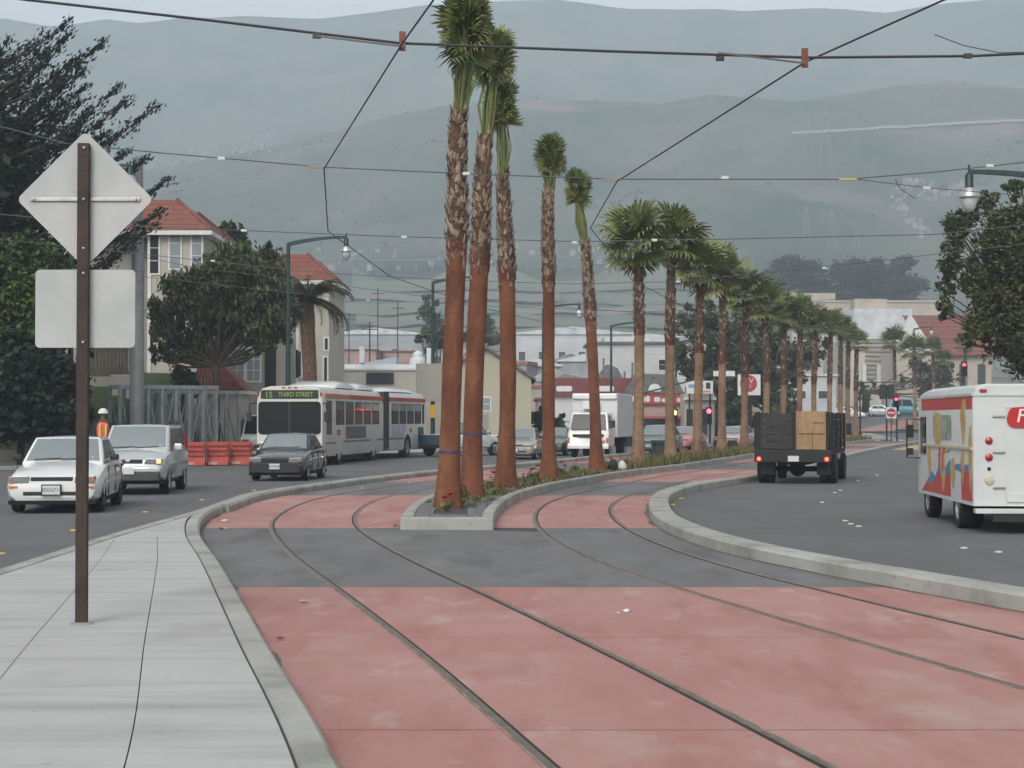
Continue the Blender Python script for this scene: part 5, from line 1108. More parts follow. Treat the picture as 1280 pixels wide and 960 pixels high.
def hip_roof(name, x0, x1, y0, y1, z, h, over, parent, inset=None, courses=9, m=None):
    """hip roof laid in stepped tile courses; each course lips over the one below"""
    rb = MB(); X0, X1, Y0, Y1 = x0 - over, x1 + over, y0 - over, y1 + over
    run = min((X1 - X0), (Y1 - Y0)) / 2 if inset is None else inset
    for k in range(courses):
        a, b = k / courses, (k + 1) / courses
        i0, i1 = run*a, run*b; za, zb = z + h*a, z + h*b; lip = 0.05
        lo = [(X0+i0, Y0+i0), (X1-i0, Y0+i0), (X1-i0, Y1-i0), (X0+i0, Y1-i0)]; hi = [(X0+i1, Y0+i1), (X1-i1, Y0+i1), (X1-i1, Y1-i1), (X0+i1, Y1-i1)]
        vs = [(p[0], p[1], za) for p in lo] + [(p[0], p[1], za + lip) for p in lo] + [(p[0], p[1], zb + lip*.4) for p in hi]
        fs = []
        for q in range(4):
            r = (q + 1) % 4; fs += [(q, r, 4+r, 4+q), (4+q, 4+r, 8+r, 8+q)]
        if k == courses - 1: fs.append((8, 9, 10, 11))
        rb.add(vs, fs)
    o = rb.build(name, m or m_tile[0], parent, fix=False)
    MB().bb(X0 - .04, X1 + .04, Y0 - .04, Y1 + .04, z - .22, z - .01).build('eave', m_trim, o)
    # hip caps
    cp = MB()
    for cx_, cy_, sx_, sy_ in ((X0, Y0, 1, 1), (X1, Y0, -1, 1), (X1, Y1, -1, -1), (X0, Y1, 1, -1)):
        cp.tube([(cx_, cy_, z + .06), (cx_ + sx_*run, cy_ + sy_*run, z + h + .06)], .09, 6)
    cp.build('hip_cap', m or m_tile[0], o)
    return o
def win_front(parent, x, z, w, h, y, frame=.07, nx=1, nz=2, pm=None, dark=None, depth=.05):
    """window on a face looking to -Y"""
    f = MB().bb(x - w/2 - frame, x + w/2 + frame, y - depth, y + .02, z - h/2 - frame, z + h/2 + frame).build('window', m_trim, parent)
    for i in range(nx):
        for k in range(nz):
            a, b = x - w/2 + w*i/nx + .02, x - w/2 + w*(i+1)/nx - .02; c, d = z - h/2 + h*k/nz + .02, z - h/2 + h*(k+1)/nz - .02
            MB().bb(a, b, y - depth - .012, y - depth + .01, c, d).build('pane', pm or m_winglass, f)
    return f
def win_side(parent, y, z, w, h, x, frame=.07, nz=2, pm=None, depth=.05):
    """window on a face looking to +X"""
    f = MB().bb(x - .02, x + depth, y - w/2 - frame, y + w/2 + frame, z - h/2 - frame, z + h/2 + frame).build('window', m_trim, parent)
    for k in range(nz):
        c, d = z - h/2 + h*k/nz + .02, z - h/2 + h*(k+1)/nz - .02
        MB().bb(x + depth - .01, x + depth + .012, y - w/2 + .02, y + w/2 - .02, c, d).build('pane', pm or m_winglass, f)
    return f
# ---- house with hip roof behind the cypress
def at_local(o, u, v, d): p = PX(u, v, d); return p - o.location
hx = XU(187, 84); ez = ZV(289, 84)
H1 = empty('stucco_house', Vector((hx, 84, 0)), R(0), 'tall cream stucco house with red hip roof right of the diamond sign', 'house', 'cream houses with red tile roofs')
WL, WD = 6.0, 9.0; er = XU(254, 84) - hx
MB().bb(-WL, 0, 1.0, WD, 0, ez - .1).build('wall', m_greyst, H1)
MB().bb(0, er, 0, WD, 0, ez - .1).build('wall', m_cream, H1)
MB().bb(-.12, .06, -.06, .1, 0, ez - .12).build('corner_trim', m_trim, H1)
hip_roof('roof', -2.6, er + .02, 0, WD, ez, 1.75, .42, H1, inset=2.1, courses=6)
for (u, v, w, h) in ((193, 318, .45, 1.9), (219, 312, .55, 1.9), (246, 312, .5, 1.8)):
    p = at_local(H1, u, v, 84); win_front(H1, p.x, p.z, w, h, 0, nz=3, pm=m_winpale if u > 200 else m_winglass)
for (u, v, w, h) in ((246, 412, .2, .9), (190, 420, .2, 1.5)):
    p = at_local(H1, u, v, 84); win_front(H1, p.x, p.z, w, h, 0, nz=1)
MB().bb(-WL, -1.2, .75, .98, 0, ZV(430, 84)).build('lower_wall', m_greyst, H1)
# ---- dark fence and low wall left of it
F0 = empty('wooden_fence', Vector((XU(110, 78), 78, 0)), 0, 'dark weathered board fence above the low wall behind the worker', 'fence')
w_ = XU(160, 78) - XU(110, 78); zf0, zf1 = ZV(470, 78), ZV(430, 78)
n_ = 11
for k in range(n_): MB().bb(w_*k/n_ + .01, w_*(k+1)/n_ - .01, -.02, .02, zf0, zf1 + random.uniform(-.05, .05)).build('board', m_fence, F0)
for z in (zf0 + .3, zf1 - .3): MB().bb(0, w_, .022, .07, z - .05, z + .05).build('rail', m_fence, F0)
LW = MB().bb(0, w_*.55, 0, .4, 0, zf0 - .03).build('wall', m_greyst, None, loc=Vector((XU(113, 78), 77.9, 0))); LW.name = 'garden_wall'; tag(LW, 'plain grey garden wall under the dark board fence', 'wall')
LW2 = MB().bb(0, XU(180, 76) - XU(141, 76), 0, .4, 0, ZV(468, 76)).build('garden_wall', m_cream, None, loc=Vector((XU(138, 76), 76, 0))); tag(LW2, 'cream garden wall behind the steel trusses', 'wall')
# ---- second house
hx2 = XU(372, 98); ez2 = ZV(351, 98)
H2 = empty('stucco_house', Vector((hx2, 98, 0)), 0, 'cream stucco house with red hip roof behind the date palm', 'house', 'cream houses with red tile roofs')
er2 = XU(411, 98) - hx2; wl2 = hx2 - XU(320, 98)
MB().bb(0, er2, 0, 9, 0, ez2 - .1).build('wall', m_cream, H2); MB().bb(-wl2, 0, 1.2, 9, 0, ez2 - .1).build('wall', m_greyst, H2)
hip_roof('roof', -wl2 + .3, er2, 0, 8, ez2, 1.65, .42, H2, inset=1.8, courses=6)
MB().bb(-.1, .05, -.05, .1, 0, ez2 - .12).build('corner_trim', m_trim, H2)
for (u, v, w, h) in ((374, 455, .25, 1.5), (407, 465, .2, 1.7), (408, 430, .2, .7)): p = at_local(H2, u, v, 98); win_front(H2, p.x, p.z, w, h, 0, nz=1)
for (u, v, w, h) in ((296, 455, 0.0, 0.0),): pass
# french windows wing
H3 = empty('house_wing', Vector((XU(283, 92), 92, 0)), 0, 'white framed french windows of the house wing behind the small red roof', 'house wing')
ww = XU(345, 92) - XU(270, 92)
MB().bb(-.6, ww, 0, 4, 0, ZV(425, 92)).build('wall', m_greyst, H3)
for u in (297, 317): p = at_local(H3, u, 456, 92); win_front(H3, p.x, p.z, .72, 1.75, 0, nx=2, nz=3, pm=m_winpale)
p = at_local(H3, 338, 460, 92); MB().bb(p.x - .3, p.x + .3, -.06, .1, p.z - 1.6, p.z + 1.1).build('door', m_dark, H3)
# small red-tiled entrance roof
E1 = empty('entrance_porch', Vector((XU(244, 78.5), 78.5, 0)), 0, 'small cream porch with steep red barrel-tile roof behind the trusses', 'porch')
pw = XU(300, 78.5) - XU(244, 78.5); pz0, pz1 = ZV(488, 78.5), ZV(432, 78.5)
MB().bb(0, pw, .2, 2.5, 0, pz0).build('wall', m_cream, E1)
# steep triangular roof face of barrel tiles
ridx = XU(250, 78.5) - XU(244, 78.5)
tl = MB(); mt = m_tile[0]
pts = [(-.25, 0, pz0), (pw + .3, 0, pz0), (pw + .3, 2.9, pz0), (-.25, 2.9, pz0)]; apex = [(ridx, 1.1, pz1), (ridx + .1, 1.9, pz1)]
tl.add([Vector(p) for p in pts] + [Vector(a) for a in apex], [(0, 1, 4), (1, 2, 5, 4), (2, 3, 5), (3, 0, 4, 5), (3, 2, 1, 0)]); ro = tl.build('roof', mt, E1, fix=False)
for k in range(13):
    t0 = (k + .5) / 13; a = Vector(pts[0]).lerp(Vector(pts[1]), t0)
    for j in range(7):
        s0, s1 = j / 7, (j + 1) / 7; top = Vector(apex[0]); q0, q1 = a.lerp(top, s0), a.lerp(top, s1)
        if abs(q0.x - q1.x) > 10: continue
        r_ = .085 * (1 - s0*.75)
        b_ = MB(); b_.tube([q0 + Vector((0, -.03, .015)), q1 + Vector((0, -.01, 0))], [r_, r_*.85], 6); b_.build('roof_tile', mt, ro, smooth=50)
MB().bb(-.3, pw + .35, -.06, 2.95, pz0 - .16, pz0 - .01).build('eave', m_trim, E1)
# ---- low flat-roofed beige building and gabled building
B1 = empty('commercial_building', Vector((XU(410, 112), 112, 0)), 0, 'low beige flat-roofed building with white roof behind the bus', 'building')
bw = XU(553, 112) - XU(410, 112); bh = ZV(463, 112)
MB().bb(0, bw, 0, 16, 0, bh).build('wall', m_cream, B1)
MB().bb(-.1, bw + .1, -.1, 16.1, bh, bh + .12).build('parapet', m_flat, B1)
MB().bb(0.3, bw - .3, 1.5, 15.5, bh + .121, bh + .45).build('roof_deck', m_flat, B1)
for (u, w, h) in ((449, .35, 1.2), (536, .5, 1.1)): x = XU(u, 112) - B1.location.x; MB().bb(x - w/2, x + w/2, 2, 2.5, bh + .46, bh + .46 + h).build('vent_stack', m_flat, B1, bevel=.03)
x = XU(519, 112) - B1.location.x; MB().lathe([(.55, 0), (.55, .35), (.35, .5), (.35, .75), (.1, .95)], 10, M=Matrix.Translation((x, 3, bh + .46))).build('roof_vent', m_flat, B1)
x = XU(468, 112) - B1.location.x; MB().prism([(0, 0), (2.6, 0), (2.6, .5), (.3, .1)], 2, 5, 'Y', M=Matrix.Translation((x - 1.3, 0, bh + .46))).build('skylight', mat('skylight', (.35, .4, .43), .3), B1)
p = at_local(B1, 475, 473, 112); MB().bb(p.x - .9, p.x + .9, -.08, .05, p.z - .38, p.z + .38).build('dark_awning_window', m_winglass, B1)
for (u, v, w, h) in ((437, 512, 1.2, 1.1), (460, 512, 1.2, 1.1), (500, 512, 1.0, 1.1)): p = at_local(B1, u, v, 112); win_front(B1, p.x, p.z, w, h, 0, nz=1)
B2 = empty('gabled_building', Vector((XU(553, 107), 107, 0)), 0, 'pale yellow gabled building behind the tied palms', 'building')
gw = XU(664, 107) - XU(553, 107); ge, gp = ZV(472, 107), ZV(437, 107)
gx = XU(608, 107) - B2.location.x
MB().prism([(0, 0), (gw, 0), (gw, ge), (gx + (gw-gx)*.55, ge + (gp-ge)*.52), (gx, gp), (0, ge + .3)], 0, 14, 'Y').build('wall', m_cream2, B2)
for a, b in (((0 - .25, ge + .18), (gx, gp + .05)), ((gx, gp + .05), (gw + .3, ge - .18))):
    MB().prism([a, b, (b[0], b[1] + .16), (a[0], a[1] + .16)], -.3, 14.2, 'Y').build('roof', m_greyroof, B2)
p = at_local(B2, 608, 505, 107); win_front(B2, p.x, p.z, .5, .8, 0, nz=2, pm=m_winpale)
p = at_local(B2, 606, 530, 107); MB().bb(p.x - .2, p.x + .2, -.06, .05, p.z - .9, p.z + .6).build('pipe_box', m_greyst, B2)
# ---- white clapboard house, restaurants
def shed(name, u0, u1, vt, d, depth, m, label, cat='building', zb=None, group=None):
    x0 = XU(u0, d); g = gz(x0, d) if zb is None else zb
    o = empty(name, Vector((x0, d, g)), 0, label, cat, group); w = XU(u1, d) - x0; h = ZV(vt, d) - g
    MB().bb(0, w, 0, depth, -1.5, h).build('wall', m, o); return o, w, h
B3, w3, h3 = shed('clapboard_house', 738, 856, 430, 168, 10, m_clap, 'white clapboard house with dark window above the restaurant')
for k in range(24):
    z = h3 * (k + .5) / 24
    MB().bb(-.02, w3 + .02, -.05, 0.0, z - h3/48 + .03, z + h3/48).build('clapboard', m_clap, B3)
MB().bb(-.3, w3 + .3, -.35, 10.3, h3, h3 + .22).build('roof', m_greyroof, B3); MB().bb(1.5, w3 - 1, 2, 9, h3 + .221, h3 + .8).build('roof_deck', m_flat, B3)
p = at_local(B3, 828, 456, 168); win_front(B3, p.x, p.z, .75, 1.05, -.03, nz=2, depth=.08)
p = at_local(B3, 800, 466, 168); win_front(B3, p.x, p.z, .6, .9, -.03, nz=2, depth=.08)
B4, w4, h4 = shed('restaurant', 692, 792, 478, 140, 8, m_clap, 'red fascia restaurant behind the box truck', zb=0)
MB().bb(-.2, w4 + .1, -.35, .05, h4 - 1.15, h4 + .35).build('fascia', m_dkred, B4)
for k in range(7):
    x = w4*(.42 + .58*(k + random.uniform(.1, .9))/7); zz = h4 + .35 + random.uniform(.5, 2.2); MB().bb(x - .08, x + .08, .5, .66, h4 - .2, zz).build('vent_pipe', m_greyroof, B4)
for (u, wd, tx) in ((705, 1.3, 'CAFE'), (755, 1.6, 'GRILL')):
    x = XU(u, 140) - B4.location.x; s = MB().prism(round_poly([(x - wd/2, h4 - .75), (x + wd/2, h4 - .75), (x + wd/2, h4 - .3), (x - wd/2, h4 - .3)], .15), -.42, -.36, 'Y').build('sign_board', m_trim, B4)
MB().prism([(-.8, h4 + .35), (1.4, h4 + .35), (.9, h4 + 1.2), (.1, h4 + 1.5)], .1, 3, 'Y', M=Matrix.Translation((w4*.66, 0, 0))).build('roof_hood', m_greyroof, B4)
B5, w5, h5 = shed('chicken_restaurant', 783, 856, 492, 137, 8, mat('stucco_pink', (.36, .27, .24), .9, var=.12, scale=1), 'small restaurant with red and white sign band behind the first open palms', zb=0)
MB().bb(-.1, w5, -.3, .02, h5 - .85, h5).build('sign_band', mat('sign_red', (.36, .05, .05), .6), B5)
sb_ = B5.children[-1]
for k, (xa, wd, ht) in enumerate(((.10, .5, .5), (.24, .4, .42), (.33, .3, .5), (.47, .5, .4), (.60, .35, .3), (.86, .5, .35))): MB().prism(round_poly([(w5*xa, h5 - .68), (w5*xa + wd, h5 - .68), (w5*xa + wd, h5 - .68 + ht), (w5*xa, h5 - .68 + ht)], .12), -.33, -.305, 'Y').build('sign_patch', m_trim, sb_)
MB().bb(.3, w5 - .3, -.9, .02, h5 - 2.0, h5 - 1.8).build('awning', mat('awning_red', (.35, .08, .07), .7), B5)
MB().bb(1.0, w5 - .8, -.06, .02, .2, h5 - 2.05).build('shop_window', m_winglass, B5); MB().bb(-.1, w5 + .1, -.4, 8, h5, h5 + .15).build('roof', m_greyroof, B5)
MB().prism([(0, 0), (w5, 0), (w5*.85, 1.4), (w5*.2, 1.5)], 1, 7, 'Y', M=Matrix.Translation((0, 0, h5 + .15))).build('roof_hood', m_greyroof, B5)
st_ = MB(); st_.lathe([(.05, -.05), (.5, 0), (.05, .05)], 12, M=Matrix.Translation((w5*.48, -.2, h5 + .3)) @ Matrix.Rotation(R(90), 4, 'X')); st_.build('roof_emblem', m_trim, B5)
B6, w6, h6 = shed('corner_shop', 856, 893, 492, 133, 14, m_cream, 'cream corner shop under the white billboard', zb=0)
MB().bb(-.1, w6 + .1, -.4, .02, h6 - .5, h6 - .25).build('cornice', m_trim, B6)
for u in (862, 880): x = XU(u, 133) - B6.location.x; MB().bb(x - .25, x + .25, -.06, .02, .4, h6 - 1.2).build('shop_window', m_winglass, B6)
BB = empty('billboard', Vector((XU(875, 132), 132, 0)), 0, 'white billboard with blue line of print over the corner shop', 'billboard')
bz0, bz1 = ZV(492, 132), ZV(476, 132); MB().bb(-1.05, 1.0, -.1, .1, bz0, bz1).build('panel', m_trim, BB)
MB().bb(-.9, .25, -.12, -.101, bz0 + .45, bz0 + .72).build('print_line', mat('print_blue', (.15, .3, .42), .6), BB); MB().bb(.45, .8, -.12, -.101, bz0 + .38, bz0 + .85).build('print_portrait', mat('print_dark', (.03, .03, .035), .6), BB); MB().bb(-.3, .8, -.12, -.101, bz0 + .1, bz0 + .22).build('print_line', mat('sign_pink', (.5, .2, .2), .6), BB)
for x in (-.8, .8): MB().bb(x - .06, x + .06, .101, .22, 0, bz1).build('post', m_dark, BB)
LS = empty('liquor_sign', Vector((XU(871, 150), 150, 0)), 0, 'white sign with big red letters beside the dark tree', 'sign')
lz0, lz1 = ZV(463, 150), ZV(445, 150); MB().bb(-.95, 1.3, -.1, .1, lz0, lz1).build('panel', m_trim, LS); MB().bb(-.95, 1.3, -.1, .1, ZV(469, 150), lz0 - .06).build('lower_panel', m_flat, LS)
lettering('LIQUOR', .95, mat('letter_red', (.4, .05, .05), .6), LS, (.17, -.11, (lz0 + lz1)/2), FRONT, sx=.58, extrude=.01)
MB().bb(-.05, .15, -.05, .05, 0, ZV(469, 150)).build('post', m_dark, LS)
RS = empty('round_sign', Vector((XU(938, 128), 128, 0)), 0, 'white square sign with a big red disc left of the stake truck', 'sign')
rz0, rz1 = ZV(494, 128), ZV(468, 128); rc_ = (rz0 + rz1)/2; MB().bb(-.95, .75, -.08, .08, rz0, rz1).build('panel', m_trim, RS)
dsc = MB().lathe([(.64, 0), (.64, .03)], 24, M=Matrix.Translation((-.15, -.08, rc_ + .1)) @ Matrix.Rotation(R(90), 4, 'X')).build('red_disc', mat('disc_red', (.34, .03, .05), .6), RS)
lettering('V', .55, m_trim, dsc, (.06, -.125, rc_ + .28), FRONT, extrude=.004); lettering('I', .45, m_trim, dsc, (-.02, -.125, rc_ - .12), FRONT, extrude=.004)
MB().bb(-.1, .1, -.06, .06, 0, rz0).build('post', m_dark, RS)
# ---- industrial sheds of the town, left to right
m_ind = [mat('shed_white', (.46, .475, .48), .8, var=.15, scale=.3), mat('shed_grey', (.30, .31, .32), .8, var=.2, scale=.3), mat('shed_pink', (.33, .22, .205), .85, var=.2, scale=.4), mat('shed_beige', (.44, .38, .32), .85, var=.1, scale=.3)]
ind = [(411, 528, 418, 330, 1, 'long pale warehouse above the beige roof'), (640, 790, 418, 300, 0, 'large white warehouse behind the fourth tied palm'), (700, 860, 422, 360, 0, 'white roofed depot behind the clapboard house'), (640, 700, 458, 215, 1, 'grey shed right of the yellow gable'), (700, 760, 452, 235, 1, 'grey shed above the red restaurant'), (672, 720, 500, 150, 2, 'pinkish building under the grey shed'), (430, 470, 438, 240, 2, 'low pinkish house behind the beige flat roof'), (478, 520, 440, 250, 2, 'low red brown house beside the roof vent'),
       (940, 985, 455, 190, 3, 'beige building behind the dark tree'), (985, 1045, 470, 180, 0, 'white shop front behind the far median palms'), (880, 935, 470, 175, 1, 'grey building behind the round red sign')]
for (u0, u1, vt, d, mi, lab) in ind:
    o, w, h = shed('warehouse' if w3 and u1 - u0 > 70 else 'town_building', u0, u1, vt, d, 14, m_ind[mi], lab, group='town buildings')
    if 'ware' in o.name or mi == 1:
        rise = h*.09 + .5; MB().prism([(-.3, h), (w + .3, h), (w + .3, h + .2), (w*.5, h + rise), (-.3, h + .2)], -.3, 14, 'Y').build('roof', m_flat, o)
    else: MB().bb(-.2, w + .2, -.2, 14.2, h, h + .2).build('roof', m_flat if mi == 0 else m_tile[0] if mi == 2 else m_flat, o)
    nw = max(2, int(w / 3.2))
    for k in range(nw): win_front(o, w*(k + .5)/nw, h*.62, 1.2, max(.7, h*.16), 0, nz=1)
# ---- hall, church and long beige building on the right
HL, wh, hh = shed('white_hall', 1062, 1140, 424, 235, 20, mat('hall_cream', (.46, .43, .37), .85, var=.08, scale=.3), 'pale hall with tall ribs and white roof behind the far palms')
MB().prism([(0, hh), (wh*1.05, hh), (wh*1.0, hh + 4.2), (wh*.08, hh + 4.2)], -.2, 12, 'Y').build('roof', m_flat, HL)
MB().bb(wh*.1, wh*.62, .5, 4, hh + 4.21, hh + 5.6).build('roof_box', m_ind[3], HL)
for k in range(9): MB().bb(wh*.25, wh*.85, -.25, .02, hh - .5 - k*.62, hh - .25 - k*.62).build('louver', m_greyst, HL)
for k in range(4): MB().bb(wh*.2 + k*2.0, wh*.2 + k*2.0 + .5, -.6, .02, 0, hh*.62).build('rib', m_trim, HL)
MB().bb(wh*.72, wh*.86, -.3, .02, 1.5, 5.0).build('window', m_winglass, HL)
CH, wc, hc = shed('church', 1118, 1168, 440, 225, 8, m_ind[3], 'pale church gable with red tile roof beside the right tree', 'church')
MB().prism([(-.2, hc), (wc + .2, hc), (wc*.42, ZV(393, 225) - CH.location.z)], 0, 1.2, 'Y').build('gable', m_trim, CH)
rr_ = MB(); zr_ = ZV(391, 225) - CH.location.z
for k in range(10):
    a, b = k/10, (k+1)/10
    y0, y1 = 0 + 6*a, 0 + 6*b; z0 = hc - .5 + (zr_ - hc + .5)*a; z1 = hc - .5 + (zr_ - hc + .5)*b
    xa = wc*.95 - (wc*.53)*a; xb = wc*.95 - wc*.53*b
    rr_.add([(xa, y0 - .5, z0 + .12), (XU(1245, 225) - CH.location.x, y0 - .5, z0 + .12), (XU(1240, 225) - CH.location.x, y1 - .5, z1), (xb, y1 - .5, z1), (xa, y0 - .5, z0), (XU(1245, 225) - CH.location.x, y0 - .5, z0)], [(0, 1, 2, 3), (4, 5, 1, 0)])
rr_.build('roof', m_tile[0], CH, fix=False)
MB().bb(wc*.9, XU(1240, 225) - CH.location.x, .3, 8, 0, hc - .45).build('nave_wall', m_ind[3], CH)
for k in range(3): MB().bb(wc + 1 + k*2.4, wc + 2 + k*2.4, .15, .31, 2, hc - 1.6).build('window', m_winglass, CH)
LB, wlb, hlb = shed('long_building', 990, 1185, 378, 330, 18, m_ind[3], 'long beige building below the wooded knoll', 'building')
MB().bb(-.2, wlb + .2, -.2, 18.2, hlb, hlb + .4).build('parapet', m_ind[3], LB); MB().bb(0, wlb*.28, -.1, 6, hlb + .41, hlb + 1.8).build('raised_block', m_ind[3], LB)
for k in range(8): MB().bb(wlb*(k+.2)/8, wlb*(k+.8)/8, -.12, .02, hlb - 4.6, hlb - 4.0).build('window_band', m_greyst, LB)
# ---- far hillside houses, viaduct, pylons
hm = MB(); hm.bb(-4, 4, -4, 4, -3, 6, 0); hm.prism([(-4.5, 6), (4.5, 6), (0, 8.5)], -4.4, 4.4, 'Y', 1); hmes = [hm.mesh('hill_house', [mat('hill_house_%d' % i, c, .8), mat('hill_roof_%d' % i, c2, .8)], None, True) for i, (c, c2) in enumerate((((.26, .25, .23), (.17, .16, .15)), ((.21, .2, .18), (.14, .1, .09)), ((.32, .32, .31), (.2, .2, .2))))]
def hill_house(u, v, lab, grp, s=1.0, d0=600):
    p = drop(u, v, d0); o = inst('hill_house', random.choice(hmes), None, p, (0, 0, random.uniform(-.5, .5)), (s*random.uniform(.6, 1.2), s, s*random.uniform(.6, 1.0))); tag(o, lab, 'house', grp)
for k in range(52): u = random.uniform(195, 345); hill_house(u, 204 - (u - 195)*.16 + random.uniform(-12, 9), 'tiny pale house in the cluster on the left hillside above the red roof', 'houses on the left hillside', .34)
for k in range(46): hill_house(random.uniform(1120, 1205), random.uniform(228, 252), 'tiny white house in the hillside cluster beside the right lamp', 'houses on the right hillside', .34)
for k in range(22): t = random.random(); hill_house(1118 + t*50 + random.uniform(-8, 8), 255 + t*50 + random.uniform(-8, 8), 'tiny pale house in the row running down the right hillside', 'house row on the right hillside', .42)
for k in range(46): hill_house(random.uniform(395, 770), random.uniform(312, 346), 'small pale building in the strip at the foot of the hills', 'buildings at the foot of the hills', .36, 500)
VD = empty('viaduct', (0, 0, 0), 0, 'long pale viaduct at the foot of the hills behind the palms', 'viaduct')
m_via = mat('viaduct_concrete', (.13, .135, .14), .9)
pts = [drop(u, 345, 500) for u in range(360, 800, 20)]
zt = ZV(333, pts[len(pts)//2].y)
for a, b in zip(pts[:-1], pts[1:]):
    A, B = Vector((a.x, a.y, a.z + 4.5)), Vector((b.x, b.y, b.z + 4.5)); MB().bar(A, B, 3.0, .9).build('deck_span', m_via, VD)
    MB().bb(a.x - .5, a.x + .5, a.y - .5, a.y + .5, a.z - 2, a.z + 4).build('pier', m_via, VD)
pyl = MB()
for s1 in (-1, 1):
    for s2 in (-1, 1): pyl.bar((s1*3, s2*3, -2), (s1*.6, s2*.6, 30), .13)
for k in range(6):
    z = k*5; w = 3 - 2.4*z/30; pyl.bar((-w, -w, z), (w, -w, z + 4), .1); pyl.bar((w, w, z), (-w, w, z + 4), .1); pyl.bar((-w, w, z), (-w, -w, z + 4), .1); pyl.bar((w, -w, z), (w, w, z+4), .1)
for z in (22, 27): pyl.bar((-6, 0, z), (6, 0, z), .15)
pme = pyl.mesh('pylon', [mat('pylon_steel', (.26, .27, .27), .6, .3)], None)
for (u, v, s) in ((1008, 313, .75), (1040, 318, .8), (1071, 312, .5), (1010, 205, 1.1), (1032, 212, 1.3), (1070, 195, .9), (1092, 232, .6), (835, 118, 1.0), (812, 118, .7), (885, 112, .9), (940, 116, .7)):
    tag(inst('pylon', pme, None, drop(u, v, 500), (0, 0, random.uniform(-.6, .6)), (s, s, s)), 'faint lattice power pylon ' + ('on the skyline of the middle ridge' if v < 130 else 'on the hillside under the pale road' if v < 250 else 'behind the wooded knoll'), 'pylon', 'power pylons')
def terrain_strip(name, pxs, w, label, m):
    P = []
    for (u0, v0), (u1, v1) in zip(pxs[:-1], pxs[1:]):
        for k in range(8): t = k/8; P.append(drop(u0 + (u1-u0)*t, v0 + (v1-v0)*t, 500, 2300, 2.0))
    P = [p + Vector((0, 0, 1.2)) for p in P]; vs = []
    for i, p in enumerate(P): vs += [p + Vector((0, 0, w*.5)), p - Vector((0, w*1.0, w*.5))]
    o = MB().add(vs, [(2*i, 2*i+1, 2*i+3, 2*i+2) for i in range(len(P)-1)]).build(name, m, None, fix=False); o['kind'] = 'structure'; return o
m_hroad = mat('hill_road_pale', (.24, .235, .215), .9)
terrain_strip('hill_road', [(990, 169), (1080, 164), (1180, 158), (1300, 152)], 2.2, '', m_hroad)
terrain_strip('hill_track', [(396, 348), (414, 380), (430, 410), (446, 440)], 2.5, '', m_hroad)
# far utility poles in the town
for (u, vt, vb, d) in ((403, 405, 450, 180), (415, 400, 450, 170), (462, 402, 450, 165), (472, 360, 442, 230), (497, 378, 442, 220), (436, 392, 440, 230)):
    x = XU(u, d); o = empty('power_pole', Vector((x, d, gz(x, d))), 0, 'wooden power pole above the beige roof, one of a scattered row', 'utility pole', 'town power poles'); h = ZV(vt, d) - gz(x, d)
    MB().lathe([(.11, -.5), (.07, h)], 7).build('pole', mat('pole_wood', (.07, .06, .05), .9), o); MB().bb(-.8, .8, -.04, .04, h - .8, h - .7).build('crossarm', mat('pole_wood', (.07, .06, .05), .9), o)

# ---- small houses of the town in the valley
protos = []
tcols = [(.44, .43, .40), (.36, .33, .28), (.50, .50, .49), (.30, .27, .25), (.40, .36, .33), (.26, .28, .30)]
rcols = [(.20, .19, .18), (.26, .12, .09), (.33, .33, .33), (.14, .13, .12)]
for i in range(6):
    wm = MB().bb(-4, 4, -3.5, 3.5, -3, 4.6 + (i % 3)).mesh('wall', [mat('town_wall_%d' % i, tcols[i], .85, var=.12, scale=.5)], None)
    zt_ = 4.6 + (i % 3)
    rm = (MB().prism([(-4.5, zt_), (4.5, zt_), (0, zt_ + 2.2)], -3.9, 3.9, 'Y') if i % 2 == 0 else MB().bb(-4.2, 4.2, -3.7, 3.7, zt_, zt_ + .5)).mesh('roof', [mat('town_roof_%d' % (i % 4), rcols[i % 4], .85, var=.2, scale=.5)], None)
    wi = MB().bb(-.6, .6, -.06, .06, -.7, .7).mesh('window', [m_winglass], None)
    protos.append((wm, rm, wi))
spots = []
for k in range(64):
    d = random.choice((190, 215, 240, 265, 290, 320, 350, 385)) + random.uniform(-8, 8); u = random.uniform(405, 985) if k % 3 else random.uniform(405, 720)
    if u > 640 + F*(MCX(d) - 24)/d: continue
    spots.append((u, d))
for k, (u, d) in enumerate(spots):
    x = XU(u, d); s = random.uniform(.55, .95); i = k % 6; rz_ = random.uniform(-.35, .35)
    o = empty('town_house', Vector((x, d, gz(x, d))), rz_, 'small pale town house among the roofs in the valley behind the palms', 'house', 'small houses in the valley', s)
    wm, rm, wi = protos[i]; inst('wall', wm, o); inst('roof', rm, o)
    for wx in (-2.3, 0, 2.3): inst('window', wi, o, (wx, -3.5, 2.6))

# ---- fields on the plain at the foot of the hills
def field(u0, u1, v0, v1, m):
    nu_, nv_ = 14, 4; vs = []; k0 = random.uniform(0, 9)
    for j in range(nv_ + 1):
        for i in range(nu_ + 1):
            u = u0 + (u1 - u0)*i/nu_; v = v0 + (v1 - v0)*j/nv_ + 2.2*math.sin(i*.9 + k0) * (1 if j in (0, nv_) else .3)
            p = drop(u, v, 330, 1000, 3.0); vs.append((p.x, p.y, p.z + 1.1))
    o = MB().add(vs, [(j*(nu_+1)+i, j*(nu_+1)+i+1, (j+1)*(nu_+1)+i+1, (j+1)*(nu_+1)+i) for j in range(nv_) for i in range(nu_)]).build('field', m, None, fix=False, smooth=60); o['kind'] = 'structure'
m_fg = layered('field_green', (.115, .135, .08), [((.15, .155, .10), .03, 5, .42, .62, .9, (.4, 1, 1)), ((.085, .10, .065), .05, 5, .55, .66, .8, (.4, 1, 1))], bump=0)
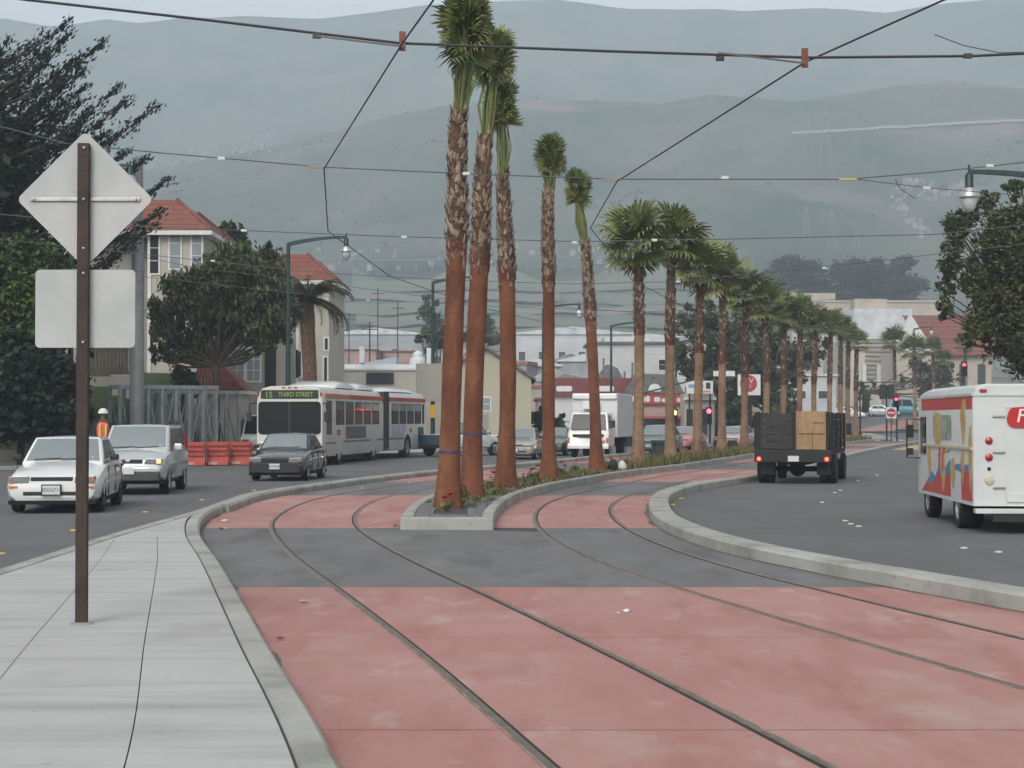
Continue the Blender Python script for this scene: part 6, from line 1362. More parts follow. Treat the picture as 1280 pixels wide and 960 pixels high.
m_ft = layered('field_tan', (.175, .15, .12), [((.14, .13, .095), .03, 5, .42, .62, .9, (.4, 1, 1)), ((.22, .195, .16), .05, 5, .55, .68, .8, (.3, 1, 1))], bump=0)
for (a, b, c, e, m) in ((440, 900, 352, 366, m_fg), (430, 700, 369, 379, m_ft), (705, 930, 370, 384, m_fg), (430, 640, 382, 396, m_fg), (640, 860, 386, 396, m_ft), (445, 600, 399, 411, m_ft), (600, 880, 399, 414, m_fg), (450, 760, 414, 420, m_ft), (700, 900, 416, 424, m_fg)):
    field(a, b, c, e, m)
# ================================================================ TREES AND PLANTS
def leafmats(tagn, cols): return [mat('leaf_%s_%d' % (tagn, i), c, 0.7, var=0.25, scale=1.2, spec=0.3) for i, c in enumerate(cols)]
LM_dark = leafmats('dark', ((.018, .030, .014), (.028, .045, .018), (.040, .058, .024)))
LM_olive = leafmats('olive', ((.036, .05, .02), (.062, .08, .03), (.10, .112, .05)))
LM_bright = leafmats('bright', ((.045, .085, .018), (.075, .125, .024), (.03, .055, .016)))
LM_warm = leafmats('warm', ((.03, .042, .014), (.052, .062, .018), (.085, .085, .026)))
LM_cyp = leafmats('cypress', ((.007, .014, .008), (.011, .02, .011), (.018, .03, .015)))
m_bark = mat('tree_bark', (.075, .058, .045), .95, var=.4, scale=4, bump=.6, bscale=15)
def leaves(mb, c, r, n, size, nm, flat=.5, elong=1.6):
    C = np.array(c); Rr = np.array(r)
    d = rng.normal(size=(n, 3)); d /= np.linalg.norm(d, axis=1)[:, None]; rad = np.minimum(np.abs(rng.normal(0, .6, n)), rng.uniform(1.0, 1.5, n))
    P = C + d * rad[:, None] * Rr
    a = rng.normal(size=(n, 3)); a[:, 2] *= flat; a /= np.linalg.norm(a, axis=1)[:, None]
    b = np.cross(a, rng.normal(size=(n, 3))); b /= np.linalg.norm(b, axis=1)[:, None]
    s = size * rng.uniform(.6, 1.35, n)[:, None]
    o = len(mb.v)
    V = np.stack([P - a*s*elong*.5, P + b*s*.42, P + a*s*elong*.5, P - b*s*.42], 1).reshape(-1, 3)
    mb.v.extend(map(tuple, V.tolist())); mb.f.extend([(o+4*i, o+4*i+1, o+4*i+2, o+4*i+3) for i in range(n)]); mb.m.extend(rng.integers(0, nm, n).tolist())
def tree(name, base, h, blobs, lm, n, size, label, trunk_r=.18, group=None, cat='tree', lean=(0, 0), fork=.35, clumps=26, flat=.6, elong=1.6):
    """blobs: (dx, dy, dz, rx, ry, rz) lobes; each lobe is filled with leaf clumps at twig ends"""
    o = empty(name, base, 0, label, cat, group)
    tr = MB(); top = Vector((lean[0], lean[1], h*fork))
    tr.tube([(0, 0, -.2), (lean[0]*.3, 0, h*fork*.5), top], [trunk_r*1.25, trunk_r, trunk_r*.8], 9, jitter=.08)
    cr = MB(); extra = []
    for (dx, dy, dz, rx, ry, rz) in blobs:
        for k in range(6):
            a = random.uniform(0, 6.283); e = random.uniform(-.9, 1.2); f = random.uniform(.16, .36)
            extra.append((dx + math.cos(a)*math.cos(e)*rx*1.08, dy + math.sin(a)*math.cos(e)*ry, dz + math.sin(e)*rz*1.08, rx*f, ry*f, rz*f))
    blobs = list(blobs) + extra; tot = sum(b[3]*b[4]*b[5] for b in blobs)
    for (dx, dy, dz, rx, ry, rz) in blobs:
        c = Vector((dx, dy, dz)); m1 = top.lerp(c, .55) + Vector((random.uniform(-.3, .3), 0, -.2))
        tr.tube([top, m1, c], [trunk_r*.55, trunk_r*.35, trunk_r*.12], 6)
        share = max(4, int(clumps * (rx*ry*rz / tot) ** .75))
        for k in range(share):
            d = Vector(rng.normal(size=3)); d.normalize(); f = random.uniform(.45, 1.0)
            q = c + Vector((d.x*rx*f, d.y*ry*f, d.z*rz*f)); 
            tr.tube([c, c.lerp(q, .6) + Vector((0, 0, -.1)), q], [trunk_r*.14, trunk_r*.08, trunk_r*.03], 4, cap=False)
            cs = random.uniform(.16, .42); leaves(cr, q, (rx*cs + .12, ry*cs + .12, rz*cs*.8 + .1), max(20, int(n * (rx*ry*rz / tot) ** .85 / share)), size, len(lm), flat, elong)
        leaves(cr, c, (rx*.7, ry*.7, rz*.7), int(n*.10*rx*ry*rz/tot), size*1.2, len(lm), flat, elong)
    tr.build('trunk', m_bark, o, smooth=50); cr.build('crown', lm, o, fix=False); return o
def tpx(name, ub, vb, d, z, blobs_px, lm, n, size, label, **k):
    b = Vector((XU(ub, d), d, z)); bl = []
    for (u, v, ru, rv) in blobs_px: p = PX(u, v, d); bl.append((p.x - b.x, random.uniform(-.5, .5), p.z - z, ru/F*d, ru/F*d*.9, rv/F*d))
    h = ZV(min(v - rv for u, v, ru, rv in blobs_px), d) - z
    return tree(name, b, h, bl, lm, n, size, label, **k)
# leafy street tree in front of the houses
tpx('eucalyptus_tree', 270, 575, 75, .1, [(300, 345, 52, 44), (245, 365, 42, 36), (210, 398, 24, 30), (280, 395, 50, 36), (335, 385, 40, 46), (230, 430, 24, 26), (322, 425, 22, 20), (206, 436, 13, 20)], LM_olive, 24000, .125, 'grey green street tree with drooping leaves before the cream houses', trunk_r=.17, fork=.42, clumps=150, elong=2.4, flat=2.2)
tpx('garden_shrub', 228, 560, 76, .1, [(228, 475, 14, 20), (232, 490, 12, 14)], LM_bright, 2200, .13, 'small bright green shrub in front of the porch wall', cat='shrub', trunk_r=.06, clumps=14)
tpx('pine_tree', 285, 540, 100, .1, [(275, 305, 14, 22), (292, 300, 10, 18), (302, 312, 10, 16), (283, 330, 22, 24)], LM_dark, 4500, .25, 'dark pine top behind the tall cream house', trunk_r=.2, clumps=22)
# rounded bright tree left
tpx('rounded_tree', 30, 560, 63.2, .12, [(20, 350, 60, 60), (60, 375, 40, 52), (-30, 380, 60, 70), (30, 420, 62, 52), (85, 395, 22, 42)], LM_bright, 30000, .14, 'rounded bright green tree behind the two signs', trunk_r=.22, clumps=80)
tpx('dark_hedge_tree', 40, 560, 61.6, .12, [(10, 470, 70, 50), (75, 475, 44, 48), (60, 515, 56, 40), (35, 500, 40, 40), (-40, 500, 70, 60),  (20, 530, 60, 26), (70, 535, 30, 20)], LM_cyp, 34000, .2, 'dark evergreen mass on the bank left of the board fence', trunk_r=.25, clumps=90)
# ---- cypress with wind-swept sprays
cyb = Vector((XU(-45, 66), 66.5, 1.2))
CY = empty('cypress_tree', cyb, 0, 'dark wind-swept cypress with feathery branches at the upper left', 'tree')
tr = MB(); tr.tube([(0, 0, -.3), (.2, 0, 4), (.1, 0, 9), (.5, 0, 14)], [.6, .5, .35, .12], 10); 
cr = MB()
tips = [(88, 24), (90, 39), (132, 50), (62, 60), (96, 72), (106, 86), (112, 104), (152, 106), (164, 123), (108, 122), (197, 131), (110, 142), (135, 164), (140, 172), (160, 188), (188, 196), (214, 222), (170, 205), (12, 45), (40, 55), (60, 75), (80, 100), (90, 130), (70, 160), (100, 160), (120, 182), (150, 210), (110, 200), (60, 120), (30, 90), (205, 262), (170, 250), (-20, 10), (-30, 40), (0, 70), (20, 110), (40, 150), (20, 180), (60, 190), (90, 210), (120, 230), (70, 240), (30, 230), (100, 250), (150, 240), (10, 260), (-30, 200), (195, 280), (150, 320)]
for (u, v) in tips:
    tip = PX(u, v, 66.5 + random.uniform(-2, 2)) - cyb
    rz_ = max(2.0, tip.z - (abs(tip.x) * .42 + random.uniform(.1, .6))); root = Vector((.1, 0, rz_)); mid = root.lerp(tip, .55) + Vector((0, 0, -.35 - abs(tip.x)*.05))
    pts = [root, root.lerp(mid, .5) + Vector((0, 0, -.1)), mid, mid.lerp(tip, .5) + Vector((0, 0, -.06)), tip]
    tr.tube(pts, [.10, .08, .05, .03, .01], 5, cap=False)
    L = (tip - root).length; n = int(95 * L)
    for k in range(n):
        t = random.random() ** .62; p = path_at(pts, t); d = (path_at(pts, min(1, t + .04)) - path_at(pts, t - .04)).normalized()
        wdt = .05 + .34 * (1 - t) ** .8 + .06*math.sin(t*40)
        q = p + Vector((random.gauss(0, 1), random.gauss(0, 1), random.gauss(0, .8))) * wdt
        a = (d + Vector((random.gauss(0, .35), random.gauss(0, .35), random.gauss(.25, .3)))).normalized(); b = a.cross(Vector((random.gauss(0, 1), random.gauss(0, 1), random.gauss(0, 1)))).normalized(); s = random.uniform(.14, .30) * (1.15 - .45*t)
        cr.add([q - a*s*.4, q + b*s*.2, q + a*s*.7, q - b*s*.2], [(0, 1, 2, 3)], random.choice((0, 0, 1, 1, 2)))
leaves(cr, (.4, 0, 9.5), (1.9, 2, 3.2), 12000, .28, 3); leaves(cr, (.9, 0, 6), (2.8, 2.6, 2.8), 15000, .28, 3)
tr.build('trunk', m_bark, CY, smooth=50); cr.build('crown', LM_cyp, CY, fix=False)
# bank, wall and grass on the left
bk = MB(); vs = []; fs = []
for i in range(14):
    for j in range(24):
        t = i/13; x = -40 + j*1.12; y = 66.2 + max(0, (x + 21)*.0) + t*16 + max(0, (x+18)*.9); z = .5 + 3.6*t**.8 + mnoise.noise(Vector((x*.5, y*.5, 0)))*.25
        if x > -16.5: z = .12 + (z - .12)*max(0, 1 - (x + 16.5)/1.8)
        vs.append((x, y, z))
for i in range(13):
    for j in range(23): fs.append((i*24+j, i*24+j+1, (i+1)*24+j+1, (i+1)*24+j))
m_bank = layered('bank_grass', (.035, .06, .018), [((.06, .09, .025), 1.2, 5, .45, .65, .9, None), ((.05, .04, .025), .6, 5, .55, .7, .8, None)], bump=.6, bscale=10)
tag(bk.add(vs, fs).build('grass_bank', m_bank, None, smooth=60), kind='structure')
gb = MB(); 
for k in range(5000):
    j = random.uniform(0, 21); x = -40 + j*1.12; t = random.random()*.45; y = 66.2 + t*16 + max(0, (x+18)*.9); z = .5 + 3.6*t**.8; s = random.uniform(.12, .35)
    a = random.uniform(0, 6.28); gb.add([(x, y, z - .05), (x + .05*math.cos(a), y + .05*math.sin(a), z - .05), (x + random.uniform(-.1, .1), y, z + s)], [(0, 1, 2)], random.randrange(3))
tag(gb.build('bank_weeds', LM_bright, None, fix=False), 'rough green weeds on the bank above the low wall', 'weeds', kind='stuff')
RW = MB().bb(-40, -17.2, 65.4, 65.85, 0, .62).build('retaining_wall', m_greyst, None); tag(RW, 'low concrete retaining wall under the grass bank', 'wall')
# ---- date palm by the second house
dp = Vector((XU(385, 84), 84, .1)); DPALM = empty('date_palm', dp, 0, 'feathery date palm with arching fronds beside the green lamp', 'palm'); zc = ZV(378, 84) - .1
MB().tube([(0, 0, -.1), (.1, 0, zc*.5), (-.1, 0, zc)], [.42, .36, .36], 10, jitter=.08).build('trunk', m_boot[0], DPALM, smooth=60)
m_date = leafmats('date', ((.035, .05, .022), (.055, .07, .03), (.09, .085, .035)))
for k in range(54):
    fm = MB(); a = k*2.4 + random.uniform(-.2, .2); el = R(random.uniform(-15, 80)); Lf = random.uniform(2.1, 3.0); d = Vector((math.cos(a), math.sin(a), 0)); P = []; p = Vector((0, 0, zc)); ang = el
    for i in range(12): P.append(p.copy()); p = p + (d*math.cos(ang) + Vector((0, 0, math.sin(ang))))*Lf/11; ang -= R(9 + 4*(i > 5))
    fm.tube(P, [.03 - .0022*i for i in range(12)], 4, 0, cap=False); sd = Vector((-d.y, d.x, 0))
    for i in range(2, 44):
        q = path_at(P, i/44)
        for s in (-1, 1):
            l = .55*(1 - abs(i/44 - .45)*1.0); tgt = q + sd*s*l*.7 + d*l*.5 + Vector((0, 0, -l*.35 + random.uniform(-.06, .06))); w = d*.034
            fm.add([q - w, q + w, tgt], [(0, 1, 2)], random.randrange(3))
    fm.build('frond', m_date, DPALM, fix=False)
# ---- big dark trees behind the palms, shrubs
tpx('large_dark_tree', 893, 548, 142, 0, [(875, 415, 34, 36), (905, 440, 40, 40), (850, 445, 14, 26), (885, 480, 28, 26), (920, 480, 30, 34), (925, 405, 22, 26)], LM_olive, 9000, .3, 'large dark leafy tree behind the LIQUOR sign', trunk_r=.35, clumps=70, fork=.4)
tpx('large_dark_tree', 958, 545, 150, 0, [(955, 430, 34, 40), (985, 450, 26, 34), (940, 470, 26, 34), (1010, 440, 22, 30), (965, 500, 26, 26)], LM_olive, 8000, .3, 'large dark tree above the stake truck', trunk_r=.4, clumps=60, fork=.4)
tpx('dark_shrub', 925, 545, 140, 0, [(915, 525, 16, 22), (930, 520, 14, 20)], LM_dark, 3000, .28, 'dark shrub between the palms left of the stake truck', cat='shrub', trunk_r=.1, clumps=14)
tpx('dark_shrub', 790, 560, 112, 0, [(792, 548, 10, 12)], LM_olive, 1600, .2, 'small shrub right of the box truck', cat='shrub', trunk_r=.06, clumps=8)
tpx('garden_tree', 672, 545, 120, 0, [(672, 528, 8, 18), (698, 530, 8, 12)], LM_dark, 1800, .22, 'dark shrub at the corner of the yellow gabled building', cat='shrub', trunk_r=.08, clumps=10)
tpx('town_palm_tree', 545, 480, 170, 1, [(560, 425, 22, 10), (545, 428, 20, 14), (600, 425, 18, 10)], LM_olive, 2600, .35, 'dark palm-like tree behind the second lamp', trunk_r=.2, clumps=14)
tpx('town_tree', 540, 440, 260, 8, [(540, 400, 14, 26), (612, 415, 12, 18), (455, 468, 4, 4)], LM_olive, 2400, .5, 'grey green tree on the plain behind the first palms', trunk_r=.25, clumps=14)
tpx('street_tree', 1085, 510, 215, 3, [(1085, 490, 12, 14), (1150, 475, 26, 24), (1175, 480, 22, 26)], LM_olive, 4000, .3, 'bushy street tree below the church gable', trunk_r=.2, clumps=20)
# ---- right tree
tpx('broad_street_tree', 1390, 590, 62, .12, [(1305, 330, 62, 72), (1258, 310, 38, 40), (1240, 365, 36, 46), (1275, 420, 50, 40), (1350, 350, 76, 84), (1222, 412, 20, 24), (1268, 272, 30, 20), (1320, 440, 56, 34), (1215, 350, 10, 16)], LM_warm, 85000, .105, 'broad olive green street tree on the right edge', trunk_r=.3, clumps=330, fork=.4)
tpx('slim_street_tree', 1340, 590, 66, .12, [(1192, 305, 15, 32), (1186, 350, 11, 28), (1212, 272, 12, 22), (1183, 385, 8, 14), (1240, 250, 10, 12), (1262, 240, 10, 12)], LM_olive, 2200, .12, 'looser grey green tree at the left edge of the right tree', trunk_r=.12, clumps=50)
# ---- wooded knoll (one mass)
kn = MB(); 
for (u, v, ru, rv) in ((1062, 352, 92, 34), (1040, 340, 60, 24), (1085, 335, 44, 18), (990, 345, 40, 26), (1120, 352, 40, 24), (985, 328, 16, 12), (1129, 327, 6, 8), (970, 340, 14, 16)):
    p = PX(u, v + 4, 520)
    for k in range(int(10 + ru*.5)):
        a = random.uniform(0, 6.28); f = random.random() ** .5; q = (p.x + math.cos(a)*f*ru/F*520, p.y + math.sin(a)*f*8, p.z + random.uniform(-.6, .75)*rv/F*520*(1 - f*f*.8)); leaves(kn, q, (2.2, 2.2, 1.8), 170, .8, 3)
tag(kn.build('wooded_knoll', LM_dark, None, fix=False), 'dark wooded knoll above the long beige building', 'wood', kind='stuff')
kb = MB(); c = PX(1062, 372, 530); kb.add([(c.x + math.cos(a*6.283/24)*rr*42, c.y + math.sin(a*6.283/24)*rr*16, gz(c.x, c.y) - 2 + zz*26) for rr, zz in ((1, 0), (.85, .35), (.6, .62), (.3, .8), (.02, .84)) for a in range(24)], [(i*24+a, i*24+(a+1) % 24, (i+1)*24+(a+1) % 24, (i+1)*24+a) for i in range(4) for a in range(24)]); tag(kb.build('knoll_ground', m_terrain, None, smooth=60), kind='structure')
# ---- median ground cover and flowers
mc = MB()
for k in range(9000):
    y = 33 + 106 * random.random() ** 1.5
    if y < 45 and random.random() < .75: continue
    x = random.uniform(ML(y) + .22, MR(y) - .22); tall = (.10 if y < 56 else .34) * random.uniform(.5, 1.3); a = random.uniform(0, 6.28); w = random.uniform(.015, .04) * (1 if y < 60 else 1.8)
    mc.add([(x - w*math.cos(a), y - w*math.sin(a), .15), (x + w*math.cos(a), y + w*math.sin(a), .15), (x + random.uniform(-.12, .12), y + random.uniform(-.1, .1), .15 + tall)], [(0, 1, 2)], random.choice((0, 1, 2, 2, 3)))
tag(mc.build('median_ground_cover', leafmats('cover', ((.05, .065, .02), (.09, .10, .028), (.15, .14, .045))) + [mat('dry_grass', (.20, .16, .07), .9)], None, fix=False), 'straggly yellow green ground cover along the palm median', 'ground cover', kind='stuff')
m_petal = mat('red_petal', (.42, .012, .02), .55, var=.2, scale=20); m_stem = mat('plant_stem', (.13, .12, .05), .8, var=.3, scale=8)
def flower_plant(p, nb, s, label):
    o = empty('flowering_plant', p, random.uniform(0, 6), label, 'flowers', 'red flowers in the median')
    st = MB(); 
    for k in range(12):
        a = random.uniform(0, 6.28); r_ = random.uniform(.03, .18)*s; st.tube([(0, 0, 0), (math.cos(a)*r_*.6, math.sin(a)*r_*.6, .10*s), (math.cos(a)*r_, math.sin(a)*r_, random.uniform(.1, .26)*s)], [.008, .006, .003], 4, 0)
    leaves(st, (0, 0, .1*s), (.14*s, .14*s, .07*s), 40, .07*s, 1)
    st.build('stems', m_stem, o, fix=False)
    for b in range(nb):
        a = random.uniform(0, 6.28); c = Vector((math.cos(a)*.08*s*(b > 0), math.sin(a)*.08*s*(b > 0) - .03, .24*s + random.uniform(-.04, .05)*s)); bl = MB()
        for q in range(9):
            an = q*2.4; d = Vector((math.cos(an), math.sin(an), random.uniform(.1, .9))).normalized(); t_ = d.cross(Vector((0, 0, 1))).normalized(); r_ = .075*s
            bl.add([c, c + d*r_*.6 + t_*r_*.45, c + d*r_, c + d*r_*.6 - t_*r_*.45], [(0, 1, 2, 3)])
        bl.build('blossom', m_petal, o, fix=False)
for (u, v, nb, s, lab) in ((558, 640, 2, 1.15, 'at the foot of the first palm'), (579, 622, 1, 1.1, 'between the first two palms'), (605, 614, 2, .9, 'right of the second palm'), (622, 608, 3, 1.3, 'left of the third palm'), (612, 610, 1, 1.0, 'just right of the second palm trunk'), (656, 604, 1, .9, 'right of the third palm'), (664, 599, 2, 1.2, 'midway between third and fourth palms'), (670, 598, 2, 1.2, 'left of the fourth palm'), (701, 594, 2, 1.3, 'right of the fourth palm'), (720, 590, 1, 1.2, 'between the fourth and fifth palms'), (764, 586, 1, 1.2, 'right of the fifth palm')):
    flower_plant(GR(u, v, .15), nb, s, 'small red flowering plant ' + lab)
# ================================================================ ROADSIDE THINGS
m_galv = mat('galvanised_truss', (.22, .235, .24), .5, .35, var=.2, scale=3)
def truss(p0, p1, h, depth, nb, label):
    p0, p1 = Vector(p0), Vector(p1); L = (p1 - p0).length; rz = math.atan2(p1.y - p0.y, p1.x - p0.x)
    o = empty('steel_truss', p0, rz, label, 'truss', 'galvanised trusses stored on the pavement')
    for y in (0, depth):
        for z in (.08, h - .08): MB().bb(0, L, y - .08, y + .08, z - .08, z + .08).build('chord', m_galv, o)
        for k in range(nb + 1): x = .06 + (L - .12)*k/nb; MB().bb(x - .06, x + .06, y - .06, y + .06, .165, h - .165).build('upright', m_galv, o)
        for k in range(nb):
            x0, x1 = .06 + (L - .12)*k/nb, .06 + (L - .12)*(k+1)/nb; a, b = ((x0, y + .07, .2), (x1, y + .07, h - .2)) if k % 2 else ((x1, y + .07, .2), (x0, y + .07, h - .2)); MB().bar(a, b, .08, .05).build('diagonal', m_galv, o)
    for k in range(0, nb + 1, 2): x = .06 + (L - .12)*k/nb; MB().bb(x - .05, x + .05, .085, depth - .085, h - .13, h - .03).build('cross_tie', m_galv, o)
    return o
h_t = ZV(476, 69)
truss((XU(148, 68.6), 68.6, .14), (XU(272, 71), 71, .14), h_t - .3, 1.1, 7, 'front galvanised lattice truss behind the silver sport utility vehicle')
truss((XU(180, 71.5), 71.5, .14), (XU(300, 74.5), 74.5, .14), h_t - .45, 1.0, 7, 'rear galvanised lattice truss reaching toward the porch roof')
m_bar = mat('barrier_orange_red', (.34, .05, .032), .55, var=.2, scale=3); m_barw = mat('barrier_pale', (.45, .3, .27), .6)
for i, (u0, u1, d) in enumerate(((229, 258, 65.6), (259, 287, 66.2), (288, 316, 66.8))):
    x0, x1 = XU(u0, d), XU(u1, d); o = empty('water_barrier', Vector((x0, d, 0.0)), R(4), ('left', 'middle', 'right')[i] + 'most orange plastic water barrier behind the silver sport utility vehicle' if i != 1 else 'middle orange plastic water barrier of the three before the trusses', 'barrier', 'orange water barriers'); w = x1 - x0 - .03
    MB().prism([(-.28, .02), (.28, .02), (.26, .16), (.11, .34), (.10, .92), (-.10, .92), (-.11, .34), (-.26, .16)], 0, w, 'X').build('body', m_bar, o, bevel=.02)
    for z in (.42, .62, .80): MB().bb(.06, w - .06, -.16, -.09, z - .05, z + .05).build('rib', m_bar, o, bevel=.02)
    MB().bb(w*.1, w*.5, -.285, -.27, .05, .15).build('scuffed_patch', m_barw, o)
# orange and white delineator beside the lamp pole
o = empty('traffic_drum', Vector((XU(96.5, 63), 63, .0)), 0, 'orange and white striped marker beside the left lamp pole', 'traffic drum')
zt = ZV(527, 63)
for k in range(5): MB().lathe([(.13, zt*k/5), (.125, zt*(k+1)/5 - .005)], 12).build('band', m_bar if k % 2 else m_trim, o)
# ---- worker with white helmet
wp = Vector((XU(129, 60), 60, 0)); hw_ = ZV(512, 60)
W_ = empty('person', wp, R(10), 'worker in white helmet and orange vest behind the two cars', 'person', None, hw_/1.86)
bm_v = [(0, 0, .95), (0, 0, 1.12), (0, 0.01, 1.30), (0, .01, 1.46), (0, 0, 1.55), (0, -.02, 1.64), (0, -.02, 1.74), (.10, 0, .90), (.12, -.02, .50), (.12, .02, .08), (.12, -.12, .04), (-.10, 0, .90), (-.12, .03, .50), (-.12, .06, .08), (-.12, -.08, .04), (.19, .01, 1.43), (.25, .02, 1.15), (.18, -.18, 1.08), (.12, -.26, 1.10), (-.19, .01, 1.43), (-.26, .03, 1.15), (-.22, -.14, 1.02), (-.18, -.22, 1.0)]
bm_e = [(0, 1), (1, 2), (2, 3), (3, 4), (4, 5), (5, 6), (0, 7), (7, 8), (8, 9), (9, 10), (0, 11), (11, 12), (12, 13), (13, 14), (3, 15), (15, 16), (16, 17), (17, 18), (3, 19), (19, 20), (20, 21), (21, 22)]
br_ = [(.15, .11), (.15, .11), (.17, .12), (.16, .10), (.06, .06), (.085, .10), (.07, .09), (.09, .09), (.065, .07), (.05, .05), (.05, .035), (.09, .09), (.065, .07), (.05, .05), (.05, .035), (.065, .065), (.05, .05), (.038, .038), (.04, .03), (.065, .065), (.05, .05), (.038, .038), (.04, .03)]
me = bpy.data.meshes.new('body'); me.from_pydata(bm_v, bm_e, []); bo = bpy.data.objects.new('body', me); col.objects.link(bo)
md = bo.modifiers.new('skin', 'SKIN'); 
for v, r_ in zip(me.skin_vertices[0].data, br_): v.radius = r_
me.skin_vertices[0].data[0].use_root = True
bo.modifiers.new('sub', 'SUBSURF').levels = 2; bo.modifiers['sub'].render_levels = 2
dg = bpy.context.evaluated_depsgraph_get(); dg.update(); me2 = bpy.data.meshes.new_from_object(bo.evaluated_get(dg)); bpy.data.objects.remove(bo)
m_skin = mat('skin', (.16, .085, .055), .6); m_navy = mat('navy_workwear', (.015, .018, .03), .9); m_vest = mat('orange_vest', (.62, .10, .03), .6, emit=None); m_stripe = mat('reflective_stripe', (.55, .55, .2), .4)
for m_ in (m_navy, m_skin): me2.materials.append(m_)
for p in me2.polygons:
    c = p.center; p.material_index = 1 if (c.z > 1.5 or (abs(c.y + .24) < .06 and c.z > .9)) else 0; p.use_smooth = True
bo = inst('body', me2, W_)
ve = MB(); ve.loft([[(math.cos(a)*rx, math.sin(a)*ry + .005, z) for a in np.linspace(0, 2*math.pi, 17)[:-1]] for z, rx, ry in ((.93, .20, .155), (1.1, .195, .15), (1.3, .205, .16), (1.42, .20, .14), (1.48, .12, .11))], cap=False); vo = ve.build('vest', m_vest, W_, smooth=60)
for x in (-.09, .09): MB().bb(x - .025, x + .025, -.172, -.15, .97, 1.42).build('reflective_strip', m_stripe, vo)
MB().lathe([(.165, 0), (.15, .02), (.14, .06), (.11, .12), (.05, .155), (.005, .16)], 16, M=Matrix.Translation((0, -.02, 1.745))).build('helmet', m_trim, W_, smooth=60)
# ---- signals
m_sig = mat('signal_black', (.010, .016, .016), .6); m_sred = mat('signal_red_lit', (.9, .03, .04), .4, emit=(1, .035, .06), es=9); m_samb = mat('signal_amber_lit', (.9, .4, .1), .4, emit=(1, .48, .12), es=9)
def signal(u, vlamp, d, lit_m, label, arrow=False, pole=True, zb=0.0):
    x = XU(u, d); zl = ZV(vlamp, d) - zb; o = empty('traffic_signal', Vector((x, d, zb)), 0, label, 'traffic signal', 'traffic signals')
    hs_ = MB().bb(-.24, .24, -.10, .12, zl - 1.02, zl + .32).build('housing', m_sig, o, bevel=.03)
    for k in range(3):
        z = zl - k*.35
        if k == 0 and arrow:
            MB().lathe([(.19, 0), (.17, .02)], 16, M=Matrix.Translation((0, -.10, z)) @ Matrix.Rotation(R(90), 4, 'X')).build('lens', m_redl, hs_)
            a_ = MB(); a_.prism([(-.14, z), (0, z + .13), (0, z + .05), (.14, z + .05), (.14, z - .05), (0, z - .05), (0, z - .13)], -.135, -.121, 'Y'); a_.build('arrow', lit_m, hs_)
        else: MB().lathe([(.17, 0), (.15, .03), (.03, .05)], 16, M=Matrix.Translation((0, -.10, z)) @ Matrix.Rotation(R(90), 4, 'X')).build('lens', lit_m if k == 0 else m_under, hs_)
        MB().lathe([(.20, 0), (.20, .2)], 14, M=Matrix.Translation((0, -.12, z)) @ Matrix.Rotation(R(90), 4, 'X'), cap=False).build('visor', m_sig, hs_) if k else None
    if pole: MB().lathe([(.09, 0), (.07, zl + .5)], 10, M=Matrix.Translation((.1, .2, 0))).build('pole', m_lampgreen, o)
    return o
signal(1120, 499, 141, m_sred, 'signal with red arrow left of the step van', True)
signal(1205, 456, 150, m_sred, 'high signal with red arrow above the step van', True, zb=0.0)
signal(886, 514, 132, m_sred, 'signal with round red light beside the dark tree trunk')
signal(891, 494, 131, m_redl, 'unlit signal head above the round red signal', pole=False) if False else None
signal(843, 516, 131, m_samb, 'signal with amber light behind the second open palm')
for (u, v, lab) in ((1082, 506, 'dark signal head seen from behind beside the last median palm'), (1109, 489, 'dark pair of signal heads left of the red arrow signal')):
    d = 140.5; x = XU(u, d); o = empty('traffic_signal', Vector((x, d, 0)), 0, lab, 'traffic signal', 'traffic signals'); z = ZV(v, d)
    for s in ((-.35, .35) if 'pair' in lab else (0,)): MB().bb(s - .27, s + .27, -.1, .15, z - .65, z + .55).build('housing', m_sig, o, bevel=.03)
    MB().lathe([(.08, 0), (.06, z + .5)], 8, M=Matrix.Translation((-.4 if 'beside' in lab else 0, .25, 0))).build('pole', m_sig, o)
    if 'pair' in lab: MB().bb(-2.5, 4.5, .2, .3, z + .7, z + .78).build('arm', m_lampgreen, o)
# do not enter sign
d = 139.5; o = empty('no_entry_sign', Vector((XU(1114, d), d, 0)), 0, 'white square sign with red disc below the red arrow signal', 'road sign'); z = ZV(516, d)
MB().bb(-.42, .42, -.015, .015, z - .45, z + .45).build('panel', m_trim, o); MB().lathe([(.37, 0), (.37, .01)], 20, M=Matrix.Translation((0, -.016, z)) @ Matrix.Rotation(R(90), 4, 'X')).build('red_disc', mat('disc_red', (.34, .03, .05), .6), o); MB().bb(-.27, .27, -.034, -.027, z - .055, z + .055).build('white_bar', m_trim, o); MB().bb(-.04, .04, .016, .08, 0, z + .4).build('post', m_sig, o)
# street name blade far, small barricades
o = empty('street_name_sign', Vector((XU(905, 128.5), 128.5, 0)), 0, 'pale street name board hanging above the junction by the palms', 'sign'); z = ZV(467, 128.5)
MB().bb(-.8, .82, -.04, .04, z - .2, z + .2).build('panel', m_trim, o); MB().bar((-6.5, .1, z - 1.6), (.6, .1, z + .3), .09, .12).build('mast_arm', m_lampgreen, o); MB().lathe([(.12, 0), (.09, z + .4)], 10, M=Matrix.Translation((-6.5, .1, 0))).build('pole', m_lampgreen, o)
o = MB().bb(-1, 1, -.2, .2, 0, .8).build('road_barrier', m_bar, None, loc=Vector((XU(1062, 142), 142, 0)), bevel=.06); tag(o, 'small orange barrier at the far tip of the palm median', 'barrier')
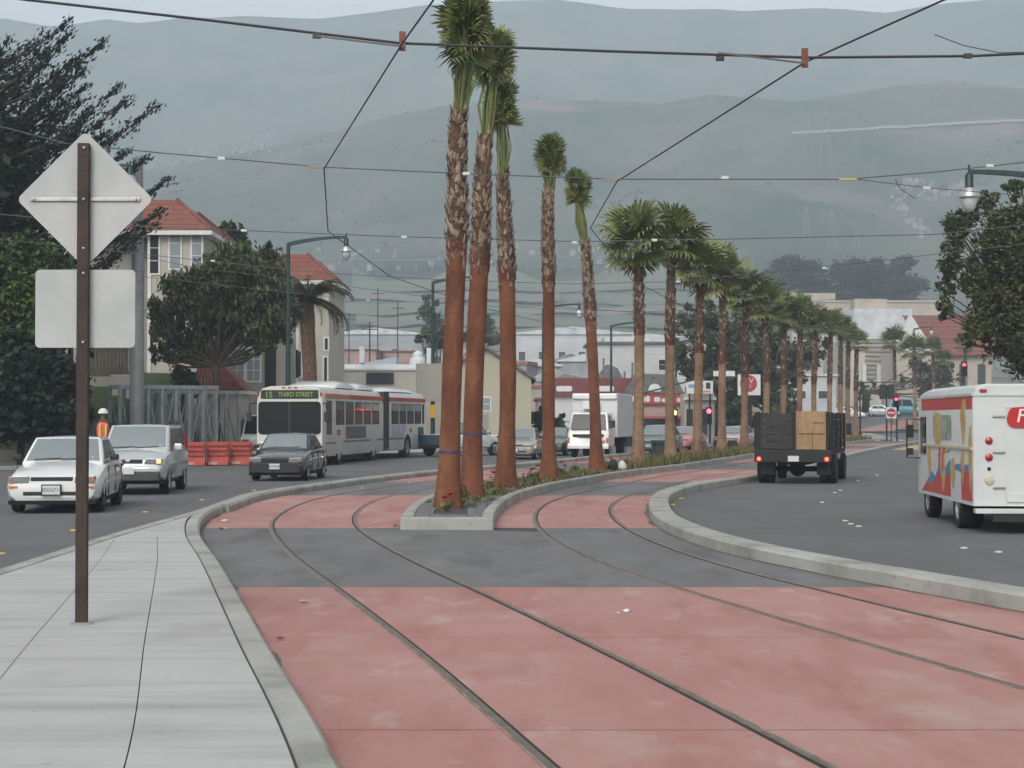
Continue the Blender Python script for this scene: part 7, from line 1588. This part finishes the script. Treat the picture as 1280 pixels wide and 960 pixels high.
# yellow box on the lamp post behind the bus
o = MB().bb(-.16, .16, -.18, .02, -.35, .35).build('signal_box', mat('signal_yellow', (.5, .28, .03), .5), None, loc=PX(541, 514, 90.6)); tag(o, 'yellow box fixed to the lamp post behind the bus', 'signal box')
o = MB().bb(-.9, .9, -.03, .03, -1.0, 1.0).build('back_of_sign', m_greyst, None, loc=PX(541, 478, 90.4)); tag(o, 'grey sign board on the lamp post behind the bus', 'sign')
# green utility box frame on the median
p = GR(830, 577, .15); o = empty('utility_cage', p, R(-20), 'dark green utility box standing on the palm median', 'utility box')
for x in (-.4, .4):
    for y in (-.2, .2): MB().bb(x - .05, x + .05, y - .05, y + .05, 0, .72).build('post', m_lampgreen, o)
MB().bb(-.48, .48, -.28, .28, .721, .84).build('lid', m_lampgreen, o, bevel=.02); MB().bb(-.34, .34, -.16, .16, .02, .70).build('cabinet', mat('cabinet_dark', (.04, .045, .04), .7), o)
# ---- litter
m_paper = mat('litter_paper', (.6, .6, .58), .8); m_tan = mat('litter_tan', (.45, .3, .18), .8)
def scrap(u, v, s, m, label, z=.006, nm='litter'):
    mb = MB(); N = 9; ring = [(math.cos(a)*s*random.uniform(.5, 1.1), math.sin(a)*s*random.uniform(.4, 1.0), random.uniform(0, s*.5)) for a in np.linspace(0, 6.283, N + 1)[:-1]]; mb.add([(0, 0, s*.55)] + ring, [(0, i + 1, (i + 1) % N + 1) for i in range(N)])
    p = GR(u, v, 0); p.z = z; tag(mb.build(nm, m, None, fix=False, loc=p), label, 'litter', 'litter on the tracks')
scrap(783, 765, .055, m_paper, 'crumpled white paper on the red concrete between the tracks', nm='paper_scrap'); scrap(772, 767, .025, m_paper, 'tiny white scrap beside the crumpled paper', nm='paper_scrap')
scrap(281, 652, .07, m_paper, 'white scrap beside the sidewalk kerb at the far band', nm='paper_scrap'); scrap(280, 662, .07, m_tan, 'tan scrap beside the sidewalk kerb', nm='paper_scrap'); scrap(380, 753, .06, m_tan, 'tan leaf on the red concrete beside the left rail', nm='leaf'); scrap(496, 659, .08, mat('litter_green', (.12, .2, .16), .6), 'greenish scrap left of the median tip', nm='paper_scrap')
scrap(358, 617, .06, m_paper, 'white scrap along the far kerb', nm='paper_scrap'); scrap(453, 611, .06, m_paper, 'white scrap on the far dark band', nm='paper_scrap'); scrap(512, 604, .05, m_paper, 'small white scrap left of the first palm', nm='paper_scrap'); scrap(352, 800, .05, mat('litter_dark', (.08, .04, .02), .9), 'dark brown leaf by the sidewalk kerb', nm='leaf')
o = empty('bagged_litter', GR(771, 588, .15), 0, 'black and white rubbish bag lying right of the fifth palm', 'rubbish')
for (x, s, m) in ((-.12, .17, m_blk), (.16, .15, m_paper)):
    mb = MB(); rg = [[(x + math.cos(a)*r_*s*random.uniform(.85, 1.15), math.sin(a)*r_*s*random.uniform(.85, 1.15), z*s*2) for a in np.linspace(0, 6.283, 11)[:-1]] for r_, z in ((.8, 0), (1.1, .25), (1, .6), (.5, .95), (.1, 1.1))]; mb.loft(rg).build('bag', m, o, smooth=60)
# ================================================================ HAZE
hz = MB(); hz.bb(-3200, 3200, -320, 2900, -1.2, 560)
m_h = bpy.data.materials.new('haze'); m_h.use_nodes = True; hn = m_h.node_tree.nodes; hn.clear()
ho = hn.new('ShaderNodeOutputMaterial'); hv = hn.new('ShaderNodeVolumePrincipled')
hv.inputs['Color'].default_value = (0.755, 0.88, 1.0, 1); hv.inputs['Density'].default_value = 0.00052; hv.inputs['Anisotropy'].default_value = 0.0
m_h.node_tree.links.new(hv.outputs[0], ho.inputs['Volume'])
tag(hz.build('haze', m_h), kind='stuff')
